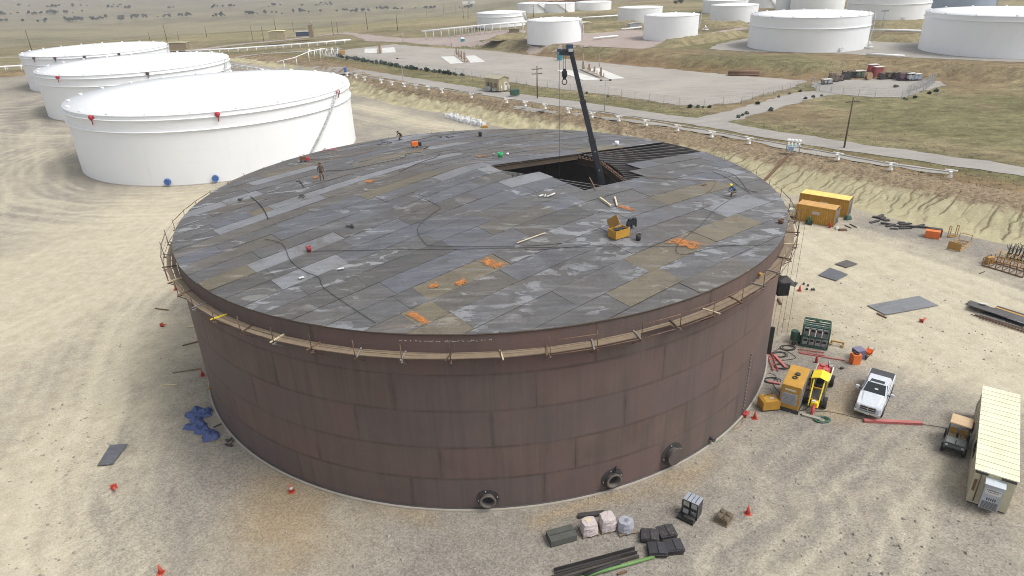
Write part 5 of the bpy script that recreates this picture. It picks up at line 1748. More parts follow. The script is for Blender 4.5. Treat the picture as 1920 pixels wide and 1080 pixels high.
o.location = (*(62.549, 74.231), 0)
tag(o, "dark brush heap at the right edge below the bank", "brush")

# steel plates lying on the gravel
def ground_plate(label, pts, mat, th=.035):
    c = Vector((sum(p[0] for p in pts) / 4, sum(p[1] for p in pts) / 4, 0))
    o = MB().prism([(p[0] - c.x, p[1] - c.y) for p in pts], .07, .07 + th).build("steel_plate", mat)
    o.location = c
    return tag(o, label, "steel plate")
ground_plate("largest flat steel plate, a long blue-grey sheet on the pale gravel at right", [(37.656, 59.241), (43.978, 60.906), (43.241, 63.182), (36.887, 61.409)], ROOF["pale"])
ground_plate("square blue-grey steel plate near the flank of the brown tank", [(36.391, 67.461), (38.425, 69.051), (37.247, 71.026), (35.057, 69.109)], ROOF["blue"])
ground_plate("smallest brown-grey steel plate just behind the square one", [(39.113, 70.877), (40.872, 71.815), (40.127, 73.062), (38.257, 72.026)], ROOF["brown"])
ground_plate("dark grey steel plate alone on the gravel at the lower left", [(-31.63, 40.006), (-30.514, 40.102), (-30.591, 42.498), (-31.93, 42.41)], ROOF["blue"])

# heap of plates and beams at the right edge
hp = thing("beam_heap", "heap of dark plates and long beams at the right edge", "steel heap", (*(48.595, 58.486), 0), ang_of((46.935, 59.401), (49.638, 55.588)))
r_ = random.Random(8)
for i in range(6):
    L_ = r_.uniform(3.2, 5.6)
    MB().box((r_.uniform(-1.2, .8), r_.uniform(-.5, .5), .12 + i * .085), (L_, r_.uniform(.6, 1.3), .05), rz=r_.uniform(-.16, .16)).build("plate", ROOF[r_.choice(["dark", "blue", "grey"])], hp)
for i in range(3):
    y = .9 + i * .34
    b = MB().beam((-.8, y, .25), (6.0, y - .1, .25), .3, .03).beam((-.8, y, .12), (6.0, y - .1, .12), .03, .26).beam((-.8, y, .0 + .03), (6.0, y - .1, .03), .3, .03)
    b.build("beam", OCHRE if i == 1 else DARKST, hp)
for i in range(7):
    MB().beam((r_.uniform(-2, 0), -.9 - i * .22, .12), (r_.uniform(2.5, 4.5), -.5 - i * .25, .1), .07, .07).build("bar", r_.choice([DARKST, RUSTY, GREYP]), hp)
MB().box((-1.5, .1, .72), (.7, .35, .06), rz=.4).build("paper", SLAB, hp)

# green skid frame with welding sets racked in it
sk = thing("welder_rack", "dark green open frame with grey welding sets racked inside", "welder rack", (*(28.319, 54.235), 0), ang_of((26.521, 52.898), (28.323, 52.036)))
Wk, Dk, Hk = 2.25, 1.7, 2.1
for x in (-1, 1):
    for y in (-1, 1):
        MB().box((x * Wk / 2, y * Dk / 2, Hk / 2 + .1), (.11, .11, Hk)).build("post", GREEN, sk)
for z in (.12, 1.15, Hk + .1):
    for y in (-1, 1):
        MB().box((0, y * Dk / 2, z), (Wk - .11, .1, .12)).build("rail", GREEN, sk)
    for x in (-1, 1):
        MB().box((x * Wk / 2, 0, z), (.1, Dk - .11, .12)).build("rail", GREEN, sk)
for k in range(4):
    MB().box((0, -Dk / 2 + Dk * (k + .5) / 4, Hk + .11), (Wk - .12, .09, .09)).build("top_rail", GREEN, sk)
for z in (.18, 1.22):
    for i in range(4):
        for y in (-.4, .4):
            wd = MB().box((-Wk / 2 + .3 + i * .55, y, z + .36), (.44, .66, .68)).build("welding_set", GREYP if z < 1 else paint("welder_grey", (.23, .24, .25), .5), sk, bevel=.02)
            MB().box((-Wk / 2 + .3 + i * .55, y - .335 if y < 0 else y + .335, z + .5), (.32, .012, .2)).build("panel", BLACK, wd)
MB().cyl((0, 0, Hk + .15), (0, 0, Hk + .5), .06, n=8).tube([(-.3, 0, Hk + .15), (0, 0, Hk + .42), (.3, 0, Hk + .15)], .035, 5).build("lifting_eye", GREEN, sk)
gc = thing("air_compressor", "small dark green upright compressor left of the welder rack", "compressor", (*(26.478, 54.551), 0), .3)
MB().cyl((0, 0, .35), (0, 0, 1.35), .33, n=16).build("receiver", GREEN, gc, bevel=.06)
MB().box((.38, -.1, .55), (.5, .5, .5)).cyl((.38, -.1, .8), (.38, -.1, 1.15), .13, n=10).build("motor", GREEN, gc, bevel=.03)
MB().cyl((.62, -.34, .75), (.62, -.44, .75), .28, n=16).build("flywheel", DARKST, gc)
for s in (-.25, .45):
    MB().cyl((s, -.42, .2), (s, -.3, .2), .2, n=14).build("wheel", BLACK, gc)

def ladder(label, a, b, w, mat, n, lift=.1):
    a, b = Vector((*a, 0)), Vector((*b, 0))
    t = thing("ladder", label, "ladder", a, ang_of(a, b))
    L_ = (b - a).length
    for s in (-1, 1):
        MB().box((L_ / 2, s * w / 2, lift), (L_, .05, .09)).build("rail", mat, t)
    for i in range(n):
        MB().cyl((L_ * (i + .5) / n, -w / 2, lift), (L_ * (i + .5) / n, w / 2, lift), .02, n=6).build("rung", mat, t)
    return t
ladder("faded red ladder lying in front of the welder rack", (26.317, 53.006), (28.449, 52.214), .55, REDP, 9)
ladder("faded red ladder leaning out from the foot of the brown tank", (23.744, 53.841), (23.044, 49.767), .42, RED, 10)
lumber("long thin red bar lying in front of the welder rack", (*(26.362, 52.625), 0), (*(29.804, 51.122), 0), .10, .1, REDP)
lumber("red beam end sticking out behind the tall yellow generator", (*(23.869, 52.405), 0), (*(24.162, 50.221), 0), .24, .2, REDP)
lumber("red beam end on the left side of the tall yellow generator", (*(21.763, 48.163), 0), (*(22.68, 47.785), 0), .22, .18, REDP)
lumber("red beam end on the right side of the tall yellow generator", (*(24.411, 47.765), 0), (*(24.74, 46.789), 0), .26, .2, REDP)
lumber("long red steel beam on the gravel in front of the pickup", (*(27.213, 42.338), 0), (*(31.458, 41.776), 0), .30, .22, REDP, .12)
lumber("short bar on the gravel beside the largest steel plate", (*(37.046, 59.743), 0), (*(37.477, 58.686), 0), .14, .12, RUSTY)
lumber("rusty bar lying on the gravel near the tangled racks", (*(52.883, 68.153), 0), (*(53.818, 68.663), 0), .1, .1, RUSTY)
yc = thing("trestle", "low ochre trestle between the welder rack and the orange box", "trestle", (*(30.296, 53.814), 0), ang_of((29.838, 54.138), (30.793, 53.588)))
MB().box((0, 0, .42), (1.15, .14, .12)).build("beam", OCHRE, yc)
for s in (-1, 1):
    MB().box((s * .5, 0, .16), (.18, .6, .1)).box((s * .5, 0, .29), (.1, .1, .2)).build("foot", OCHRE, yc)
ob = thing("fuel_box", "orange box with a black tyre lying on its top", "box", (*(30.481, 50.722), 0), .08)
MB().box((0, 0, .5), (.75, .62, 1.0)).build("box", ORANGE, ob, bevel=.03)
MB().tube([(.2 * math.cos(i * PI / 8), .2 * math.sin(i * PI / 8), 1.06) for i in range(16)], .07, 8, True).build("tyre", BLACK, ob)
pb = thing("plastic_bin", "violet-blue plastic bin behind the orange box", "bin", (*(31.157, 51.585), 0), .25)
MB().box((0, 0, .45), (.8, .75, .9), taper=1.06).build("bin", paint("violet_plastic", (.12, .11, .22), .5), pb, bevel=.04)
MB().box((0, 0, .93), (.9, .84, .06)).build("lid", paint("violet_plastic_lid", (.17, .16, .25), .5), pb, bevel=.02)
wbw = thing("wheelbarrow", "orange wheelbarrow beside the violet bin", "wheelbarrow", (*(32.163, 51.706), 0), -2.3)
tr = MB()
tr.add([(-.42, -.32, .65), (.42, -.36, .68), (.42, .36, .68), (-.42, .32, .65), (-.22, -.2, .35), (.28, -.22, .35), (.28, .22, .35), (-.22, .2, .35)], [(4, 7, 6, 5), (0, 4, 5, 1), (1, 5, 6, 2), (2, 6, 7, 3), (3, 7, 4, 0)])
tr.build("tray", ORANGE, wbw)
MB().cyl((.55, -.06, .2), (.55, .06, .2), .2, n=14).build("wheel", BLACK, wbw)
for s in (-1, 1):
    MB().tube([(.55, s * .08, .2), (-.3, s * .22, .38), (-.95, s * .26, .6)], .025, 6).tube([(-.3, s * .22, .38), (-.35, s * .24, .02)], .025, 6).build("handle", DARKST, wbw)
rp = thing("fire_extinguisher", "small red extinguisher on the gravel above the forklift", "extinguisher", (*(27.158, 51.014), 0))
MB().lathe([(.01, 0), (.12, 0), (.12, .5), (.05, .6), (.05, .68), (.01, .69)], 12).build("bottle", RED, rp)
MB().box((.05, 0, .7), (.2, .06, .06)).build("valve", BLACK, rp)

# tall yellow generator
gA, gB, gC = (21.325, 44.63), (22.033, 43.656), (23.912, 46.523)
gv = Vector((gB[0] - gC[0], gB[1] - gC[1], 0))
grz = math.atan2(gv.y, gv.x)
Lg, Wg, Hg = 3.3, 1.5, 2.15
gn = thing("generator", "tall yellow enclosed generator with a grey louvred front and a coil on its roof", "generator", (*(22.786, 45.363), 0), grz)
MB().box((0, 0, Hg / 2 + .3), (Lg, Wg, Hg)).build("enclosure", YEL, gn, bevel=.05)
MB().box((0, 0, .16), (Lg + .15, Wg + .1, .3)).build("skid", DARKST, gn)
pn = MB().box((Lg / 2 + .015, -.05, Hg * .5 + .15), (.03, Wg * .8, Hg * .5)).build("louvre_panel", GREYP, gn)
for i in range(9):
    MB().box((Lg / 2 + .05, -.05, Hg * .28 + .18 + i * .115), (.06, Wg * .76, .03)).build("louvre", paint("louvre_grey", (.42, .43, .44), .5), pn)
MB().box((Lg / 2 + .02, -.05, Hg * .86 + .2), (.04, Wg * .55, .14)).build("badge", SLAB, gn)
for s in (-1, 1):
    for i in range(3):
        MB().box((-Lg / 3 + i * Lg / 3, s * (Wg / 2 + .012), Hg * .5 + .3), (Lg / 3 - .1, .02, Hg * .8)).build("side_door", YEL if s < 0 else paint("generator_side_grey", (.16, .165, .17), .5), gn)
MB().tube([(.35 + .17 * math.cos(i * PI / 8), -.05 + .17 * math.sin(i * PI / 8), Hg + .35) for i in range(16)], .05, 6, True).cyl((-.25, .05, Hg + .3), (-.25, .05, Hg + .42), .2, n=16).build("exhaust", DARKST, gn)
sg = thing("power_unit", "low yellow power unit at the foot of the brown tank", "power unit", (*(20.531, 44.6), 0), ang_of((19.627, 44.0), (21.056, 44.137)))
MB().side([(-.72, .12), (.72, .12), (.72, .85), (.5, .98), (-.5, .98), (-.72, .85)], -.55, .55).build("enclosure", YEL, sg, bevel=.04)
MB().box((0, 0, .06), (1.3, 1.0, .12)).build("skid", DARKST, sg)
MB().tube([(-.4, .2, .95), (-.4, .2, 1.12), (.35, .3, 1.12), (.35, .3, .95)], .035, 6).build("lifting_bar", DARKST, sg)
MB().box((.15, -.1, .99), (.32, .16, .03)).build("label_plate", SLAB, sg)

# forklift with a yellow canopy
fA, fB = (22.995, 42.768), (27.122, 49.268)
frz = ang_of(fB, fA)
fk = thing("forklift", "yellow canopied forklift with a red engine bay and a lowered mast", "forklift", (*(24.679, 45.258), 0), frz)
MB().box((-1.3, 0, .72), (5.0, 1.15, .5)).build("chassis", DARKST, fk, bevel=.04)
for x in (.6, -3.0):
    for s in (-1, 1):
        w_ = MB().cyl((x, s * .60, .48), (x, s * .90, .48), .48, n=20).build("wheel", BLACK, fk, bevel=.04)
        MB().cyl((x, s * .88, .48), (x, s * .92, .48), .22, n=12).build("hub", YEL, w_)
MB().box((-3.0, -.05, 1.25), (1.35, .95, .55)).build("engine_cover", RED, fk, bevel=.05)
MB().box((-2.75, .1, 1.57), (.45, .4, .14)).box((-3.3, -.2, 1.57), (.4, .35, .2)).build("engine_top", REDP, fk, bevel=.03)
MB().box((-3.35, .42, 1.4), (.3, .25, .6)).cyl((-3.5, .2, 1.5), (-3.5, .2, 2.0), .06, n=8).build("exhaust", CHROME, fk)
MB().box((-1.85, 0, 1.2), (.62, 1.0, .5)).build("battery_box", GREYP, fk, bevel=.03)
for s in (-1, 1):
    MB().beam((-3.8, s * .62, 1.3), (-1.5, s * .62, 1.3), .07, .09).build("side_rail", CREAM, fk)
MB().box((-.75, 0, 1.1), (.5, .6, .12)).box((-1.0, 0, 1.38), (.1, .6, .5)).build("seat", BLACK, fk, bevel=.03)
MB().tube([(-.2, .17 * math.cos(i * PI / 7), 1.4 + .15 * math.sin(i * PI / 7)) for i in range(14)], .018, 5, True).build("steering_wheel", BLACK, fk)
for s in (-1, 1):
    MB().add([(-1.3, s * .64, 2.12), (.05, s * .64, 2.12), (.05, 0, 2.34), (-1.3, 0, 2.34), (-1.3, s * .64, 2.07), (.05, s * .64, 2.07), (.05, 0, 2.29), (-1.3, 0, 2.29)],
             [(0, 1, 2, 3), (7, 6, 5, 4), (0, 4, 5, 1), (1, 5, 6, 2), (2, 6, 7, 3), (3, 7, 4, 0)]).build("canopy_panel", YELB, fk)
for x in (-1.2, 0.0):
    for s in (-1, 1):
        MB().beam((x * 1.05, s * .56, .9), (x, s * .58, 2.1), .06, .06).build("canopy_post", YELB, fk)
for s in (-1, 1):
    MB().beam((1.75, s * .34, .55), (-.05, s * .40, 2.0), .08, .09, (0, 1, 0)).build("lift_arm", YELB, fk)
for k in (.25, .7):
    MB().beam((1.75 - 1.8 * k, -.36, .55 + 1.45 * k), (1.75 - 1.8 * k, .36, .55 + 1.45 * k), .08, .1).build("arm_crossbar", YEL, fk)
MB().box((1.6, .05, .75), (.4, .5, .45)).build("carriage", YELB, fk, bevel=.05)
MB().box((1.62, .0, 1.02), (.2, .26, .06)).build("document_plate", SLAB, fk)
MB().cyl((2.35, .05, .22), (1.75, .1, .75), .12, n=10).build("ram", RED, fk)
MB().box((2.55, .1, .1), (.3, 1.35, .16)).build("fork_plate", paint("fork_plate_grey", (.30, .29, .24), .6), fk)
def coil(label, loc, r, mat, n=4, seed=1, rad=.035, name="cable_coil", cat="cable"):
    rr_ = random.Random(seed)
    pts = []
    for i in range(n * 14):
        t = i * 2 * PI / 14
        k = r * (1 + .18 * math.sin(t * .37 + seed))
        pts.append((k * math.cos(t) * 1.25 + .1 * math.sin(t * .21), k * math.sin(t) * .85 + rr_.uniform(-.02, .02), .04 + .05 * (i // 14) / n * 1.2 + rr_.uniform(0, .02)))
    o = MB().tube(pts, rad, 5).build(name, mat)
    o.location = loc
    return tag(o, label, cat)
coil("dark green hose coil on the gravel beside the forklift forks", (*(24.108, 42.708), 0), .42, GREEN, 9, 2, .05, "hose_coil", "hose")
for i, (p, lb) in enumerate([((24.383, 52.467), "dark cable coil nearest the tank door"), ((23.84, 50.504), "dark cable coil behind the tall yellow generator"), ((24.943, 48.06), "dark cable coil right of the tall yellow generator"), ((22.166, 48.386), "dark cable coil left of the tall yellow generator"), ((25.566, 53.628), "dark cable coil in front of the green compressor"), ((24.224, 46.74), "dark cable coil between the generator and the forklift")]):
    coil(lb, (*p, 0), .5, BLACK, 3, i + 3, .028)
def gcable(label, pts, r, mat, z=.05, name="cable"):
    return cable(label, [(p[0], p[1], z) for p in pts], r, mat, name, name, 5, "ground")
gcable("long dark cable running over the gravel from the forklift to the utility cart", [(22.69, 43.48), (24.537, 43.805), (26.022, 43.3), (27.384, 42.603), (30.401, 41.966), (31.867, 41.621), (33.039, 41.163)], .022, BLACK)
gcable("dark cables trailing from the tank foot towards the welder rack", [(23.339, 52.159), (24.715, 53.489), (25.436, 52.777), (25.655, 51.832), (24.473, 51.539), (23.525, 51.597)], .025, BLACK)
gcable("dark cable around the skid of the tall yellow generator", [(22.307, 49.554), (22.814, 49.015), (22.113, 47.736), (22.336, 45.918), (22.914, 44.036), (23.763, 44.423)], .022, BLACK)
gcable("yellow-green cord looped at the foot of the tank near the nozzle", [(14.735, 40.687), (15.202, 40.473), (15.734, 40.763), (15.686, 41.15), (16.733, 41.882), (17.56, 42.782), (18.72, 44.121), (20.235, 46.266)], .022, GREENP)
gcable("thin red cord beside the low yellow power unit", [(18.16, 43.724), (17.977, 42.897), (17.43, 42.246), (16.855, 41.875)], .02, REDP)
rt_ = thing("toolbox", "red tool case lying on the ring wall by the low yellow power unit", "tool case", (*(18.39, 43.641), 0), .9)
MB().box((0, 0, .16), (.62, .32, .26)).build("case", RED, rt_, bevel=.03)
MB().tube([(-.12, 0, .29), (-.12, 0, .36), (.12, 0, .36), (.12, 0, .29)], .015, 5).build("handle", BLACK, rt_)
lumber("brown post lying on the gravel under the hoist bin", (*(28.391, 63.501), 0), (*(28.213, 62.269), 0), .2, .3, RUSTY)
# ------------------------------------------------------------------ pickup truck
def pickup():
    pA, pB = (28.735, 42.531), (31.166, 45.727)
    rz = ang_of(pB, pA)
    t = thing("pickup_truck", "silver crew-cab pickup truck with a dark bed cover parked on the gravel", "pickup", (*(29.298, 45.002), 0), rz)
    Lh, W = 2.95, 1.0
    # profile: (x, half width, z) rings from front to back for the lower body
    def loft(rings, name, mat, parent, bevel=0.0):
        m = MB()
        K = len(rings[0])
        vs = [p for r in rings for p in r]
        fs = []
        for i in range(len(rings) - 1):
            for k in range(K):
                a, b = i * K + k, i * K + (k + 1) % K
                fs.append((a, b, b + K, a + K))
        fs += [tuple(reversed(range(K))), tuple((len(rings) - 1) * K + k for k in range(K))]
        m.add(vs, fs)
        return m.build(name, mat, parent, bevel=bevel)
    def ring(x, w0, w1, z0, z1, wm=None, zm=None):
        wm = wm or max(w0, w1)
        zm = zm or (z0 + z1) / 2
        return [(x, -w0, z0), (x, w0, z0), (x, wm, zm), (x, w1, z1), (x, -w1, z1), (x, -wm, zm)]
    loft([ring(2.86, .80, .78, .62, 1.08), ring(2.72, .94, .88, .52, 1.20), ring(1.95, .99, .93, .48, 1.28), ring(1.15, 1.0, .95, .46, 1.33), ring(.9, 1.0, .95, .46, 1.33), ring(-1.0, 1.0, .96, .46, 1.34), ring(-2.85, 1.0, .96, .52, 1.36), ring(-2.92, .97, .93, .6, 1.3)], "body", SILVER, t, .04)
    # hood bulge, cab and glass
    loft([ring(2.66, .62, .56, 1.12, 1.20), ring(1.9, .72, .6, 1.22, 1.345), ring(1.05, .78, .66, 1.28, 1.40)], "hood", SILVER, t, .02)
    loft([ring(1.12, .90, .88, 1.30, 1.36), ring(.25, .88, .70, 1.32, 1.90), ring(-.1, .88, .72, 1.32, 1.95), ring(-1.0, .88, .72, 1.32, 1.94), ring(-1.25, .90, .76, 1.32, 1.80), ring(-1.32, .92, .88, 1.30, 1.36)], "cab", SILVER, t, .03)
    def pane(name, pts, off, mat=GLASS):
        n = (Vector(pts[1]) - Vector(pts[0])).cross(Vector(pts[2]) - Vector(pts[0])).normalized()
        if n.dot(Vector(off)) < 0:
            n = -n
        a = [Vector(p) + n * .012 for p in pts]
        b = [Vector(p) - n * .02 for p in pts]
        k = len(a)
        return MB().add(a + b, [tuple(range(k)), tuple(reversed(range(k, 2 * k)))] + [(i, k + i, k + (i + 1) % k, (i + 1) % k) for i in range(k)]).build(name, mat, t)
    ws = pane("windshield", [(1.06, -.80, 1.395), (1.06, .80, 1.395), (.29, .66, 1.875), (.29, -.66, 1.875)], (1, 0, .6))
    MB().box((.72, .08, 1.625), (.12, .26, .01), m=Matrix.Rotation(.55, 4, 'Y')).build("permit_card", SLAB, ws)
    pane("rear_window", [(-1.335, -.72, 1.42), (-1.335, .72, 1.42), (-1.265, .64, 1.78), (-1.265, -.64, 1.78)], (-1, 0, .2))
    for s in (-1, 1):
        pane("side_window", [(.92, s * .892, 1.40), (-.08, s * .895, 1.40), (-.08, s * .745, 1.87), (.28, s * .735, 1.85)], (0, s, .2))
        pane("side_window", [(-.16, s * .895, 1.40), (-1.12, s * .895, 1.40), (-1.06, s * .745, 1.86), (-.16, s * .745, 1.87)], (0, s, .2))
        d = MB().box((.42, s * 1.002, .9), (1.0, .012, .72)).build("door", SILVER, t)
        MB().box((.02, s * 1.02, 1.14), (.2, .03, .05)).build("handle", CHROME, d)
        d = MB().box((-.62, s * 1.002, .9), (.94, .012, .72)).build("door", SILVER, t)
        MB().box((-.98, s * 1.02, 1.14), (.2, .03, .05)).build("handle", CHROME, d)
        MB().box((0, s * .98, .42), (1.9, .14, .08)).build("side_step", DARKST, t)
        mi = MB().box((.84, s * 1.27, 1.46), (.16, .26, .30)).build("mirror", SILVER, t, bevel=.04)
        MB().beam((.86, s * .92, 1.40), (.86, s * 1.2, 1.40), .07, .07).build("mirror_arm", BLACK, mi)
        MB().box((2.73, s * .74, 1.0), (.16, .26, .22)).build("headlight", flat("headlamp_glass", (.55, .57, .60), .1), t, bevel=.03)
        MB().box((-2.92, s * .86, 1.05), (.05, .14, .4)).build("taillight", RED, t, bevel=.02)
        for x in (1.85, -1.80):
            w_ = MB().cyl((x, s * .74, .42), (x, s * 1.03, .42), .42, n=24).build("wheel", BLACK, t, bevel=.04)
            MB().lathe([(.01, .02), (.10, .03), (.22, .0), (.26, .03)], 20, (x, s * 1.025, .42), axis=Matrix(((1, 0, 0), (0, 0, s), (0, 1, 0)))).build("rim", CHROME, w_)
            MB().lathe([(.47, 0), (.53, .035), (.47, .045)], 20, (x, s * .985, .44), a0=0, a1=PI, axis=Matrix(((1, 0, 0), (0, 0, s), (0, 1, 0)))).build("wheel_arch", paint("arch_dark", (.08, .08, .085), .6), t)
    g = MB().box((2.86, 0, .98), (.06, 1.1, .36)).build("grille", BLACK, t)
    MB().box((2.90, 0, .98), (.04, 1.1, .05)).box((2.90, 0, .98), (.045, .06, .36)).box((2.89, 0, 1.15), (.05, 1.16, .035)).box((2.89, 0, .81), (.05, 1.16, .035)).build("grille_bar", CHROME, g)
    bp = MB().box((2.92, 0, .62), (.22, 1.9, .22)).build("bumper", CHROME, t, bevel=.05)
    MB().box((3.04, 0, .60), (.015, .32, .16)).build("licence_plate", SLAB, bp)
    MB().box((-2.98, 0, .62), (.18, 1.8, .2)).build("bumper", CHROME, t, bevel=.04)
    MB().box((-2.14, 0, 1.37), (1.52, 1.78, .04)).build("bed_cover", paint("bed_cover_dark", (.055, .057, .062), .8, wear=.15), t, bevel=.015)
    MB().box((-.02, 0, 1.952), (.34, 1.0, .02)).build("sunroof", GLASS, t)
    MB().cyl((.26, -.5, 1.9), (.24, -.5, 1.98), .03, n=6).build("antenna", BLACK, t)
pickup()

# ------------------------------------------------------------------ utility cart
uc = thing("utility_cart", "dark grey utility cart with a tan roof parked beside the cream site office", "utility cart", (*(32.399, 39.169), 0), ang_of((34.19, 41.366), (31.826, 38.354)))
MB().side([(-1.3, .45), (1.35, .45), (1.45, .7), (1.35, .98), (.45, 1.05), (.4, .62), (-.35, .62), (-.4, .95), (-1.3, .95)], -.68, .68).build("body", paint("cart_grey", (.11, .12, .115), .6), uc, bevel=.04)
MB().box((.95, 0, 1.04), (.85, 1.2, .05)).build("hood", paint("cart_hood", (.15, .16, .155), .55), uc, bevel=.02)
MB().box((1.1, 0, 1.075), (.5, .06, .02)).build("hood_latch", BLACK, uc)
for s in (-.32, .32):
    st_ = MB().box((-.05, s, .82), (.5, .5, .16)).build("seat", TAN, uc, bevel=.04)
    MB().box((-.33, s, 1.1), (.12, .5, .5)).build("backrest", OCHRE, st_, bevel=.04)
MB().box((-.45, 0, 2.0), (1.35, 1.42, .1), taper=.94).build("roof", paint("cart_roof_tan", (.50, .36, .21), .6, wear=.1), uc, bevel=.03)
for x in (.42, -1.05):
    for s in (-1, 1):
        MB().beam((x + (.12 if x > 0 else 0), s * .62, .95), (x - .05, s * .62, 1.97), .045, .045).build("roof_post", BLACK, uc)
for x in (1.0, -.95):
    for s in (-1, 1):
        w_ = MB().cyl((x, s * .56, .32), (x, s * .80, .32), .32, n=18).build("wheel", BLACK, uc, bevel=.03)
        MB().cyl((x, s * .79, .32), (x, s * .81, .32), .14, n=10).build("hub", GREYP, w_)
MB().tube([(.30, .32 + .16 * math.cos(i * PI / 6), 1.2 + .14 * math.sin(i * PI / 6)) for i in range(12)], .018, 5, True).build("steering_wheel", BLACK, uc)
MB().box((1.45, 0, .62), (.1, 1.1, .2)).build("bumper", BLACK, uc, bevel=.03)
for s in (-.5, .5):
    MB().box((1.39, s, .85), (.06, .2, .12)).build("headlight", SLAB, uc)
rg = thing("pressure_washer", "small red engine set standing between the utility cart and the office", "engine set", (*(34.747, 41.139), 0), .2)
MB().box((0, .15, .42), (.5, .75, .4)).build("engine", RED, rg, bevel=.05)
for s in (-1, 1):
    MB().cyl((s * .3 - .05, -.3, .2), (s * .3 + .05, -.3, .2), .2, n=12).build("wheel", BLACK, rg)
MB().box((0, -.42, .3), (.5, .25, .35)).build("tank", BLACK, rg, bevel=.04)

# ------------------------------------------------------------------ cream site office
oz = 2.75
o1, o2, o3, o4 = Vector((*(36.204, 42.856), 0)), Vector((*(37.997, 41.401), 0)), Vector((*(31.511, 32.144), 0)), Vector((*(29.728, 33.667), 0))
oc = (o1 + o2 + o3 + o4) / 4
ov = ((o4 - o1) + (o3 - o2)) / 2
Lo = ov.length
Wo = ((o2 - o1).length + (o3 - o4).length) / 2
orz = math.atan2(ov.y, ov.x)
of = thing("site_office", "cream portable site office with a ribbed roof and a grey air conditioner on its end", "site office", oc, orz)
MB().box((0, 0, 1.4), (Lo - .1, Wo - .1, 2.6)).build("wall", BEIGE, of)
npn = int(round(Lo / .62))
for i in range(npn):
    x = -Lo / 2 + Lo * (i + .5) / npn
    p = MB().box((x, 0, 2.735), (Lo / npn - .012, Wo + .06, .05)).build("roof_panel", CREAM, of)
    MB().box((x + Lo / npn * .5 - .03, 0, 2.772), (.035, Wo + .04, .025)).box((x - .08, 0, 2.765), (.03, Wo + .04, .012)).build("rib", CREAM, p)
MB().box((Lo / 2 - .0, Wo * .30, 2.62), (.09, Wo * .34, .14)).build("eave_trim", DARKST, of)
MB().box((Lo / 2, -Wo * .33, 2.62), (.09, Wo * .3, .14)).build("eave_trim", DARKST, of)
MB().box((0, 0, .06), (Lo - .2, Wo - .2, .12)).build("skid", DARKST, of)
for s in (-1, 1):
    for k in range(int(Lo / 1.2)):
        MB().box((-Lo / 2 + .6 + k * 1.2, s * (Wo / 2 - .04), 1.4), (.05, .03, 2.56)).build("wall_batten", BEIGE, of)
MB().box((-.8, -(Wo / 2 - .03), 1.2), (.9, .05, 2.0)).build("door", paint("office_door", (.42, .42, .38), .5), of)
MB().box((1.6, -(Wo / 2 - .03), 1.6), (1.2, .05, .8)).build("window", GLASS, of)
MB().box((1.0, Wo / 2 - .03, 1.6), (1.2, .05, .8)).build("window", GLASS, of)
ax_ = Lo / 2 + .26
ac = MB().box((ax_, .05, 1.35), (.62, 1.02, 1.95)).build("air_conditioner", paint("ac_grey", (.40, .43, .47), .45, wear=.12), of, bevel=.02)
MB().add([(Lo / 2 - .05, -.55 + .05, 2.42), (ax_ + .36, -.55 + .05, 2.34), (ax_ + .36, .55 + .05, 2.34), (Lo / 2 - .05, .55 + .05, 2.42), (Lo / 2 - .05, -.55 + .05, 2.37), (ax_ + .36, -.55 + .05, 2.29), (ax_ + .36, .55 + .05, 2.29), (Lo / 2 - .05, .55 + .05, 2.37)],
         [(0, 1, 2, 3), (7, 6, 5, 4), (0, 4, 5, 1), (1, 5, 6, 2), (2, 6, 7, 3), (3, 7, 4, 0)]).build("cowl", paint("ac_cowl", (.52, .57, .60), .4, wear=.08), ac)
xs_ = ax_ + .315
MB().box((xs_, .05, .72), (.02, .86, .58)).build("intake_grille", paint("ac_grille", (.10, .10, .10), .7), ac)
for i in range(6):
    MB().box((xs_ + .014, .05, .49 + i * .095), (.012, .84, .025)).build("grille_slat", GREYP, ac)
for i in range(5):
    MB().box((xs_, -.17 + i * .11, 1.22), (.015, .05, .2)).build("vent_slot", BLACK, ac)
sg_ = MB().box((xs_, .05, 1.82), (.015, .84, .44)).build("sign", SLAB, ac)
lt = MB()
for i, wd in enumerate((.06, .05, .07, .05, .06, .07, .05, .06, .05)):
    lt.box((xs_ + .011, -.28 + i * .082, 1.93), (.008, wd, .07))
for i, wd in enumerate((.05, .06, .05, .05, .07, .05, .06)):
    lt.box((xs_ + .011, -.2 + i * .082, 1.78), (.008, wd, .05))
lt.build("lettering", BLACK, sg_)
MB().cyl((Lo / 2 + .02, -.75, .3), (Lo / 2 + .02, -.75, 2.5), .03, n=6).build("conduit", RUSTY, of)
MB().box((Lo / 2, -.95, 1.55), (.06, .14, .9)).build("rusty_strip", RUSTY, of)
gcable("dark cable along the side of the site office", [(38.243, 45.026), (37.178, 43.978), (35.637, 41.959), (35.067, 41.32)], .025, BLACK)

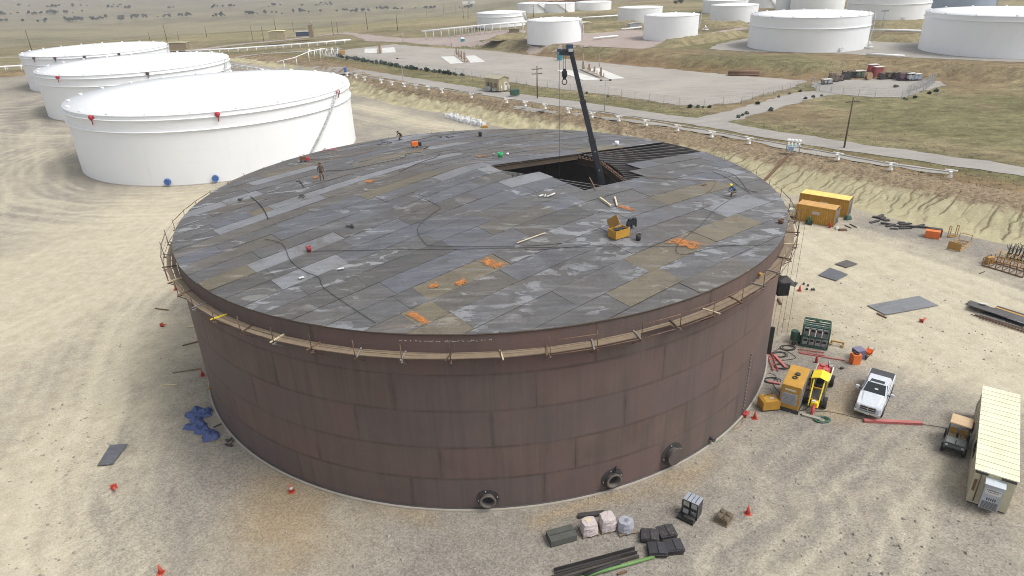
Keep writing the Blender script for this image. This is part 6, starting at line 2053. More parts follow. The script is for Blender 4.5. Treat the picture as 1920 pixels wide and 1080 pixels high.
# ------------------------------------------------------------------ goods laid out in the foreground
def pallet(parent, w=1.1, d=1.0):
    for i in range(5):
        MB().box((0, -d / 2 + d * (i + .5) / 5, .12), (w, d / 5 - .05, .025)).build("pallet_board", WOOD, parent)
    for x in (-w / 2 + .06, 0, w / 2 - .06):
        MB().box((x, 0, .055), (.09, d, .1)).build("pallet_runner", WOOD, parent)
def bag_pallet(label, px, rz, wrap, h, seed, round_=False, board=None):
    t = thing("wrapped_pallet", label, "wrapped pallet", (*px, 0), rz)
    pallet(t)
    r = random.Random(seed)
    n, k = 18, 7
    vs, fs = [], []
    for j in range(k + 1):
        z = .14 + h * j / k
        s = 1 - .16 * (j / k) ** 3
        for i in range(n):
            a = 2 * PI * i / n
            e = .35 if not round_ else 1.0
            cx, cy = math.cos(a), math.sin(a)
            m_ = max(abs(cx), abs(cy))
            rr_ = ((1 - e) * 1 / m_ + e) * .5 * s * (1 + r.uniform(-.06, .06))
            vs.append((cx * rr_ * 1.05, cy * rr_, z + r.uniform(-.03, .03)))
    for j in range(k):
        for i in range(n):
            fs.append((j * n + i, j * n + (i + 1) % n, (j + 1) * n + (i + 1) % n, (j + 1) * n + i))
    vs.append((0, 0, .14 + h + .03))
    for i in range(n):
        fs.append((k * n + i, k * n + (i + 1) % n, len(vs) - 1))
    MB().add(vs, fs).build("load", wrap, t)
    if board:
        MB().box((-.02, .1, .16 + h), (.36, .32, .04), rz=.4).build("cardboard_sheet", WOODL, t)
    if round_:
        for i in range(7):
            a = -PI / 2 + (i - 3) * .35 + .3
            MB().beam((.0, .1, .19 + h), (.44 * math.cos(a), .44 * math.sin(a), .14 + h * .93), .035, .05).build("rib", paint("grey_rib", (.2, .2, .24), .4), t)
    return t
r1 = ang_of((3.777, 31.906), (4.945, 32.173))
bag_pallet("wrapped pallet of pinkish bags, left one, with a tan board on top", (4.437, 31.968), r1, PLASTIC, .82, 3, False, True)
bag_pallet("wrapped pallet of pinkish bags, right one, next to the grey wrapped load", (5.669, 32.278), r1, PLASTIC, .90, 5)
bag_pallet("grey wrapped round load with fanned ribs on a pallet", (6.791, 32.048), r1, PLASTICG, .72, 9, True)
tc_ = thing("crate", "dark grey-green tarped crate at the left end of the foreground goods", "crate", (*(2.628, 31.51), 0), ang_of((1.923, 30.903), (3.611, 31.424)))
MB().box((0, 0, .27), (1.78, 1.0, .5), taper=.985).build("crate", paint("tarp_grey_green", (.075, .08, .07), .8, wear=.3), tc_, bevel=.03)
MB().box((0, .0, .535), (1.5, .05, .03)).build("strap", DARKST, tc_)
lumber("dark beam lying behind the wrapped pallets in the foreground", (*(3.885, 33.288), 0), (*(5.682, 33.496), 0), .34, .2, DARKST, .12)
def tarp_stack(label, px, rz, seed, rust, w=1.15, d=.95):
    t = thing("plate_stack", label, "plate stack", (*px, 0), rz)
    r = random.Random(seed)
    for i in range(7):
        MB().box((r.uniform(-.05, .05), r.uniform(-.05, .05), .04 + i * .055), (w * r.uniform(.9, 1), d * r.uniform(.9, 1), .04), rz=r.uniform(-.05, .05)).build("plate", DARKST if i < 6 else rust, t)
    for s in (-.5, .5):
        MB().box((s * w * .5, 0, .42), (w * .47, d * .95, .03), m=Matrix.Rotation(.12 * (1 if s > 0 else -1), 4, 'Y')).build("cover_sheet", rust, t)
    return t
STK = paint("dark_sheet_rusty", (.035, .036, .042), .7, wear=.9, sc=.9, dirt=(.17, .11, .06))
STK2 = paint("dark_sheet", (.035, .036, .042), .7, wear=.25, sc=.9, dirt=(.17, .11, .06))
r2 = ang_of((7.785, 31.468), (9.027, 31.862))
tarp_stack("dark stack of curved plates with rusty edges, top left of four in the foreground", (8.223, 31.273), r2 - .45, 1, STK)
tarp_stack("dark stack of plates with a tan rust bloom, top right of four in the foreground", (9.333, 31.536), r2 - .1, 2, STK)
tarp_stack("plain dark stack of plates, bottom left of four in the foreground", (8.462, 30.149), r2 - .35, 3, STK2)
tarp_stack("dark stack of plates with one small rust spot, bottom right of four in the foreground", (9.521, 30.357), r2 - .2, 4, STK2)
wl_ = thing("welding_set", "stacked black and silver welding sets on a black pallet in the foreground", "welding set", (*(11.289, 33.058), 0), ang_of((10.685, 33.179), (11.355, 32.632)))
MB().box((-.1, -.05, .1), (1.15, 1.35, .18)).build("pallet", BLACK, wl_, bevel=.02)
for k, (x, y) in enumerate(((-.26, .1), (.28, .1))):
    for z in (.22, .86):
        u_ = MB().box((x, y, z + .29), (.50, .8, .58)).build("case", paint("welder_dark", (.05, .05, .052), .5), wl_, bevel=.03)
        MB().box((x, y - .41, z + .34), (.38, .02, .36)).build("panel", CHROME if (k + (z > .5)) % 2 else GREYP, u_)
    tp = MB().box((x, y, 1.46), (.50, .8, .05)).build("lid", paint("welder_lid", (.30, .32, .37), .45), wl_, bevel=.01)
    MB().box((x, y, 1.49), (.04, .7, .02)).build("handle", BLACK, tp)
for x in (-.52, .54):
    MB().beam((x, -.35, .2), (x, -.35, 1.4), .05, .05).build("frame_bar", BLACK, wl_)
MB().box((.1, -.5, .3), (.7, .3, .2)).build("cable_tray", DARKST, wl_, bevel=.03)
gcable("thin lead trailing left of the foreground welding sets", [(10.766, 33.367), (10.426, 33.43), (10.401, 33.624), (10.635, 33.711)], .02, RUSTY)
cr = thing("spool_crate", "brown crate of wire spools on a small pallet in the foreground", "crate", (*(13.332, 32.592), 0), ang_of((12.864, 32.659), (13.38, 32.174)))
MB().box((0, 0, .07), (.9, 1.0, .12)).build("pallet", WOOD, cr)
for x in (-.215, .215):
    for y in (-.235, .235):
        MB().box((x, y, .32), (.40, .44, .36)).build("carton", paint("carton_brown", (.135, .105, .07), .85, wear=.3), cr, bevel=.02)
        sp_ = MB().lathe([(.02, .505), (.17, .505), (.19, .53), (.17, .555), (.06, .56), (.02, .55)], 18, (x, y, 0)).build("spool", paint("spool_brown", (.12, .095, .065), .8), cr)
# long steel sections at the bottom edge
def channel(label, a, b, w, h, mat):
    a, b = Vector((*a, 0)), Vector((*b, 0))
    t = thing("steel_channel", label, "steel beam", a, ang_of(a, b))
    L_ = (b - a).length
    MB().box((L_ / 2, 0, .05), (L_, w, .03)).build("web", mat, t)
    for s in (-1, 1):
        MB().box((L_ / 2, s * (w / 2 - .012), .05 + h / 2), (L_, .024, h)).build("flange", mat, t)
    return t
channel("dark steel channel at the bottom edge, back one of the pair", (2.004, 28.751), (7.148, 30.203), .36, .30, DARKST)
channel("dark steel channel at the bottom edge, front one of the pair", (1.326, 28.122), (7.226, 29.908), .34, .24, paint("brown_channel", (.075, .066, .06), .6, wear=.3))
o = MB().cyl((0, 0, 0), (math.dist((3.737, 28.449), (6.049, 29.343)), 0, 0), .13, n=14).build("pipe", BLACK, None)
o.location = (*(3.737, 28.449), .2)
o.rotation_euler = (0, 0, ang_of((3.737, 28.449), (6.049, 29.343)))
tag(o, "short black pipe between the dark channels and the green pipe", "pipe")
o = MB().cyl((0, 0, 0), (math.dist((3.241, 28.276), (8.173, 29.704)), 0, 0), .10, n=14).build("pipe", GREENP, None)
o.location = (*(3.241, 28.276), .14)
o.rotation_euler = (0, 0, ang_of((3.241, 28.276), (8.173, 29.704)))
tag(o, "long green pipe lying beside the dark channels at the bottom edge", "pipe")
lumber("short brown bar beside the green pipe at the bottom edge", (*(5.764, 28.562), 0), (*(6.343, 28.774), 0), .12, .12, RUSTY)

# ------------------------------------------------------------------ cones
def cone(label, px, fallen=False, rz=0, striped=False):
    t = thing("traffic_cone", label, "traffic cone", (*px, 0.0), rz, "traffic cones around the tank")
    q = Matrix.Rotation(PI / 2 - .25, 4, 'X') @ Matrix.Translation((0, 0, -.1)) if fallen else None
    lift = Matrix.Translation((0, 0, .18)) @ q if fallen else Matrix.Identity(4)
    a = MB().lathe([(.01, .03), (.16, .03), (.035, .70), (.01, .70)], 16).box((0, 0, .015), (.42, .42, .03))
    a.v = [tuple(lift @ Vector(p)) for p in a.v]
    a.build("cone", paint("cone_red_orange", (.50, .075, .045), .5, wear=.1), t)
    if striped:
        b = MB().lathe([(.118, .30), (.084, .46)], 16)
        b.v = [tuple(lift @ Vector((p[0] * 1.06, p[1] * 1.06, p[2]))) for p in b.v]
        b.build("reflective_band", SLAB, t)
    return t
cone("red cone standing right of the wire spools in the foreground", (15.079, 33.129))
cone("red cone with a white band in front of the brown tank on the sandy patch", (-16.041, 36.598), False, 0, True)
cone("red cone, toppled, just below the lone steel plate", (-29.022, 37.466), True, .6)
cone("red cone nearest the bottom edge at the left", (-22.191, 29.833))
cone("red cone beside the low yellow power unit", (18.987, 43.258))
cone("red cone by the flank of the tank under the hoist bin", (31.466, 65.481))
cone("red cone lying on the gravel between the largest plate and the beam heap", (40.459, 57.705), True, 2)
cone("red cone lying on the gravel left of the tank near the scaffold end", (-36.752, 62.011), True, 1.2)
cone("red cone close to the left foot of the tank", (-28.62, 52.219))
cone("red cone seen under the left end of the scaffold", (-39.299, 71.028))

# ------------------------------------------------------------------ odds and ends left of the tank
def blue_tarp():
    lobes = [((-26.654, 46.433), .78, .6, .5), ((-26.136, 46.036), .6, .4, .4), ((-26.363, 45.395), .55, .6, .42), ((-26.14, 44.533), .8, .6, .45), ((-25.276, 44.003), .7, .5, .42), ((-24.363, 43.21), .62, .55, .6)]
    c = (-25.605, 44.715)
    n = 96
    S = 3.6
    xs = np.linspace(-S, S, n)
    X, Y = np.meshgrid(xs, xs, indexing='ij')
    x, y = X.ravel(), Y.ravel()
    hgt = np.full(x.shape, -.25)
    wx = x + (fbm(x * 1.3, y * 1.3, 3, 81) - .5) * .9
    wy = y + (fbm(x * 1.3 + 9, y * 1.3, 3, 82) - .5) * .9
    for p, a, b, hh in lobes:
        d = ((wx - p[0] + c[0]) / a) ** 2 + ((wy - p[1] + c[1]) / b) ** 2
        hgt = np.maximum(hgt, hh * np.sqrt(np.clip(1.25 - d, 0, 1)) - .12)
    cr_ = np.abs(fbm(x * 1.6, y * 1.6, 4, 83) - .5) * 2
    hgt = hgt + np.where(hgt > -.1, (cr_ - .3) * .5, 0)
    F = grid_faces(n, n)
    keep = (hgt[F] > -.05).any(1)
    V, F, _ = drop_unused(np.stack([x, y, np.maximum(hgt, -.02)], 1), F, keep)
    o = put(bpy.data.objects.new("tarpaulin", np_mesh("tarpaulin", V, F, paint("blue_tarp", (.055, .085, .21), .45, wear=.25, sc=1.5, dirt=(.10, .13, .24)), True)))
    o.location = (*c, .03)
    tag(o, "crumpled blue tarpaulin lying on the gravel left of the tank", "tarpaulin")
blue_tarp()
lumber("thin timber lying on the gravel left of the tank, pointing at its foot", (*(-31.596, 52.752), 0), (*(-29.217, 53.334), 0), .09, .09, WOOD)
lumber("short yellowish stick on the gravel left of the tank", (*(-31.573, 50.748), 0), (*(-30.334, 50.761), 0), .09, .08, WOODL)
lumber("dark stick near the top of the gravel strip left of the tank", (*(-32.844, 57.73), 0), (*(-31.509, 58.477), 0), .09, .09, RUSTY)
lumber("dark bar on the pale gravel left of the scaffold end", (*(-39.481, 66.189), 0), (*(-37.784, 65.69), 0), .1, .1, RUSTY)
lumber("pale board leaning at the left foot of the tank", (*(-34.06, 61.602), 0), (*(-33.241, 61.775), 0), .25, .08, WOODL)
lumber("rod resting between the tarpaulin and the ring wall", (*(-24.533, 44.309), 0), (*(-23.89, 44.907), 0), .07, .07, DARKST)
clamp_pile("dark fittings lying between the tarpaulin and the ring wall", (*(-22.425, 42.319), 0), 12, 7, DARKST, .45)
for i, p in enumerate(((32.562, 67.028), (32.859, 66.593), (32.366, 65.681), (32.824, 65.514), (33.051, 65.497))):
    o = MB().lathe([(.01, 0), (.13, 0), (.12, .16), (.01, .17)], 8).build("steel_fitting", DARKST)
    o.location = (*p, .02)
    tag(o, "small dark fitting on the pale gravel by the flank of the tank", "fitting", "small fittings on the gravel by the tank")
o = MB().box((0, 0, .1), (.3, .25, .2), rz=.3).build("steel_fitting", DARKST, bevel=.03)
o.location = (*(28.932, 49.848), 0)
tag(o, "dark lump of scrap on the gravel between the forklift and the pickup", "scrap")
# loose stones on the gravel
def stones():
    r = np.random.default_rng(5)
    N = 5200
    V, F = [], []
    base = np.array([(1, 0, 0), (-.5, .87, 0), (-.5, -.87, 0), (0, 0, .75), (.3, -.5, .4), (.4, .4, .35)])
    tri = np.array([(0, 5, 3), (5, 1, 3), (1, 2, 3), (2, 4, 3), (4, 0, 3), (0, 1, 5), (2, 0, 4)])
    k = 0
    while k < N:
        x, y = r.uniform(-40, 48), r.uniform(14, 70)
        if math.hypot(x - TC[0], y - TC[1]) < RT + .6:
            continue
        if r.random() > min(1, 26 / max(10, y)) ** 1.2:
            continue
        s = r.choice([.05, .06, .08, .11, .16], p=[.35, .3, .2, .11, .04])
        a = r.uniform(0, 2 * PI)
        c, sn = math.cos(a), math.sin(a)
        b = base * s * r.uniform(.7, 1.2, (6, 3))
        V.append(np.stack([b[:, 0] * c - b[:, 1] * sn + x, b[:, 0] * sn + b[:, 1] * c + y, b[:, 2] + .0], 1))
        F.append(tri + 6 * k)
        k += 1
    o = put(bpy.data.objects.new("loose_stones", np_mesh("loose_stones", np.concatenate(V), np.concatenate(F), paint("stone_grey", (.29, .26, .225), .9, wear=.5, sc=.7, dirt=(.42, .39, .32)), False)))
    o["kind"] = "stuff"
stones()
# ------------------------------------------------------------------ pipelines
def hz(p):
    return float(H(np.array([p[0]]), np.array([p[1]]))[0])
def pipeline(label, pts, hh, r, n_sup, style, mat=WHITE2, name="pipeline", double=0.0):
    """pts: ground points; the pipe runs hh above them on n_sup supports"""
    P = [Vector((p[0], p[1], hz(p))) for p in pts]
    t = thing(name, label, "pipeline", P[0])
    o = P[0]
    up_ = Vector((0, 0, hh))
    MB().tube([p - o + up_ for p in P], r, 8).build("pipe", mat, t)
    if double:
        MB().tube([p - o + up_ + Vector((double, double, 0)) for p in P], r * .8, 8).build("pipe", mat, t)
    seg = [(P[i + 1] - P[i]).length for i in range(len(P) - 1)]
    tot = sum(seg)
    for k in range(n_sup):
        s = tot * (k + .5) / n_sup
        i = 0
        while s > seg[i] and i < len(seg) - 1:
            s -= seg[i]
            i += 1
        p = P[i].lerp(P[i + 1], s / seg[i])
        d = (P[i + 1] - P[i]).normalized()
        side = Vector((-d.y, d.x, 0)).normalized()
        p = Vector((p.x, p.y, hz(p))) - o
        m = MB()
        if style == "tee":
            m.box(p + Vector((0, 0, .12)), (.5, .5, .3))
            m.cyl(p, p + Vector((0, 0, hh - r)), .20, n=10)
            m.beam(p + side * .75 + Vector((0, 0, hh - r - .05)), p - side * .75 + Vector((0, 0, hh - r - .05)), .32, .16)
            m.cyl(p + d * .45 + Vector((0, 0, hh)), p - d * .45 + Vector((0, 0, hh)), r * 1.5, n=10)
        elif style == "post":
            m.cyl(p, p + Vector((0, 0, hh)), .13, n=8)
            m.beam(p + side * .5 + Vector((0, 0, hh - r - .05)), p - side * .5 + Vector((0, 0, hh - r - .05)), .16, .14)
        else:                                             # portal
            for sg in (-1, 1):
                m.cyl(p + side * sg * .9, p + side * sg * .9 + Vector((0, 0, hh)), .12, n=8)
            m.beam(p + side * 1.1 + Vector((0, 0, hh - r - .05)), p - side * 1.1 + Vector((0, 0, hh - r - .05)), .2, .2)
        m.build("support", mat, t)
    return t
PL = [(-51.925, 221.779), (-38.866, 204.969), (-21.194, 185.678), (-4.407, 169.881), (6.358, 158.951), (18.516, 146.495), (27.227, 137.516), (33.238, 130.688), (38.253, 124.515), (43.097, 118.412), (48.302, 111.989), (53.212, 105.803), (58.38, 99.21), (64.49, 94.217)]
SUP = [(-48.992, 216.62), (-45.168, 211.465), (-41.677, 206.569), (-35.765, 200.381), (-32.014, 195.824), (-28.084, 192.289), (-24.434, 188.9), (-20.755, 185.593), (-16.631, 180.644), (-8.594, 172.126), (0.173, 163.384), (4.482, 158.619), (8.842, 154.68), (13.667, 149.025), (18.18, 143.736), (23.133, 139.189), (27.82, 134.399), (32.812, 128.884), (37.69, 122.874), (42.718, 117.274), (52.93, 105.18), (58.012, 98.662), (64.264, 93.97)]
t = thing("pipeline", "long pale grey pipeline on white saddle supports along the top of the bank", "pipeline", (*PL[0], 3.4))
o0 = Vector((*PL[0], 3.4))
MB().tube([Vector((*p, 3.4 + .62)) - o0 for p in PL], .12, 8).build("pipe", PIPEG, t)
for i, p in enumerate(SUP):
    p = Vector((*p, 3.4)) - o0
    j = min(range(len(PL) - 1), key=lambda k: (Vector((*PL[k], 3.4)) - o0 - p).length)
    d = (Vector(PL[j + 1]) - Vector(PL[j])).normalized()
    d = Vector((d.x, d.y, 0))
    sd = Vector((-d.y, d.x, 0))
    m = MB()
    m.box(p + Vector((0, 0, .05)), (.6, .6, .3), rz=math.atan2(d.y, d.x), taper=.8)
    m.cyl(p, p + Vector((0, 0, .75)), .22, n=10)
    m.beam(p - sd * .7 + Vector((0, 0, .80)), p + sd * .7 + Vector((0, 0, .80)), .36, .14)
    m.beam(p - d * .8 + Vector((0, 0, .95)), p + d * .8 + Vector((0, 0, .95)), .24, .16)
    m.build("support", WHITE2, t)
pipeline("white pipeline on short posts running off behind the nearest white tank", [(-106.737, 273.234), (-93.808, 260.588), (-79.444, 245.647), (-63.411, 230.297)], 1.5, .22, 15, "post")
pipeline("long white pipe rack on posts crossing the grass towards the valve yard", [(-143.423, 320.218), (-125.26, 323.276), (-103.772, 324.925), (-83.248, 321.57), (-69.646, 321.637)], 1.6, .42, 18, "portal", double=.55)
pipeline("high white pipe rack on tall legs beside the pink gravel yard", [(-36.822, 321.906), (-22.951, 324.466), (-5.687, 311.8), (10.275, 314.852)], 3.6, .42, 15, "portal", double=.55)
pipeline("white pipeline at the far left edge beyond the three tanks", [(-210.96, 276.606), (-199.687, 278.54), (-190.549, 280.769), (-179.579, 287.43)], 2.0, .38, 6, "portal")
pipeline("tall white pipe frame of four legs below the pipe rack", [(-81.719, 253.195), (-76.668, 257.813), (-71.653, 261.1), (-67.129, 266.221)], 4.0, .16, 4, "post")
pipeline("white pipeline across the grass bank behind the wide banded tank", [(132.929, 260.96), (143.194, 255.216), (151.404, 246.292)], .9, .45, 6, "post")
pipeline("low white pipe manifold on the terrace between the two wide tanks", [(101.81, 196.71), (105.499, 193.375), (108.816, 190.21)], .8, .35, 4, "post")
pipeline("white pipe manifold right of the small tank behind the boom", [(33.151, 263.992), (37.217, 267.602), (43.327, 270.668)], .7, .35, 4, "post")
pipeline("thin white pipe behind the small tanks, right of the boom", [(40.152, 364.756), (51.045, 369.173), (61.421, 374.051)], .9, .4, 5, "post")
pipeline("white pipe left of the small tank right of the boom", [(49.163, 298.031), (54.184, 301.229), (58.884, 304.653)], .7, .3, 3, "post")

# valve platform at the head of the line down the bank
p = (47.719, 110.269)
vp = thing("valve_platform", "white and blue-grey valve platform at the head of the dark pipe down the bank", "valve platform", (*p, 3.3), -.45)
for x in (-1, 1):
    for y in (-.7, .7):
        MB().box((x, y, .75), (.12, .12, 1.5)).build("leg", GREYP, vp)
MB().box((0, 0, 1.15), (2.2, 1.6, .1)).build("deck", paint("deck_grey_green", (.35, .42, .42), .6), vp)
for i in range(4):
    MB().cyl((-.8 + i * .55, -.3, 1.2), (-.8 + i * .55, .4, 1.9), .16, n=8).cyl((-.8 + i * .55, .2, 1.8), (-.8 + i * .55, .2, 2.15), .26, n=10).build("valve", WHITE2, vp)
MB().tube([(-1.1, -.75, 2.1), (1.1, -.75, 2.1), (1.1, .75, 2.1), (-1.1, .75, 2.1)], .035, 5, True).build("handrail", WHITE2, vp)
MB().box((-.3, -.82, .8), (.9, .05, .7)).build("panel", paint("panel_blue", (.30, .42, .55), .5), vp)
q1, q2 = Vector((*(46.143, 108.038), 3.5)), Vector((*(41.13, 103.98), .5))
o = MB().beam((0, 0, 0), q2 - q1, .34, .30).build("drain_pipe", RUSTY)
o.location = q1
tag(o, "dark pipe slanting down the eroded bank from the valve platform", "pipe")

# valve yard left of the gravel yard
vy = thing("valve_manifold", "cluster of white pipe loops and valves beside the gravel yard", "manifold", (*(-69.465, 270.08), 3.4), .25)
for i in range(6):
    x = -5 + i * 2.1
    MB().tube([(x, -3, .2), (x, -3, 2.0), (x + .3, -2.6, 2.4), (x + .6, 2, 2.4), (x + .8, 2.4, 2.0), (x + .8, 2.4, .2)], .22, 7).build("pipe_loop", WHITE2, vy)
    MB().cyl((x + .4, -.4, 2.3), (x + .4, -.4, 3.0), .4, n=8).build("valve", GREYP if i % 2 else WHITE2, vy)
MB().box((7.5, 1, .9), (2.0, 1.6, 1.6)).build("meter_skid", OCHRE, vy)
o = MB().cyl((0, 0, 0), (0, 0, 1.4), .42, n=12).box((0, 0, 1.5), (.9, .9, .35)).build("valve", BLUE)
o.location = (*(-50.758, 222.676), 3.4)
tag(o, "dark blue valve on the pipeline near the start of the long pale run", "valve")
for pp, lb in (((80.995, 286.441), "white pipe tree standing on the grass by the terrace track"), ((110.883, 213.884), "white valve group at the foot of the wide banded tank"), ((159.564, 241.552), "white valve at the end of the pipeline by the right-hand wide tank")):
    v = MB().cyl((0, 0, 0), (0, 0, 2.2), .2, n=8).cyl((-1.3, 0, .5), (1.3, 0, .5), .25, n=8).beam((-1, 0, .5), (0, 0, 1.9), .2, .2).beam((1, 0, .5), (0, 0, 1.9), .2, .2).box((.2, -.4, 1.5), (.6, .6, .4)).build("valve", WHITE2)
    v.location = (*pp, 6.6)
    tag(v, lb, "valve")

# ------------------------------------------------------------------ poles
def pole(label, base, arms=1, lamp=0, r=.16, mat=POLEW, nm="utility_pole", cat="utility pole", group=None):
    x, y, z, h = base
    t = thing(nm, label, cat, (x, y, z), 0, group)
    MB().cyl((0, 0, -.5), (0, 0, h), r, r * .68, 8).build("pole", mat, t)
    for k in range(arms):
        MB().box((0, 0, h - .7 - k * 1.1), (2.6, .14, .16), rz=.2).build("crossarm", mat, t)
        for x_ in (-1.1, -.4, .4, 1.1):
            MB().cyl((x_, x_ * .2, h - .62 - k * 1.1), (x_, x_ * .2, h - .36 - k * 1.1), .05, n=6).build("insulator", GREYP, t)
    if lamp:
        MB().beam((-1.1, 0, h), (1.1, 0, h), .1, .1).build("lamp_bracket", GREYP, t)
        for i in range(lamp):
            MB().box((-1 + 2 * i / max(1, lamp - 1), -.1, h + .1), (.5, .6, .28)).build("lamp_head", DARKST, t)
    return t
pole("tall leaning-looking timber pole with a pale crossarm in front of the big field", (57.506, 112.668, 3.11, 8.5), 1)
pole("timber pole with two crossarms beside the road, left of the crane boom", (7.759, 168.749, 3.083, 7.7), 2)
pole("timber pole at the far left beyond the farthest white tank", (-239.261, 361.322, 0.475, 9.9), 0, 0, .2)
pole("tall timber pole just right of the farthest white tank", (-173.649, 368.827, 0.49, 10.05), 0, 0, .2)
pole("short timber pole left of the tall one behind the farthest white tank", (-188.236, 381.044, 0.488, 5.65), 0, 0, .15)
pole("tallest timber pole near the tan sheds at the far road", (-127.273, 401.596, 0.493, 9.5), 0, 0, .2)
pole("tall timber pole standing at the edge of the far field above the loading yard", (-76.308, 402.567, 2.499, 9.15), 0, 0, .2)
pole("timber pole on the field left of the high pipe rack", (-55.991, 378.793, 3.297, 7.85), 0, 0, .2)
pole("tall timber pole left of the banded small tank", (-91.033, 1111.826, -31.342, 13.6), 0, 0, .2)
pole("dark timber pole in front of the far pair of white tanks", (16.526, 394.826, 6.591, 6.25), 1, 0, .2)
pole("timber pole between the far pair of white tanks and the boom", (35.907, 416.21, 6.594, 5.7), 0, 0, .16)
POLES = [(-170.584, 375.763, 0.477, 5.8), (-170.122, 410.717, 0.402, 5.75), (-130.252, 371.051, 0.495, 8.05), (-124.082, 369.108, 0.497, 7.5), (-125.216, 428.479, 0.38, 5.65), (-90.977, 382.177, 1.682, 6.95), (-88.528, 382.799, 1.82, 6.15), (-24.315, 441.268, 3.856, 6.65), (-21.014, 433.693, 4.271, 5.35), (-148.38, 1097.927, -32.522, 11.25), (-110.376, 1042.505, -32.277, 12.15), (-70.303, 1082.392, -30.19, 11.05)]
for b in POLES:
    pole("thin bare pole among several standing on the far field", b, 0, 0, .14, group="thin poles on the far field")
pole("grey lamp pole with two lamps in the verge right of the crane boom", (21.819, 150.681, 3.046, 6.65), 0, 2, .09, GREYP, "lamp_pole", "lamp pole")
pole("lamp pole with a row of floodlights in front of the banded tank at top right", (142.759, 268.477, 6.598, 6.55), 0, 3, .12, GREYP, "lamp_pole", "lamp pole")
pole("thin lamp pole on the pink gravel above the second loading island", (-21.357, 287.553, 3.551, 4.9), 0, 0, .12, GREYP, "lamp_pole", "lamp pole")
pole("thin lamp pole in the yard above the second loading island", (-14.345, 258.87, 3.385, 3.35), 0, 0, .09, GREYP, "lamp_pole", "lamp pole")
pole("thin lamp pole at the left side of the yard by the valve loops", (-43.671, 308.029, 3.4, 5.45), 0, 0, .12, GREYP, "lamp_pole", "lamp pole")
pole("grey lamp pole in the verge left of the beige shed", (-28.765, 195.722, 2.582, 7.8), 0, 1, .09, GREYP, "lamp_pole", "lamp pole")
pole("thin pole, left of a pair behind the third loading island", (24.87, 220.83, 3.395, 3.85), 0, 0, .09, GREYP, "lamp_pole", "lamp pole")
pole("thin pole, right of a pair behind the third loading island", (29.491, 217.486, 3.371, 3.8), 0, 0, .09, GREYP, "lamp_pole", "lamp pole")

# ------------------------------------------------------------------ sheds
def shed(label, px, z, rz, Ls, Ws, Hs, wall, roofm, gable=.5, door=True, nm="shed"):
    t = thing(nm, label, "shed", (*px, z), rz)
    MB().side([(-Ws / 2, 0), (Ws / 2, 0), (Ws / 2, Hs), (0, Hs + gable), (-Ws / 2, Hs)], -Ls / 2, Ls / 2).build("wall", wall, t)
    for s in (-1, 1):
        a, b = Vector((s * (Ws / 2 + .18), 0, Hs - .02)), Vector((0, 0, Hs + gable + .06))
        m = MB()
        vs = [(a.x, -Ls / 2 - .2, a.z), (a.x, Ls / 2 + .2, a.z), (b.x, Ls / 2 + .2, b.z), (b.x, -Ls / 2 - .2, b.z)]
        m.add(vs + [(x, y, z_ + .08) for x, y, z_ in vs], [(3, 2, 1, 0), (4, 5, 6, 7), (0, 1, 5, 4), (1, 2, 6, 5), (2, 3, 7, 6), (3, 0, 4, 7)])
        m.build("roof", roofm, t)
    if door:
        d = MB().box((.6, -Ls / 2 - .03, 1.05), (1.0, .06, 2.1)).build("door", SLAB, t)
        MB().box((.75, -Ls / 2 - .065, 1.55), (.4, .01, .5)).build("pane", GLASS, d)
    return t
bs = shed("beige equipment shed with a white door beside the pipeline and the road", (-2.231, 182.005), 3.45, .75, 5.4, 3.6, 3.0, TAN, paint("shed_roof_olive", (.34, .32, .22), .6))
for x, y in ((-1.9, -1.5), (-1.9, .2), (-1.9, 1.5)):
    MB().box((x, y, 1.5), (.35, .7, .9)).build("wall_unit", paint("unit_brown", (.17, .13, .085), .6), bs)
MB().box((-2.3, .8, .5), (1.0, 1.4, 1.0)).box((-2.0, -1.2, .35), (.8, 1.0, .7)).build("equipment", GREYP, bs)
MB().cyl((-1.2, -3.1, 0), (-1.2, -3.1, 1.3), .12, n=8).cyl((1.5, -3.0, 0), (1.5, -3.0, 1.3), .12, n=8).build("bollard", WHITE2, bs)
gb = thing("transformer_box", "dark green transformer box right of the beige equipment shed", "transformer", (*(2.259, 173.155), 3.45), .3)
MB().box((0, 0, .65), (2.2, 1.3, 1.3)).build("cabinet", GREEN, gb, bevel=.05)
MB().box((.3, -.67, .6), (1.0, .03, .9)).box((0, 0, 1.33), (2.0, 1.1, .06)).build("door", GREEN, gb)
shed("tan shed at the far road with a yellowish roof, left of the valve loops", (-111.094, 352.561), 3.3, .1, 5, 7.6, 3.6, TAN, paint("shed_roof_yellow", (.62, .58, .32), .6), .2, False)
shed("brown shed half hidden behind the middle white tank of the left row", (-153.547, 335.219), 1.5, .1, 5, 9.5, 3.0, paint("shed_brown", (.25, .20, .125), .7), paint("shed_roof_tan2", (.42, .37, .24), .6), .2, False)
shed("grey shed on the terrace left of the small tank right of the boom", (55.896, 305.776), 6.6, .2, 3, 5, 2.2, GREYP, GREYP, .1, False)
shed("tan shed right beside the small tank behind the boom tip", (35.153, 308.27), 6.6, .2, 4, 4.5, 3.0, TAN, CREAM, .1, False)
shed("olive shed in the pink gravel yard by the high pipe rack", (4.496, 306.793), 6.0, .1, 3, 4.2, 2.0, paint("shed_olive", (.16, .14, .08), .7), paint("shed_olive", (.16, .14, .08), .7), .1, False)
shed("blue-roofed equipment box by the far road, right of the tan shed", (-100.77, 362.77), 3.4, .1, 4, 8.0, 2.0, paint("shed_navy", (.06, .08, .15), .6), GREYP, .1, False)
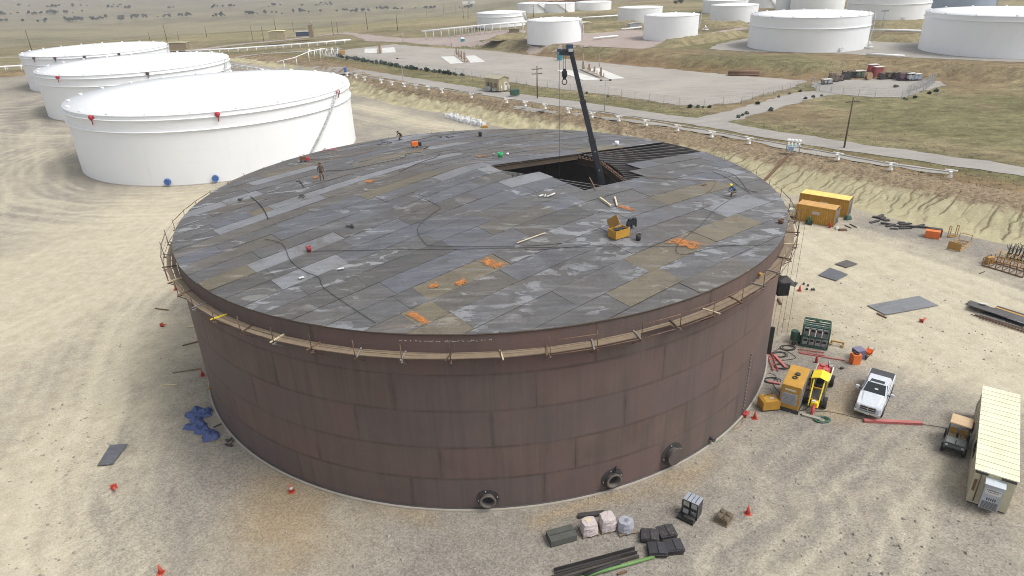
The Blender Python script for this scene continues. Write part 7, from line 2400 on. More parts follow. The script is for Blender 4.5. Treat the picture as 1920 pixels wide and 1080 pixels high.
for i, (px, w_) in enumerate((((-68.191, 1316.813), 9.5), ((-54.644, 1317.041), 9.0))):
    bsh = shed("white box building far off at the top edge, %s of a pair" % ("left" if i == 0 else "right"), px, hz(px), .0, 6, w_, 4.5, WHITE, WHITE, .2, False, "building")
for i, (px, lb) in enumerate((((26.181, 479.846), "reddish-roofed building behind the far white tanks, left one"), ((45.058, 481.446), "reddish-roofed building behind the far white tanks, right one"))):
    shed(lb, px, 6.6, .0, 8, 18, 3.5, paint("brick_dull", (.26, .17, .13), .8), paint("roof_terracotta", (.42, .24, .16), .7), .8, False, "building")
twr = thing("equipment_tower", "brown equipment tower by the far road right of the navy box", "tower", (*(-95.399, 355.68), 3.4))
MB().box((0, 0, 2.8), (2.0, 2.0, 5.6)).build("tower_body", paint("shed_brown", (.25, .20, .125), .7), twr)
MB().cyl((.5, 0, 5.6), (.5, 0, 7.2), .3, n=8).build("stack", GREYP, twr)

# portable toilets at the edge of the yard
for px, lb in (((-17.082, 294.717), "teal portable toilet at the back of the yard, left one"), ((18.611, 236.748), "teal portable toilet at the back of the yard, by the boom tip")):
    pt = thing("portable_toilet", lb, "portable toilet", (*px, 3.42), .2)
    MB().box((0, 0, 1.3), (1.5, 1.5, 2.6)).build("cabin", TEAL, pt, bevel=.05)
    MB().box((0, 0, 2.72), (1.6, 1.6, .3), taper=.8).build("roof", WHITE, pt)
    MB().box((0, -.77, 1.25), (1.1, .04, 2.1)).build("door", TEAL, pt)

# truck loading islands: two pale slabs with upright meters between
def island(label, pads, mid_, seed, h=3.2):
    for i, (poly, lb) in enumerate(pads):
        c = Vector((sum(p[0] for p in poly) / 4, sum(p[1] for p in poly) / 4, 3.44))
        o = MB().prism([(p[0] - c.x, p[1] - c.y) for p in poly], 0, .12).build("concrete_slab", SLAB)
        o.location = c
        tag(o, lb, "slab")
    t = thing("loading_island", label, "loading island", (*mid_[0], 3.44), ang_of(mid_[0], mid_[-1]))
    L_ = math.dist(mid_[0], mid_[-1])
    r = random.Random(seed)
    MB().box((L_ / 2, 0, .15), (L_ + 1.5, 1.7, .3)).build("kerb_island", CONC, t)
    n = 3 if L_ < 14 else 4
    for k in range(n):
        x = L_ * k / max(1, n - 1)
        m = MB().box((x, r.uniform(-.2, .2), h * .4 + .3), (.42, .42, h * r.uniform(.5, 1)))
        m.build("meter_post", paint("meter_tan", (.22, .18, .14), .6) if k % 2 else paint("meter_red", (.27, .17, .14), .6), t)
        MB().beam((x, 0, h * .6), (x + r.uniform(.8, 1.6), r.uniform(-.5, .5), .7), .16, .16).build("loading_arm", GREYP, t)
    for k in range(4):
        MB().cyl((-1 + (L_ + 2) * k / 3, -.6, .3), (-1 + (L_ + 2) * k / 3, -.6, 1.3), .14, n=8).build("bollard", YEL, t)
    return t
island("loading island with a yellow base at the left end of the yard", [([(-54.358, 274.454), (-49.301, 273.943), (-51.947, 291.076), (-57.311, 291.65)], "pale slab, left of the first loading island"), ([(-47.499, 274.315), (-42.176, 275.468), (-45.595, 294.118), (-50.157, 291.527)], "pale slab, right of the first loading island")],
       [(-48.475, 274.581), (-50.65, 287.843)], 1, 2.8)
island("loading island with a group of brown meters in the middle of the yard", [([(-18.329, 235.668), (-13.928, 237.284), (-18.02, 256.547), (-23.252, 256.358)], "pale slab, left of the second loading island"), ([(-11.557, 236.703), (-6.562, 238.891), (-10.847, 257.013), (-14.122, 256.304)], "pale slab, right of the second loading island")],
       [(-13.515, 239.925), (-17.525, 257.991)], 2)
island("loading island with several meter posts just right of the boom", [([(21.529, 191.888), (26.464, 192.279), (20.254, 211.259), (15.56, 213.467)], "pale slab in front of the third loading island, beside the boom"), ([(28.976, 192.228), (33.359, 192.742), (29.009, 213.832), (25.052, 213.587)], "pale slab behind the third loading island, right of the boom")],
       [(27.095, 197.018), (23.849, 211.571)], 3, 3.0)

# chain-link fence along the yard: each post a part
def fence(label, pts, step=3.6, hh=2.0, wires=5):
    P = [Vector((p[0], p[1], hz(p))) for p in pts]
    t = thing("chain_link_fence", label, "fence", P[0])
    Q = []
    for a, b in zip(P[:-1], P[1:]):
        k = max(1, int((b - a).length / step))
        Q += [a.lerp(b, i / k) for i in range(k)]
    Q.append(P[-1])
    Q = [Vector((q.x, q.y, hz(q))) - P[0] for q in Q]
    me = None
    for q in Q:
        if me is None:
            me = MB().cyl((0, 0, 0), (0, 0, hh + .15), .045, n=6).mesh("post", GREYP)
        inst("post", me, t, q)
    w = MB()
    for i in range(wires):
        zz = .1 + (hh - .1) * i / (wires - 1)
        w.tube([q + Vector((0, 0, zz)) for q in Q], .014, 3)
    m = MB()
    for a, b in zip(Q[:-1], Q[1:]):
        n = 7
        for k in range(n):
            p0, p1 = a.lerp(b, k / n), a.lerp(b, (k + 1) / n)
            m.beam(p0, p1 + Vector((0, 0, hh)), .012, .012)
            m.beam(p1, p0 + Vector((0, 0, hh)), .012, .012)
    w.build("fence_wire", GREYP, t)
    mo = m.build("fence_mesh", GREYP, t)
    mo["kind"] = "stuff"
    return t
fence("long chain-link fence along the near side of the gravel yard", [(-67.02, 272.756), (-46.16, 247.308), (-32.917, 231.982), (-9.8, 205.977), (3.047, 192.424), (13.793, 179.728), (25.084, 168.17), (38.666, 152.12), (43.708, 150.022), (53.065, 153.442), (63.346, 161.808), (74.706, 171.052)])
fence("chain-link fence round the small plot of coloured equipment", [(77.963, 175.357), (75.441, 164.678), (78.484, 158.996), (83.726, 154.574), (88.917, 152.96), (97.547, 159.719), (106.503, 170.384)], 3.2)
fence("green-screened fence at the right side of the small equipment plot", [(92.73, 157.755), (99.258, 163.869), (108.256, 173.395)], 2.0)

# coloured equipment kept on the fenced plot
EQ = [(1549, 158, 2.6, 1.0, "grey", "low grey skid at the left end of the fenced plot"), (1561, 154, 2.2, 2.0, "brown", "brown pump skid second from the left end of the fenced plot"), (1572, 152, 1.8, 1.2, "brown", "small brown pump skid beside the taller one on the fenced plot"),
      (1585, 149, 2.0, 2.0, "dark", "dark pump skid in the left cluster of the fenced plot"), (1594, 146, 1.8, 1.6, "dark", "dark skid behind the left cluster of the fenced plot"), (1611, 146, 2.8, 1.6, "greenish", "greenish skid with a pale lid left of the red ones on the fenced plot"),
      (1633, 144.5, 2.5, 2.8, "red", "red cabinet, left and taller of two on the fenced plot"), (1644, 146, 2.3, 2.4, "red", "red cabinet with a yellow base, right of two on the fenced plot"), (1652, 149, 1.4, 1.5, "dark", "black drum skid right of the red cabinets on the fenced plot"),
      (1668, 148, 2.6, 1.5, "brown", "brown cabinet right of the black drum on the fenced plot"), (1681, 148.5, 2.4, 1.5, "dark", "dark cabinet with a pale lid right of the brown one on the fenced plot"), (1693, 151, 2.8, 1.8, "plum", "plum-coloured skid in the right cluster of the fenced plot"),
      (1706, 151.5, 2.4, 1.6, "grey", "grey skid right of the plum one on the fenced plot"), (1717, 151, 2.2, 1.4, "blue", "pale blue skid at the right end of the fenced plot")]
CM = {"grey": GREYP, "brown": paint("skid_brown", (.15, .115, .09), .6), "dark": DARKST, "greenish": paint("skid_green", (.11, .14, .09), .6), "red": paint("cabinet_red", (.36, .07, .07), .6, wear=.3), "plum": paint("skid_plum", (.14, .075, .10), .6), "blue": paint("skid_blue", (.28, .33, .42), .6)}
for i, (px, py, w_, h_, c, lb) in enumerate(EQ):
    base = [(81.126, 173.874), (84.0, 176.69), (86.1, 177.999), (88.861, 180.089), (91.17, 182.335), (93.345, 181.87), (96.767, 182.526), (97.537, 180.975), (97.299, 178.311), (99.711, 178.697), (101.116, 177.952), (101.533, 175.659), (102.909, 174.938), (104.464, 175.048)][i]
    t = thing("equipment_skid", lb, "equipment skid", (*base, 3.46), .15, "coloured equipment on the fenced plot")
    MB().box((0, 0, .15), (w_ + .2, 1.5, .28)).build("skid", YEL if px == 1644 else DARKST, t)
    if c in ("red",):
        MB().box((0, 0, h_ / 2 + .3), (w_ * .85, 1.3, h_)).build("cabinet", CM[c], t)
        MB().box((0, 0, h_ + .36), (w_, 1.6, .12)).build("lid", SLAB, t)
    else:
        MB().cyl((-w_ * .2, -.6, .3 + h_ * .4), (-w_ * .2, .6, .3 + h_ * .4), h_ * .36, n=12).box((w_ * .25, 0, .3 + h_ * .35), (w_ * .42, 1.2, h_ * .7)).build("pump", CM[c], t)
        MB().box((0, 0, h_ + .2), (w_ * .95, 1.3, .12)).build("lid", SLAB if c in ("greenish", "blue", "grey") else CM["brown"], t)
        for s in (-1, 1):
            MB().box((s * w_ * .42, .5, h_ / 2 + .2), (.1, .1, h_)).build("post", DARKST, t)
cd = thing("cable_drum", "tan timber cable drum left of the red cabinets on the fenced plot", "cable drum", (*(93.77, 178.163), 3.46), .3)
for s in (-1, 1):
    MB().cyl((0, s * .5 - .05, .95), (0, s * .5 + .05, .95), .95, n=20).build("flange", paint("drum_timber", (.36, .24, .14), .8), cd)
MB().cyl((0, -.45, .95), (0, .45, .95), .6, n=16).build("core", paint("drum_timber", (.36, .24, .14), .8), cd)
pp = thing("pipe_stack", "stack of dark rusty pipes at the back edge of the gravel yard", "pipe stack", (*(66.113, 192.05), 3.44), -.18)
for i in range(16):
    r_, c_ = divmod(i, 6)
    MB().cyl((-4, -1 + c_ * .45 + .2 * r_, .22 + r_ * .4), (4, -1 + c_ * .45 + .2 * r_, .22 + r_ * .4), .21, n=8).build("pipe", RUSTY, pp)

# white bundled sacks in a row at the foot of the bank
r_ = random.Random(31)
SK = [(-14.521, 165.707), (-13.729, 163.696), (-12.907, 162.947), (-12.182, 161.608), (-11.468, 160.289), (-10.798, 159.588), (-10.102, 158.299), (-9.444, 157.614), (-8.667, 156.915), (-7.896, 156.221), (-7.111, 154.962), (-6.232, 154.266), (-5.374, 154.137), (-13.467, 165.54), (-12.037, 163.43), (-10.64, 161.368), (-9.275, 159.353), (-7.713, 157.933), (-6.424, 156.573)]
for i, p_ in enumerate(SK):
    t = thing("bulk_bag", "white bulk bag in the long row at the foot of the bank behind the tank", "bag", (*p_, 0), r_.uniform(0, 3), "white bulk bags at the foot of the bank")
    m = MB()
    hb2 = r_.uniform(.7, 1.15)
    m.box((0, 0, hb2 / 2), (1.2, 1.05, hb2), taper=.82)
    m.build("bag", paint("white_bag", (.60, .61, .62), .6, wear=.35, sc=2), t, bevel=.14)
    k = MB()
    for q in range(4):
        x, y = (.38 if q % 2 else -.38), (.32 if q // 2 else -.32)
        k.tube([(x, y, hb2 - .05), (x * .8 + .05, y * .8, hb2 + .22), (x * .5, y * .5, hb2 - .02)], .04, 4)
    k.build("loop", paint("white_bag", (.60, .61, .62), .6), t)
o = MB().box((0, 0, .25), (1.4, 1.1, .5)).build("pallet_stack", OCHRE, bevel=.03)
o.location = (*(-4.969, 152.408), 0)
tag(o, "small ochre pallet stack at the right end of the white bags", "pallets")

# inner grass berms of the terrace, each a low mound
def berm(pts, z, w, h, seed):
    r = random.Random(seed)
    line = []
    for a, b in zip(pts[:-1], pts[1:]):
        k = max(1, int(math.dist(a, b) / 1.6))
        line += [Vector(a).lerp(Vector(b), i / k) for i in range(k)]
    line.append(Vector(pts[-1]))
    vs, fs = [], []
    K = 11
    N = len(line)
    for i, p in enumerate(line):
        d = (line[min(i + 1, N - 1)] - line[max(i - 1, 0)]).normalized()
        nv = Vector((-d.y, d.x))
        e = min(1, i / 3, (N - 1 - i) / 3)
        for k in range(K):
            s = -1 + 2 * k / (K - 1)
            q = p + nv * s * w / 2
            vs.append((q.x, q.y, z - .05 + h * e * max(0, math.cos(s * PI / 2)) ** .8 * r.uniform(.82, 1.15)))
    for i in range(N - 1):
        for k in range(K - 1):
            a = i * K + k
            fs.append((a, a + K, a + K + 1, a + 1))
    me = np_mesh("berm", np.array(vs), np.array(fs), PRAIRIE, True, {"mask": np.tile(np.array([[.25, .1, .65]]), (len(vs), 1))})
    structure(put(bpy.data.objects.new("berm", me)))
berm([(52.721, 236.812), (65.917, 246.315), (81.233, 260.145), (90.704, 265.115)], 6.6, 10, 2.2, 1)
berm([(122.734, 239.004), (129.582, 229.907), (144.484, 239.133), (161.085, 253.027)], 6.6, 9, 1.8, 2)
berm([(84.148, 316.957), (92.504, 305.149), (106.222, 305.251)], 6.6, 12, 2.0, 3)
berm([(139.017, 272.156), (154.944, 273.25), (168.139, 273.009), (192.031, 289.565)], 6.6, 16, 2.6, 4)
berm([(-5.147, 276.181), (3.285, 286.039), (12.019, 289.765)], 6.6, 7, 1.6, 5)
berm([(35.909, 330.312), (53.009, 329.499), (64.94, 327.708)], 6.6, 8, 1.6, 6)
berm([(32.053, 294.427), (41.087, 296.029), (48.483, 300.788)], 6.6, 6, 1.3, 7)

# ------------------------------------------------------------------ far trees, scrub and grass
def tree_proto(seed, h, w, leaf):
    r = random.Random(seed)
    t = bpy.data.objects.new("tree", None)
    put(t)
    tr = MB().cyl((0, 0, -.5), (0, 0, h * .5), .25, .12, 6)
    for i in range(4):
        a = r.uniform(0, 6.28)
        tr.cyl((0, 0, h * .3), (math.cos(a) * w * .3, math.sin(a) * w * .3, h * .62), .1, .05, 5)
    tr.build("trunk", TRUNK, t)
    m = MB()
    for i in range(150):
        a, e = r.uniform(0, 6.28), r.uniform(-1, 1)
        k = r.uniform(.45, 1.0)
        c = Vector((math.cos(a) * w * .5 * k * math.sqrt(1 - e * e * .8), math.sin(a) * w * .5 * k * math.sqrt(1 - e * e * .8), h * .6 + e * h * .38 * k))
        s = r.uniform(.35, .8)
        u = Vector((r.uniform(-1, 1), r.uniform(-1, 1), r.uniform(-1, 1))).normalized() * s
        v = u.orthogonal().normalized() * s
        m.add([c - u - v, c + u - v * .6, c + u * .7 + v, c - u * .8 + v], [(0, 1, 2, 3)])
    m.build("crown", leaf, t)
    return t
LEAF2 = paint("olive_scrub_leaves", (0.10, 0.105, 0.06), .9, wear=.5, sc=.5, dirt=(.15, .13, .07))
PROT = [tree_proto(1, 6.5, 6, LEAFD), tree_proto(2, 5, 6.5, LEAFD), tree_proto(3, 7.5, 5.5, LEAF2), tree_proto(4, 4, 5, LEAF2)]
BELT = ["bushy tree in the dark belt nearest the top left white tanks", "bushy tree in the scattered line beyond the dark belt at top left", "bushy tree in the pale far slopes at the very top left", "dark bushy tree in the long belt behind the far field poles", "bushy tree by itself on the grass above the terrace tanks"]
ROWS = [(-547.136, 1254.199, 0), (-569.61, 1239.684, 0), (-723.054, 1218.238, 0), (-449.105, 1427.664, 2), (-434.434, 1258.246, 3), (-185.213, 1268.997, 3), (-433.798, 1423.019, 2), (-826.047, 1205.798, 0), (-895.126, 1304.613, 1), (-336.371, 1258.021, 3), (-435.544, 1249.271, 3), (-444.832, 1425.363, 2), (-933.666, 1414.247, 2), (-812.708, 1325.951, 1), (-635.373, 1207.478, 0), (-715.35, 1196.804, 0), (-489.924, 1225.932, 0), (-709.864, 1209.129, 0), (-723.334, 1214.895, 0), (-434.288, 1242.563, 3), (-546.557, 1258.671, 0), (-249.638, 1234.556, 3), (-770.995, 1337.845, 1), (-810.123, 1317.941, 1), (-348.312, 1414.35, 2), (-60.556, 1212.522, 3), (-136.805, 1262.308, 3), (-812.446, 1431.249, 2), (-832.995, 1205.899, 0), (-836.571, 1306.964, 1), (-126.23, 1243.448, 3), (-349.107, 1279.293, 3), (-835.876, 1213.848, 0), (-448.167, 1427.653, 2), (-696.382, 1197.752, 0), (-556.839, 1409.285, 2), (-765.778, 1441.832, 2), (-276.881, 1272.389, 3), (-451.01, 1275.104, 3), (-899.804, 1306.99, 1), (-252.459, 1240.115, 3), (-404.833, 1272.709, 3), (-474.796, 1238.213, 0), (-832.488, 1311.458, 1), (-133.828, 1267.87, 3), (-684.412, 1208.944, 0), (-763.389, 1413.137, 2), (-416.468, 1271.633, 3), (-131.391, 1253.429, 3), (-821.638, 1425.635, 2), (-314.359, 1252.373, 3), (-525.834, 1413.531, 2), (-448.182, 1421.967, 2), (-760.372, 1409.639, 2), (-203.634, 1284.542, 3), (-721.923, 1201.324, 0), (-624.628, 1236.641, 0), (-220.49, 1309.016, 3), (-387.054, 1406.777, 2), (-837.97, 1319.551, 1), (-487.695, 1224.793, 0), (-483.307, 1246.072, 0), (-520.629, 1413.459, 2), (-822.004, 1329.551, 1), (-416.671, 1270.498, 3), (-844.52, 1312.821, 1), (-805.3, 1311.033, 1), (-414.741, 1269.378, 3), (-809.03, 1319.088, 1), (-154.034, 1278.984, 3), (-353.089, 1265.88, 3), (-548.859, 1241.841, 0), (-728.319, 1216.036, 0), (-861.983, 1412.713, 2), (116.874, 475.687, 4), (-630.429, 1245.691, 0), (-242.341, 1247.891, 3), (-675.891, 1237.019, 0), (-355.071, 1271.472, 3), (-555.082, 1393.296, 2), (-118.16, 1254.567, 3), (-831.171, 1415.533, 2), (-485.04, 1247.172, 0), (-55.45, 1210.375, 3), (-334.103, 1415.367, 2), (-782.561, 1326.637, 1), (-614.245, 1241.062, 0), (-788.131, 1191.815, 0), (-807.31, 1319.052, 1), (-377.926, 1241.344, 3), (-681.771, 1210.036, 0), (-249.249, 1235.673, 3), (-910.506, 1409.118, 2), (-632.024, 1250.222, 0), (-558.329, 1252.014, 0), (-176.222, 1268.988, 3), (-444.489, 1281.802, 3), (-933.527, 1408.483, 2), (-226.53, 1303.472, 3), (-57.37, 1208.133, 3), (-450.21, 1279.605, 3), (-898.161, 1305.816, 1), (-348.312, 1437.02, 2), (-636.086, 1207.501, 0), (-653.358, 1242.492, 0), (-744.272, 1413.938, 2), (-897.265, 1305.74, 1), (-548.786, 1255.328, 0), (-56.763, 1210.351, 3), (-332.285, 1418.736, 2), (-611.486, 1243.319, 0), (-840.067, 1309.288, 1), (-482.323, 1250.527, 0), (-698.734, 1205.644, 0), (-710.765, 1202.386, 0), (-63.302, 1204.7, 3), (-722.165, 1398.725, 2), (-628.413, 1245.681, 0), (-643.479, 1212.019, 0), (-530.935, 1416.966, 2), (-192.834, 1280.104, 3), (-924.556, 1409.425, 2), (-860.317, 1321.084, 1), (-830.317, 1333.109, 1), (-675.344, 1225.762, 0), (-439.174, 1276.173, 3), (-350.559, 1270.321, 3), (-680.149, 1220.162, 0), (-357.636, 1421.233, 2), (-335.892, 1422.152, 2), (-753.046, 1439.318, 2), (-747.37, 1183.524, 0), (-678.686, 1414.121, 2), (119.994, 486.72, 4), (-450.685, 1402.683, 2), (-63.281, 1204.719, 3), (-354.932, 1271.448, 3), (-253.781, 1263.452, 3), (-792.249, 1318.798, 1), (-828.976, 1327.369, 1), (-861.089, 1421.873, 2), (-634.519, 1245.695, 0), (-494.714, 1261.81, 0), (-710.952, 1198.976, 0), (-633.107, 1200.74, 0), (-622.658, 1234.36, 0), (-542.363, 1246.287, 0), (-869.723, 1409.401, 2), (-731.876, 1212.676, 0), (-187.159, 1277.873, 3), (-733.872, 1217.235, 0), (-547.309, 1264.31, 0), (-569.229, 1240.817, 0), (-541.108, 1411.388, 2), (-737.012, 1222.893, 0), (-867.505, 1418.534, 2), (-867.234, 1412.793, 2), (-864.277, 1416.193, 2), (-719.437, 1203.568, 0), (-876.801, 1299.669, 1), (-680.074, 1226.899, 0), (-52.124, 1202.635, 3), (-211.89, 1312.345, 3), (-835.24, 1320.645, 1), (-365.05, 1265.904, 3), (-724.971, 1218.247, 0), (-712.466, 1210.284, 0), (-930.156, 1412.992, 2), (-679.525, 1203.284, 0), (-230.773, 1244.535, 3), (-722.522, 1215.983, 0), (-827.085, 1334.175, 1), (-287.715, 1257.924, 3), (-258.525, 1235.675, 3), (-72.01, 1210.082, 3), (-651.265, 1244.707, 0), (-278.145, 1281.314, 3), (-55.28, 1194.829, 3), (-241.364, 1244.549, 3), (-563.245, 1415.041, 2), (-424.041, 1252.62, 3), (-437.946, 1278.43, 3), (-636.637, 1254.745, 0), (-215.772, 1296.781, 3), (-237.837, 1241.229, 3), (-747.807, 1183.55, 0), (-228.65, 1244.56, 3), (-757.38, 1202.794, 0), (-632.033, 1198.499, 0), (-561.155, 1262.125, 0), (-874.464, 1315.597, 1), (-282.41, 1282.417, 3), (-810.113, 1315.646, 1), (-714.903, 1400.918, 2), (-396.551, 1270.463, 3), (-589.764, 1240.91, 0), (-628.319, 1391.785, 2), (-550.564, 1263.215, 0), (-633.811, 1386.16, 2), (-750.244, 1440.432, 2), (-826.925, 1322.749, 1), (-627.402, 1243.429, 0), (-529.319, 1412.395, 2), (115.103, 482.317, 4), (-860.165, 1410.316, 2), (-827.766, 1211.484, 0), (-727.393, 1214.932, 0), (-271.442, 1271.251, 3), (-414.09, 1268.257, 3), (-586.093, 1262.286, 0), (-182.946, 1268.993, 3), (-896.67, 1306.892, 1), (-217.679, 1300.123, 3), (-713.518, 1394.085, 2), (-544.832, 1265.436, 0), (-418.497, 1273.89, 3), (-720.346, 1212.576, 0), (-190.492, 1280.088, 3), (-796.2, 1333.701, 1), (-211.959, 1292.321, 3), (-613.492, 1238.821, 0), (-556.153, 1258.744, 0), (-641.961, 1215.366, 0), (-699.109, 1201.175, 0), (-358.959, 1401.99, 2), (-257.16, 1240.109, 3), (-754.75, 1194.849, 0), (-901.567, 1308.119, 1), (-558.57, 1411.537, 2), (-450.414, 1273.975, 3), (-758.615, 1183.653, 0), (-674.579, 1204.339, 0), (-432.896, 1254.873, 3), (-421.203, 1281.732, 3), (-892.287, 1305.661, 1), (-121.746, 1251.223, 3), (-206.178, 1294.531, 3), (-838.138, 1210.489, 0), (-853.167, 1308.402, 1), (-55.935, 1199.252, 3), (-64.08, 1208.03, 3), (-621.872, 1234.388, 0), (-482.335, 1220.334, 0), (-540.183, 1258.628, 0), (-851.204, 1310.626, 1), (-361.09, 1450.77, 2), (-544.248, 1258.665, 0), (-788.441, 1318.75, 1), (-874.454, 1407.171, 2), (-636.949, 1213.098, 0), (-755.027, 1412.978, 2), (-626.786, 1247.934, 0), (-843.237, 1307.095, 1), (-717.919, 1210.329, 0), (-602.783, 1228.66, 0), (-886.917, 1299.89, 1), (-715.123, 1203.524, 0), (-811.094, 1330.531, 1), (-358.404, 1281.558, 3), (-341.203, 1419.952, 2), (-714.269, 1203.515, 0), (-822.111, 1321.579, 1), (-578.169, 1237.485, 0), (-711.504, 1218.133, 0), (-811.583, 1317.999, 1), (-638.536, 1247.989, 0), (-560.53, 1253.111, 0), (-570.346, 1240.834, 0), (-473.417, 1219.188, 0), (-273.684, 1272.373, 3), (-621.386, 1214.132, 0), (-680.922, 1224.655, 0), (-697.506, 1228.189, 0), (-843.518, 1313.919, 1), (-569.181, 1241.956, 0), (-126.38, 1270.104, 3), (-551.1, 1409.211, 2), (-637.946, 1414.745, 2), (-837.466, 1211.603, 0), (-839.633, 1212.741, 0), (-631.717, 1206.322, 0), (-723.323, 1402.173, 2), (-813.31, 1317.995, 1), (-226.44, 1316.837, 3), (-868.042, 1411.683, 2)]
r_ = random.Random(77)
used = set()
n_t = 0
for (x, y, kind) in ROWS:
    if n_t >= 290:
        break
    k = r_.randrange(4)
    src = PROT[k]
    if k not in used:
        o = src
        used.add(k)
    else:
        o = copy_tree(src)
    o.location = (x, y, hz((x, y)) - .3)
    o.rotation_euler = (0, 0, r_.uniform(0, 6))
    o.scale = (r_.uniform(.4, .95),) * 3
    tag(o, BELT[kind], "tree", "trees in the far valley")
    n_t += 1
sb = MB()
r_ = random.Random(5)
for i in range(55):
    a, s = r_.uniform(0, 6.28), r_.uniform(.12, .3)
    c = Vector((math.cos(a) * r_.uniform(0, .6), math.sin(a) * r_.uniform(0, .6), r_.uniform(.1, .8)))
    u = Vector((r_.uniform(-1, 1), r_.uniform(-1, 1), r_.uniform(-1, 1))).normalized() * s
    v = u.orthogonal().normalized() * s
    sb.add([c - u - v, c + u - v, c + u + v, c - u + v], [(0, 1, 2, 3)])
shrub_me = sb.mesh("foliage", paint("green_shrub", (.075, .105, .075), .9, wear=.4, sc=1, dirt=(.13, .14, .08)))
SHR = [(-64.394, 272.058), (-61.525, 266.368), (-58.869, 263.28), (-56.27, 260.258), (-53.164, 256.4), (-48.665, 250.811), (-44.861, 246.279), (-41.184, 241.899), (-38.09, 237.111), (-36.033, 235.304), (-32.748, 230.672), (-26.795, 224.353), (-21.992, 218.543), (-18.754, 215.537), (-17.499, 214.136), (-12.305, 208.632), (24.878, 166.736), (20.296, 172.088), (40.58, 150.245), (42.199, 149.666), (43.324, 149.475), (44.67, 149.247), (70.866, 164.8), (67.143, 161.822), (63.299, 158.293), (55.852, 151.046), (50.281, 141.351), (48.925, 139.923), (47.698, 138.505), (56.184, 143.772), (68.288, 155.348), (70.778, 156.931), (73.038, 157.898), (94.556, 166.338), (95.403, 166.957), (89.029, 150.964), (91.642, 152.466), (88.811, 151.656), (97.411, 156.879), (100.356, 159.185)]
mo_ = []
for a_, b_ in zip(SHR[:15], SHR[1:16]):
    for t_ in (.22, .41, .6, .8):
        mo_.append((a_[0] + (b_[0] - a_[0]) * t_ + r_.uniform(-.8, .8), a_[1] + (b_[1] - a_[1]) * t_ + r_.uniform(-.8, .8)))
SHR = SHR[:16] + mo_ + SHR[16:]
for i, p_ in enumerate(SHR):
    o = inst("shrub", shrub_me, None, (*p_, 3.35), (0, 0, r_.uniform(0, 6)), ((r_.uniform(.45, 1.15) if i < 76 else r_.uniform(.4, .85)),) * 3)
    tag(o, ("small green shrub along the yard fence left of the beige shed" if i < 76 else "small green shrub along the yard fence under the crane boom" if i < 82 else "small green shrub beside the branch road to the fenced plot" if i < 93 else "small green shrub beside the fenced plot of equipment"), "shrub", "shrubs along the fences")

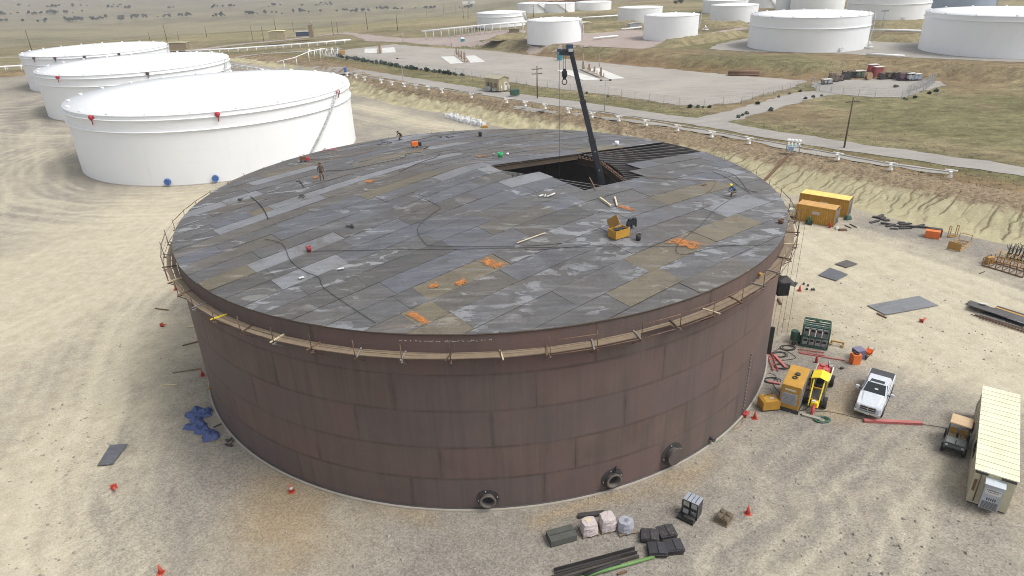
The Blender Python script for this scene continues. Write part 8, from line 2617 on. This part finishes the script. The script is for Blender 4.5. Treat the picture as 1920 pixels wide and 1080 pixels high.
def tufts():
    r = np.random.default_rng(9)
    N = 70000
    x = r.uniform(-110, 175, N * 3)
    y = r.uniform(40, 330, N * 3)
    d, _ = pl_dist(x, y, TOE)
    dd, _ = pl_dist(x, y, DIKE)
    rr_ = np.hypot(x, y)
    dens = np.where((d > 9) & (d < 30), .9, np.where(d >= 30, .04, 0.0)) * np.clip(fbm(x * .12, y * .12, 3, 91) * 2.2 - .5, .05, 1)
    dens = np.where((dd > 0) & (dd < 9) & (x > -10), .9, dens)
    for pl, w in ROADL:
        q, _ = pl_dist(x, y, pl, False)
        dens = np.where(q < w, 0, dens)
    for poly in YARDS:
        ins = np.zeros(len(x), bool)
        n = len(poly)
        for i in range(n):
            x0, y0 = poly[i]
            x1, y1 = poly[(i + 1) % n]
            c = ((y0 > y) != (y1 > y)) & (x < (x1 - x0) * (y - y0) / (y1 - y0 + 1e-12) + x0)
            ins ^= c
        dens = np.where(ins, 0, dens)
    dens = np.where((dd > 9) & (x > 5), 0, dens)
    dens *= np.clip(rr_ / 150, .3, 1)
    keep = r.random(len(x)) < dens
    x, y = x[keep][:N], y[keep][:N]
    n = len(x)
    z = H(x, y) - .03
    V = np.zeros((n, 3, 3, 3))
    for b in range(3):
        a = r.uniform(0, 2 * PI, n)
        w = r.uniform(.05, .14, n)
        h = r.uniform(.08, .26, n)
        V[:, b, 0] = np.stack([x - np.cos(a) * w, y - np.sin(a) * w, z], 1)
        V[:, b, 1] = np.stack([x + np.cos(a) * w, y + np.sin(a) * w, z], 1)
        V[:, b, 2] = np.stack([x + r.uniform(-.15, .15, n), y + r.uniform(-.15, .15, n), z + h], 1)
    F = np.arange(n * 9).reshape(-1, 3)
    o = put(bpy.data.objects.new("dry_grass", np_mesh("dry_grass", V.reshape(-1, 3), F, GRASSB, False)))
    o["kind"] = "stuff"
ROADL = [([(-106.638, 279.859), (-74.337, 254.278), (-33.609, 212.186), (-7.79, 183.926), (15.534, 160.012), (35.496, 138.838), (49.16, 123.825), (67.613, 104.325), (84.163, 88.091)], 3.0), ([(41.079, 136.402), (49.562, 142.584), (57.665, 149.486), (68.434, 158.743), (76.798, 163.67), (87.289, 161.673)], 3.4), ([(1.416, 161.133), (31.128, 135.391), (48.689, 114.161), (66.134, 96.544)], 1.0)]
YARDS = [[(-67.603, 294.596), (-47.216, 306.952), (-8.148, 273.951), (19.387, 240.805), (36.16, 221.813), (62.937, 194.244), (78.728, 179.531), (72.536, 172.293), (60.974, 162.249), (52.691, 154.156), (42.893, 151.397), (25.293, 169.628), (11.701, 181.812), (-9.885, 208.105), (-33.089, 233.305), (-61.159, 264.669), (-74.168, 285.17)],
         [(78.164, 176.167), (97.877, 179.989), (109.216, 173.195), (97.547, 159.719), (88.917, 152.96), (76.187, 159.423)]]
tufts()
# thin summer haze over the valley
hzb = MB().box((0, 3400, 118), (14600, 11600, 360))
hb_o = hzb.build("haze", None)
hb_o["kind"] = "stuff"
hm = bpy.data.materials.new("haze_air")
hm.use_nodes = True
hm.node_tree.nodes.clear()
ho = hm.node_tree.nodes.new("ShaderNodeOutputMaterial")
hv_ = hm.node_tree.nodes.new("ShaderNodeVolumePrincipled")
hv_.inputs["Color"].default_value = (.86, .90, 1.0, 1)
hv_.inputs["Density"].default_value = 0.00027
hv_.inputs["Anisotropy"].default_value = 0.2
hm.node_tree.links.new(hv_.outputs[0], ho.inputs["Volume"])
hb_o.data.materials.append(hm)
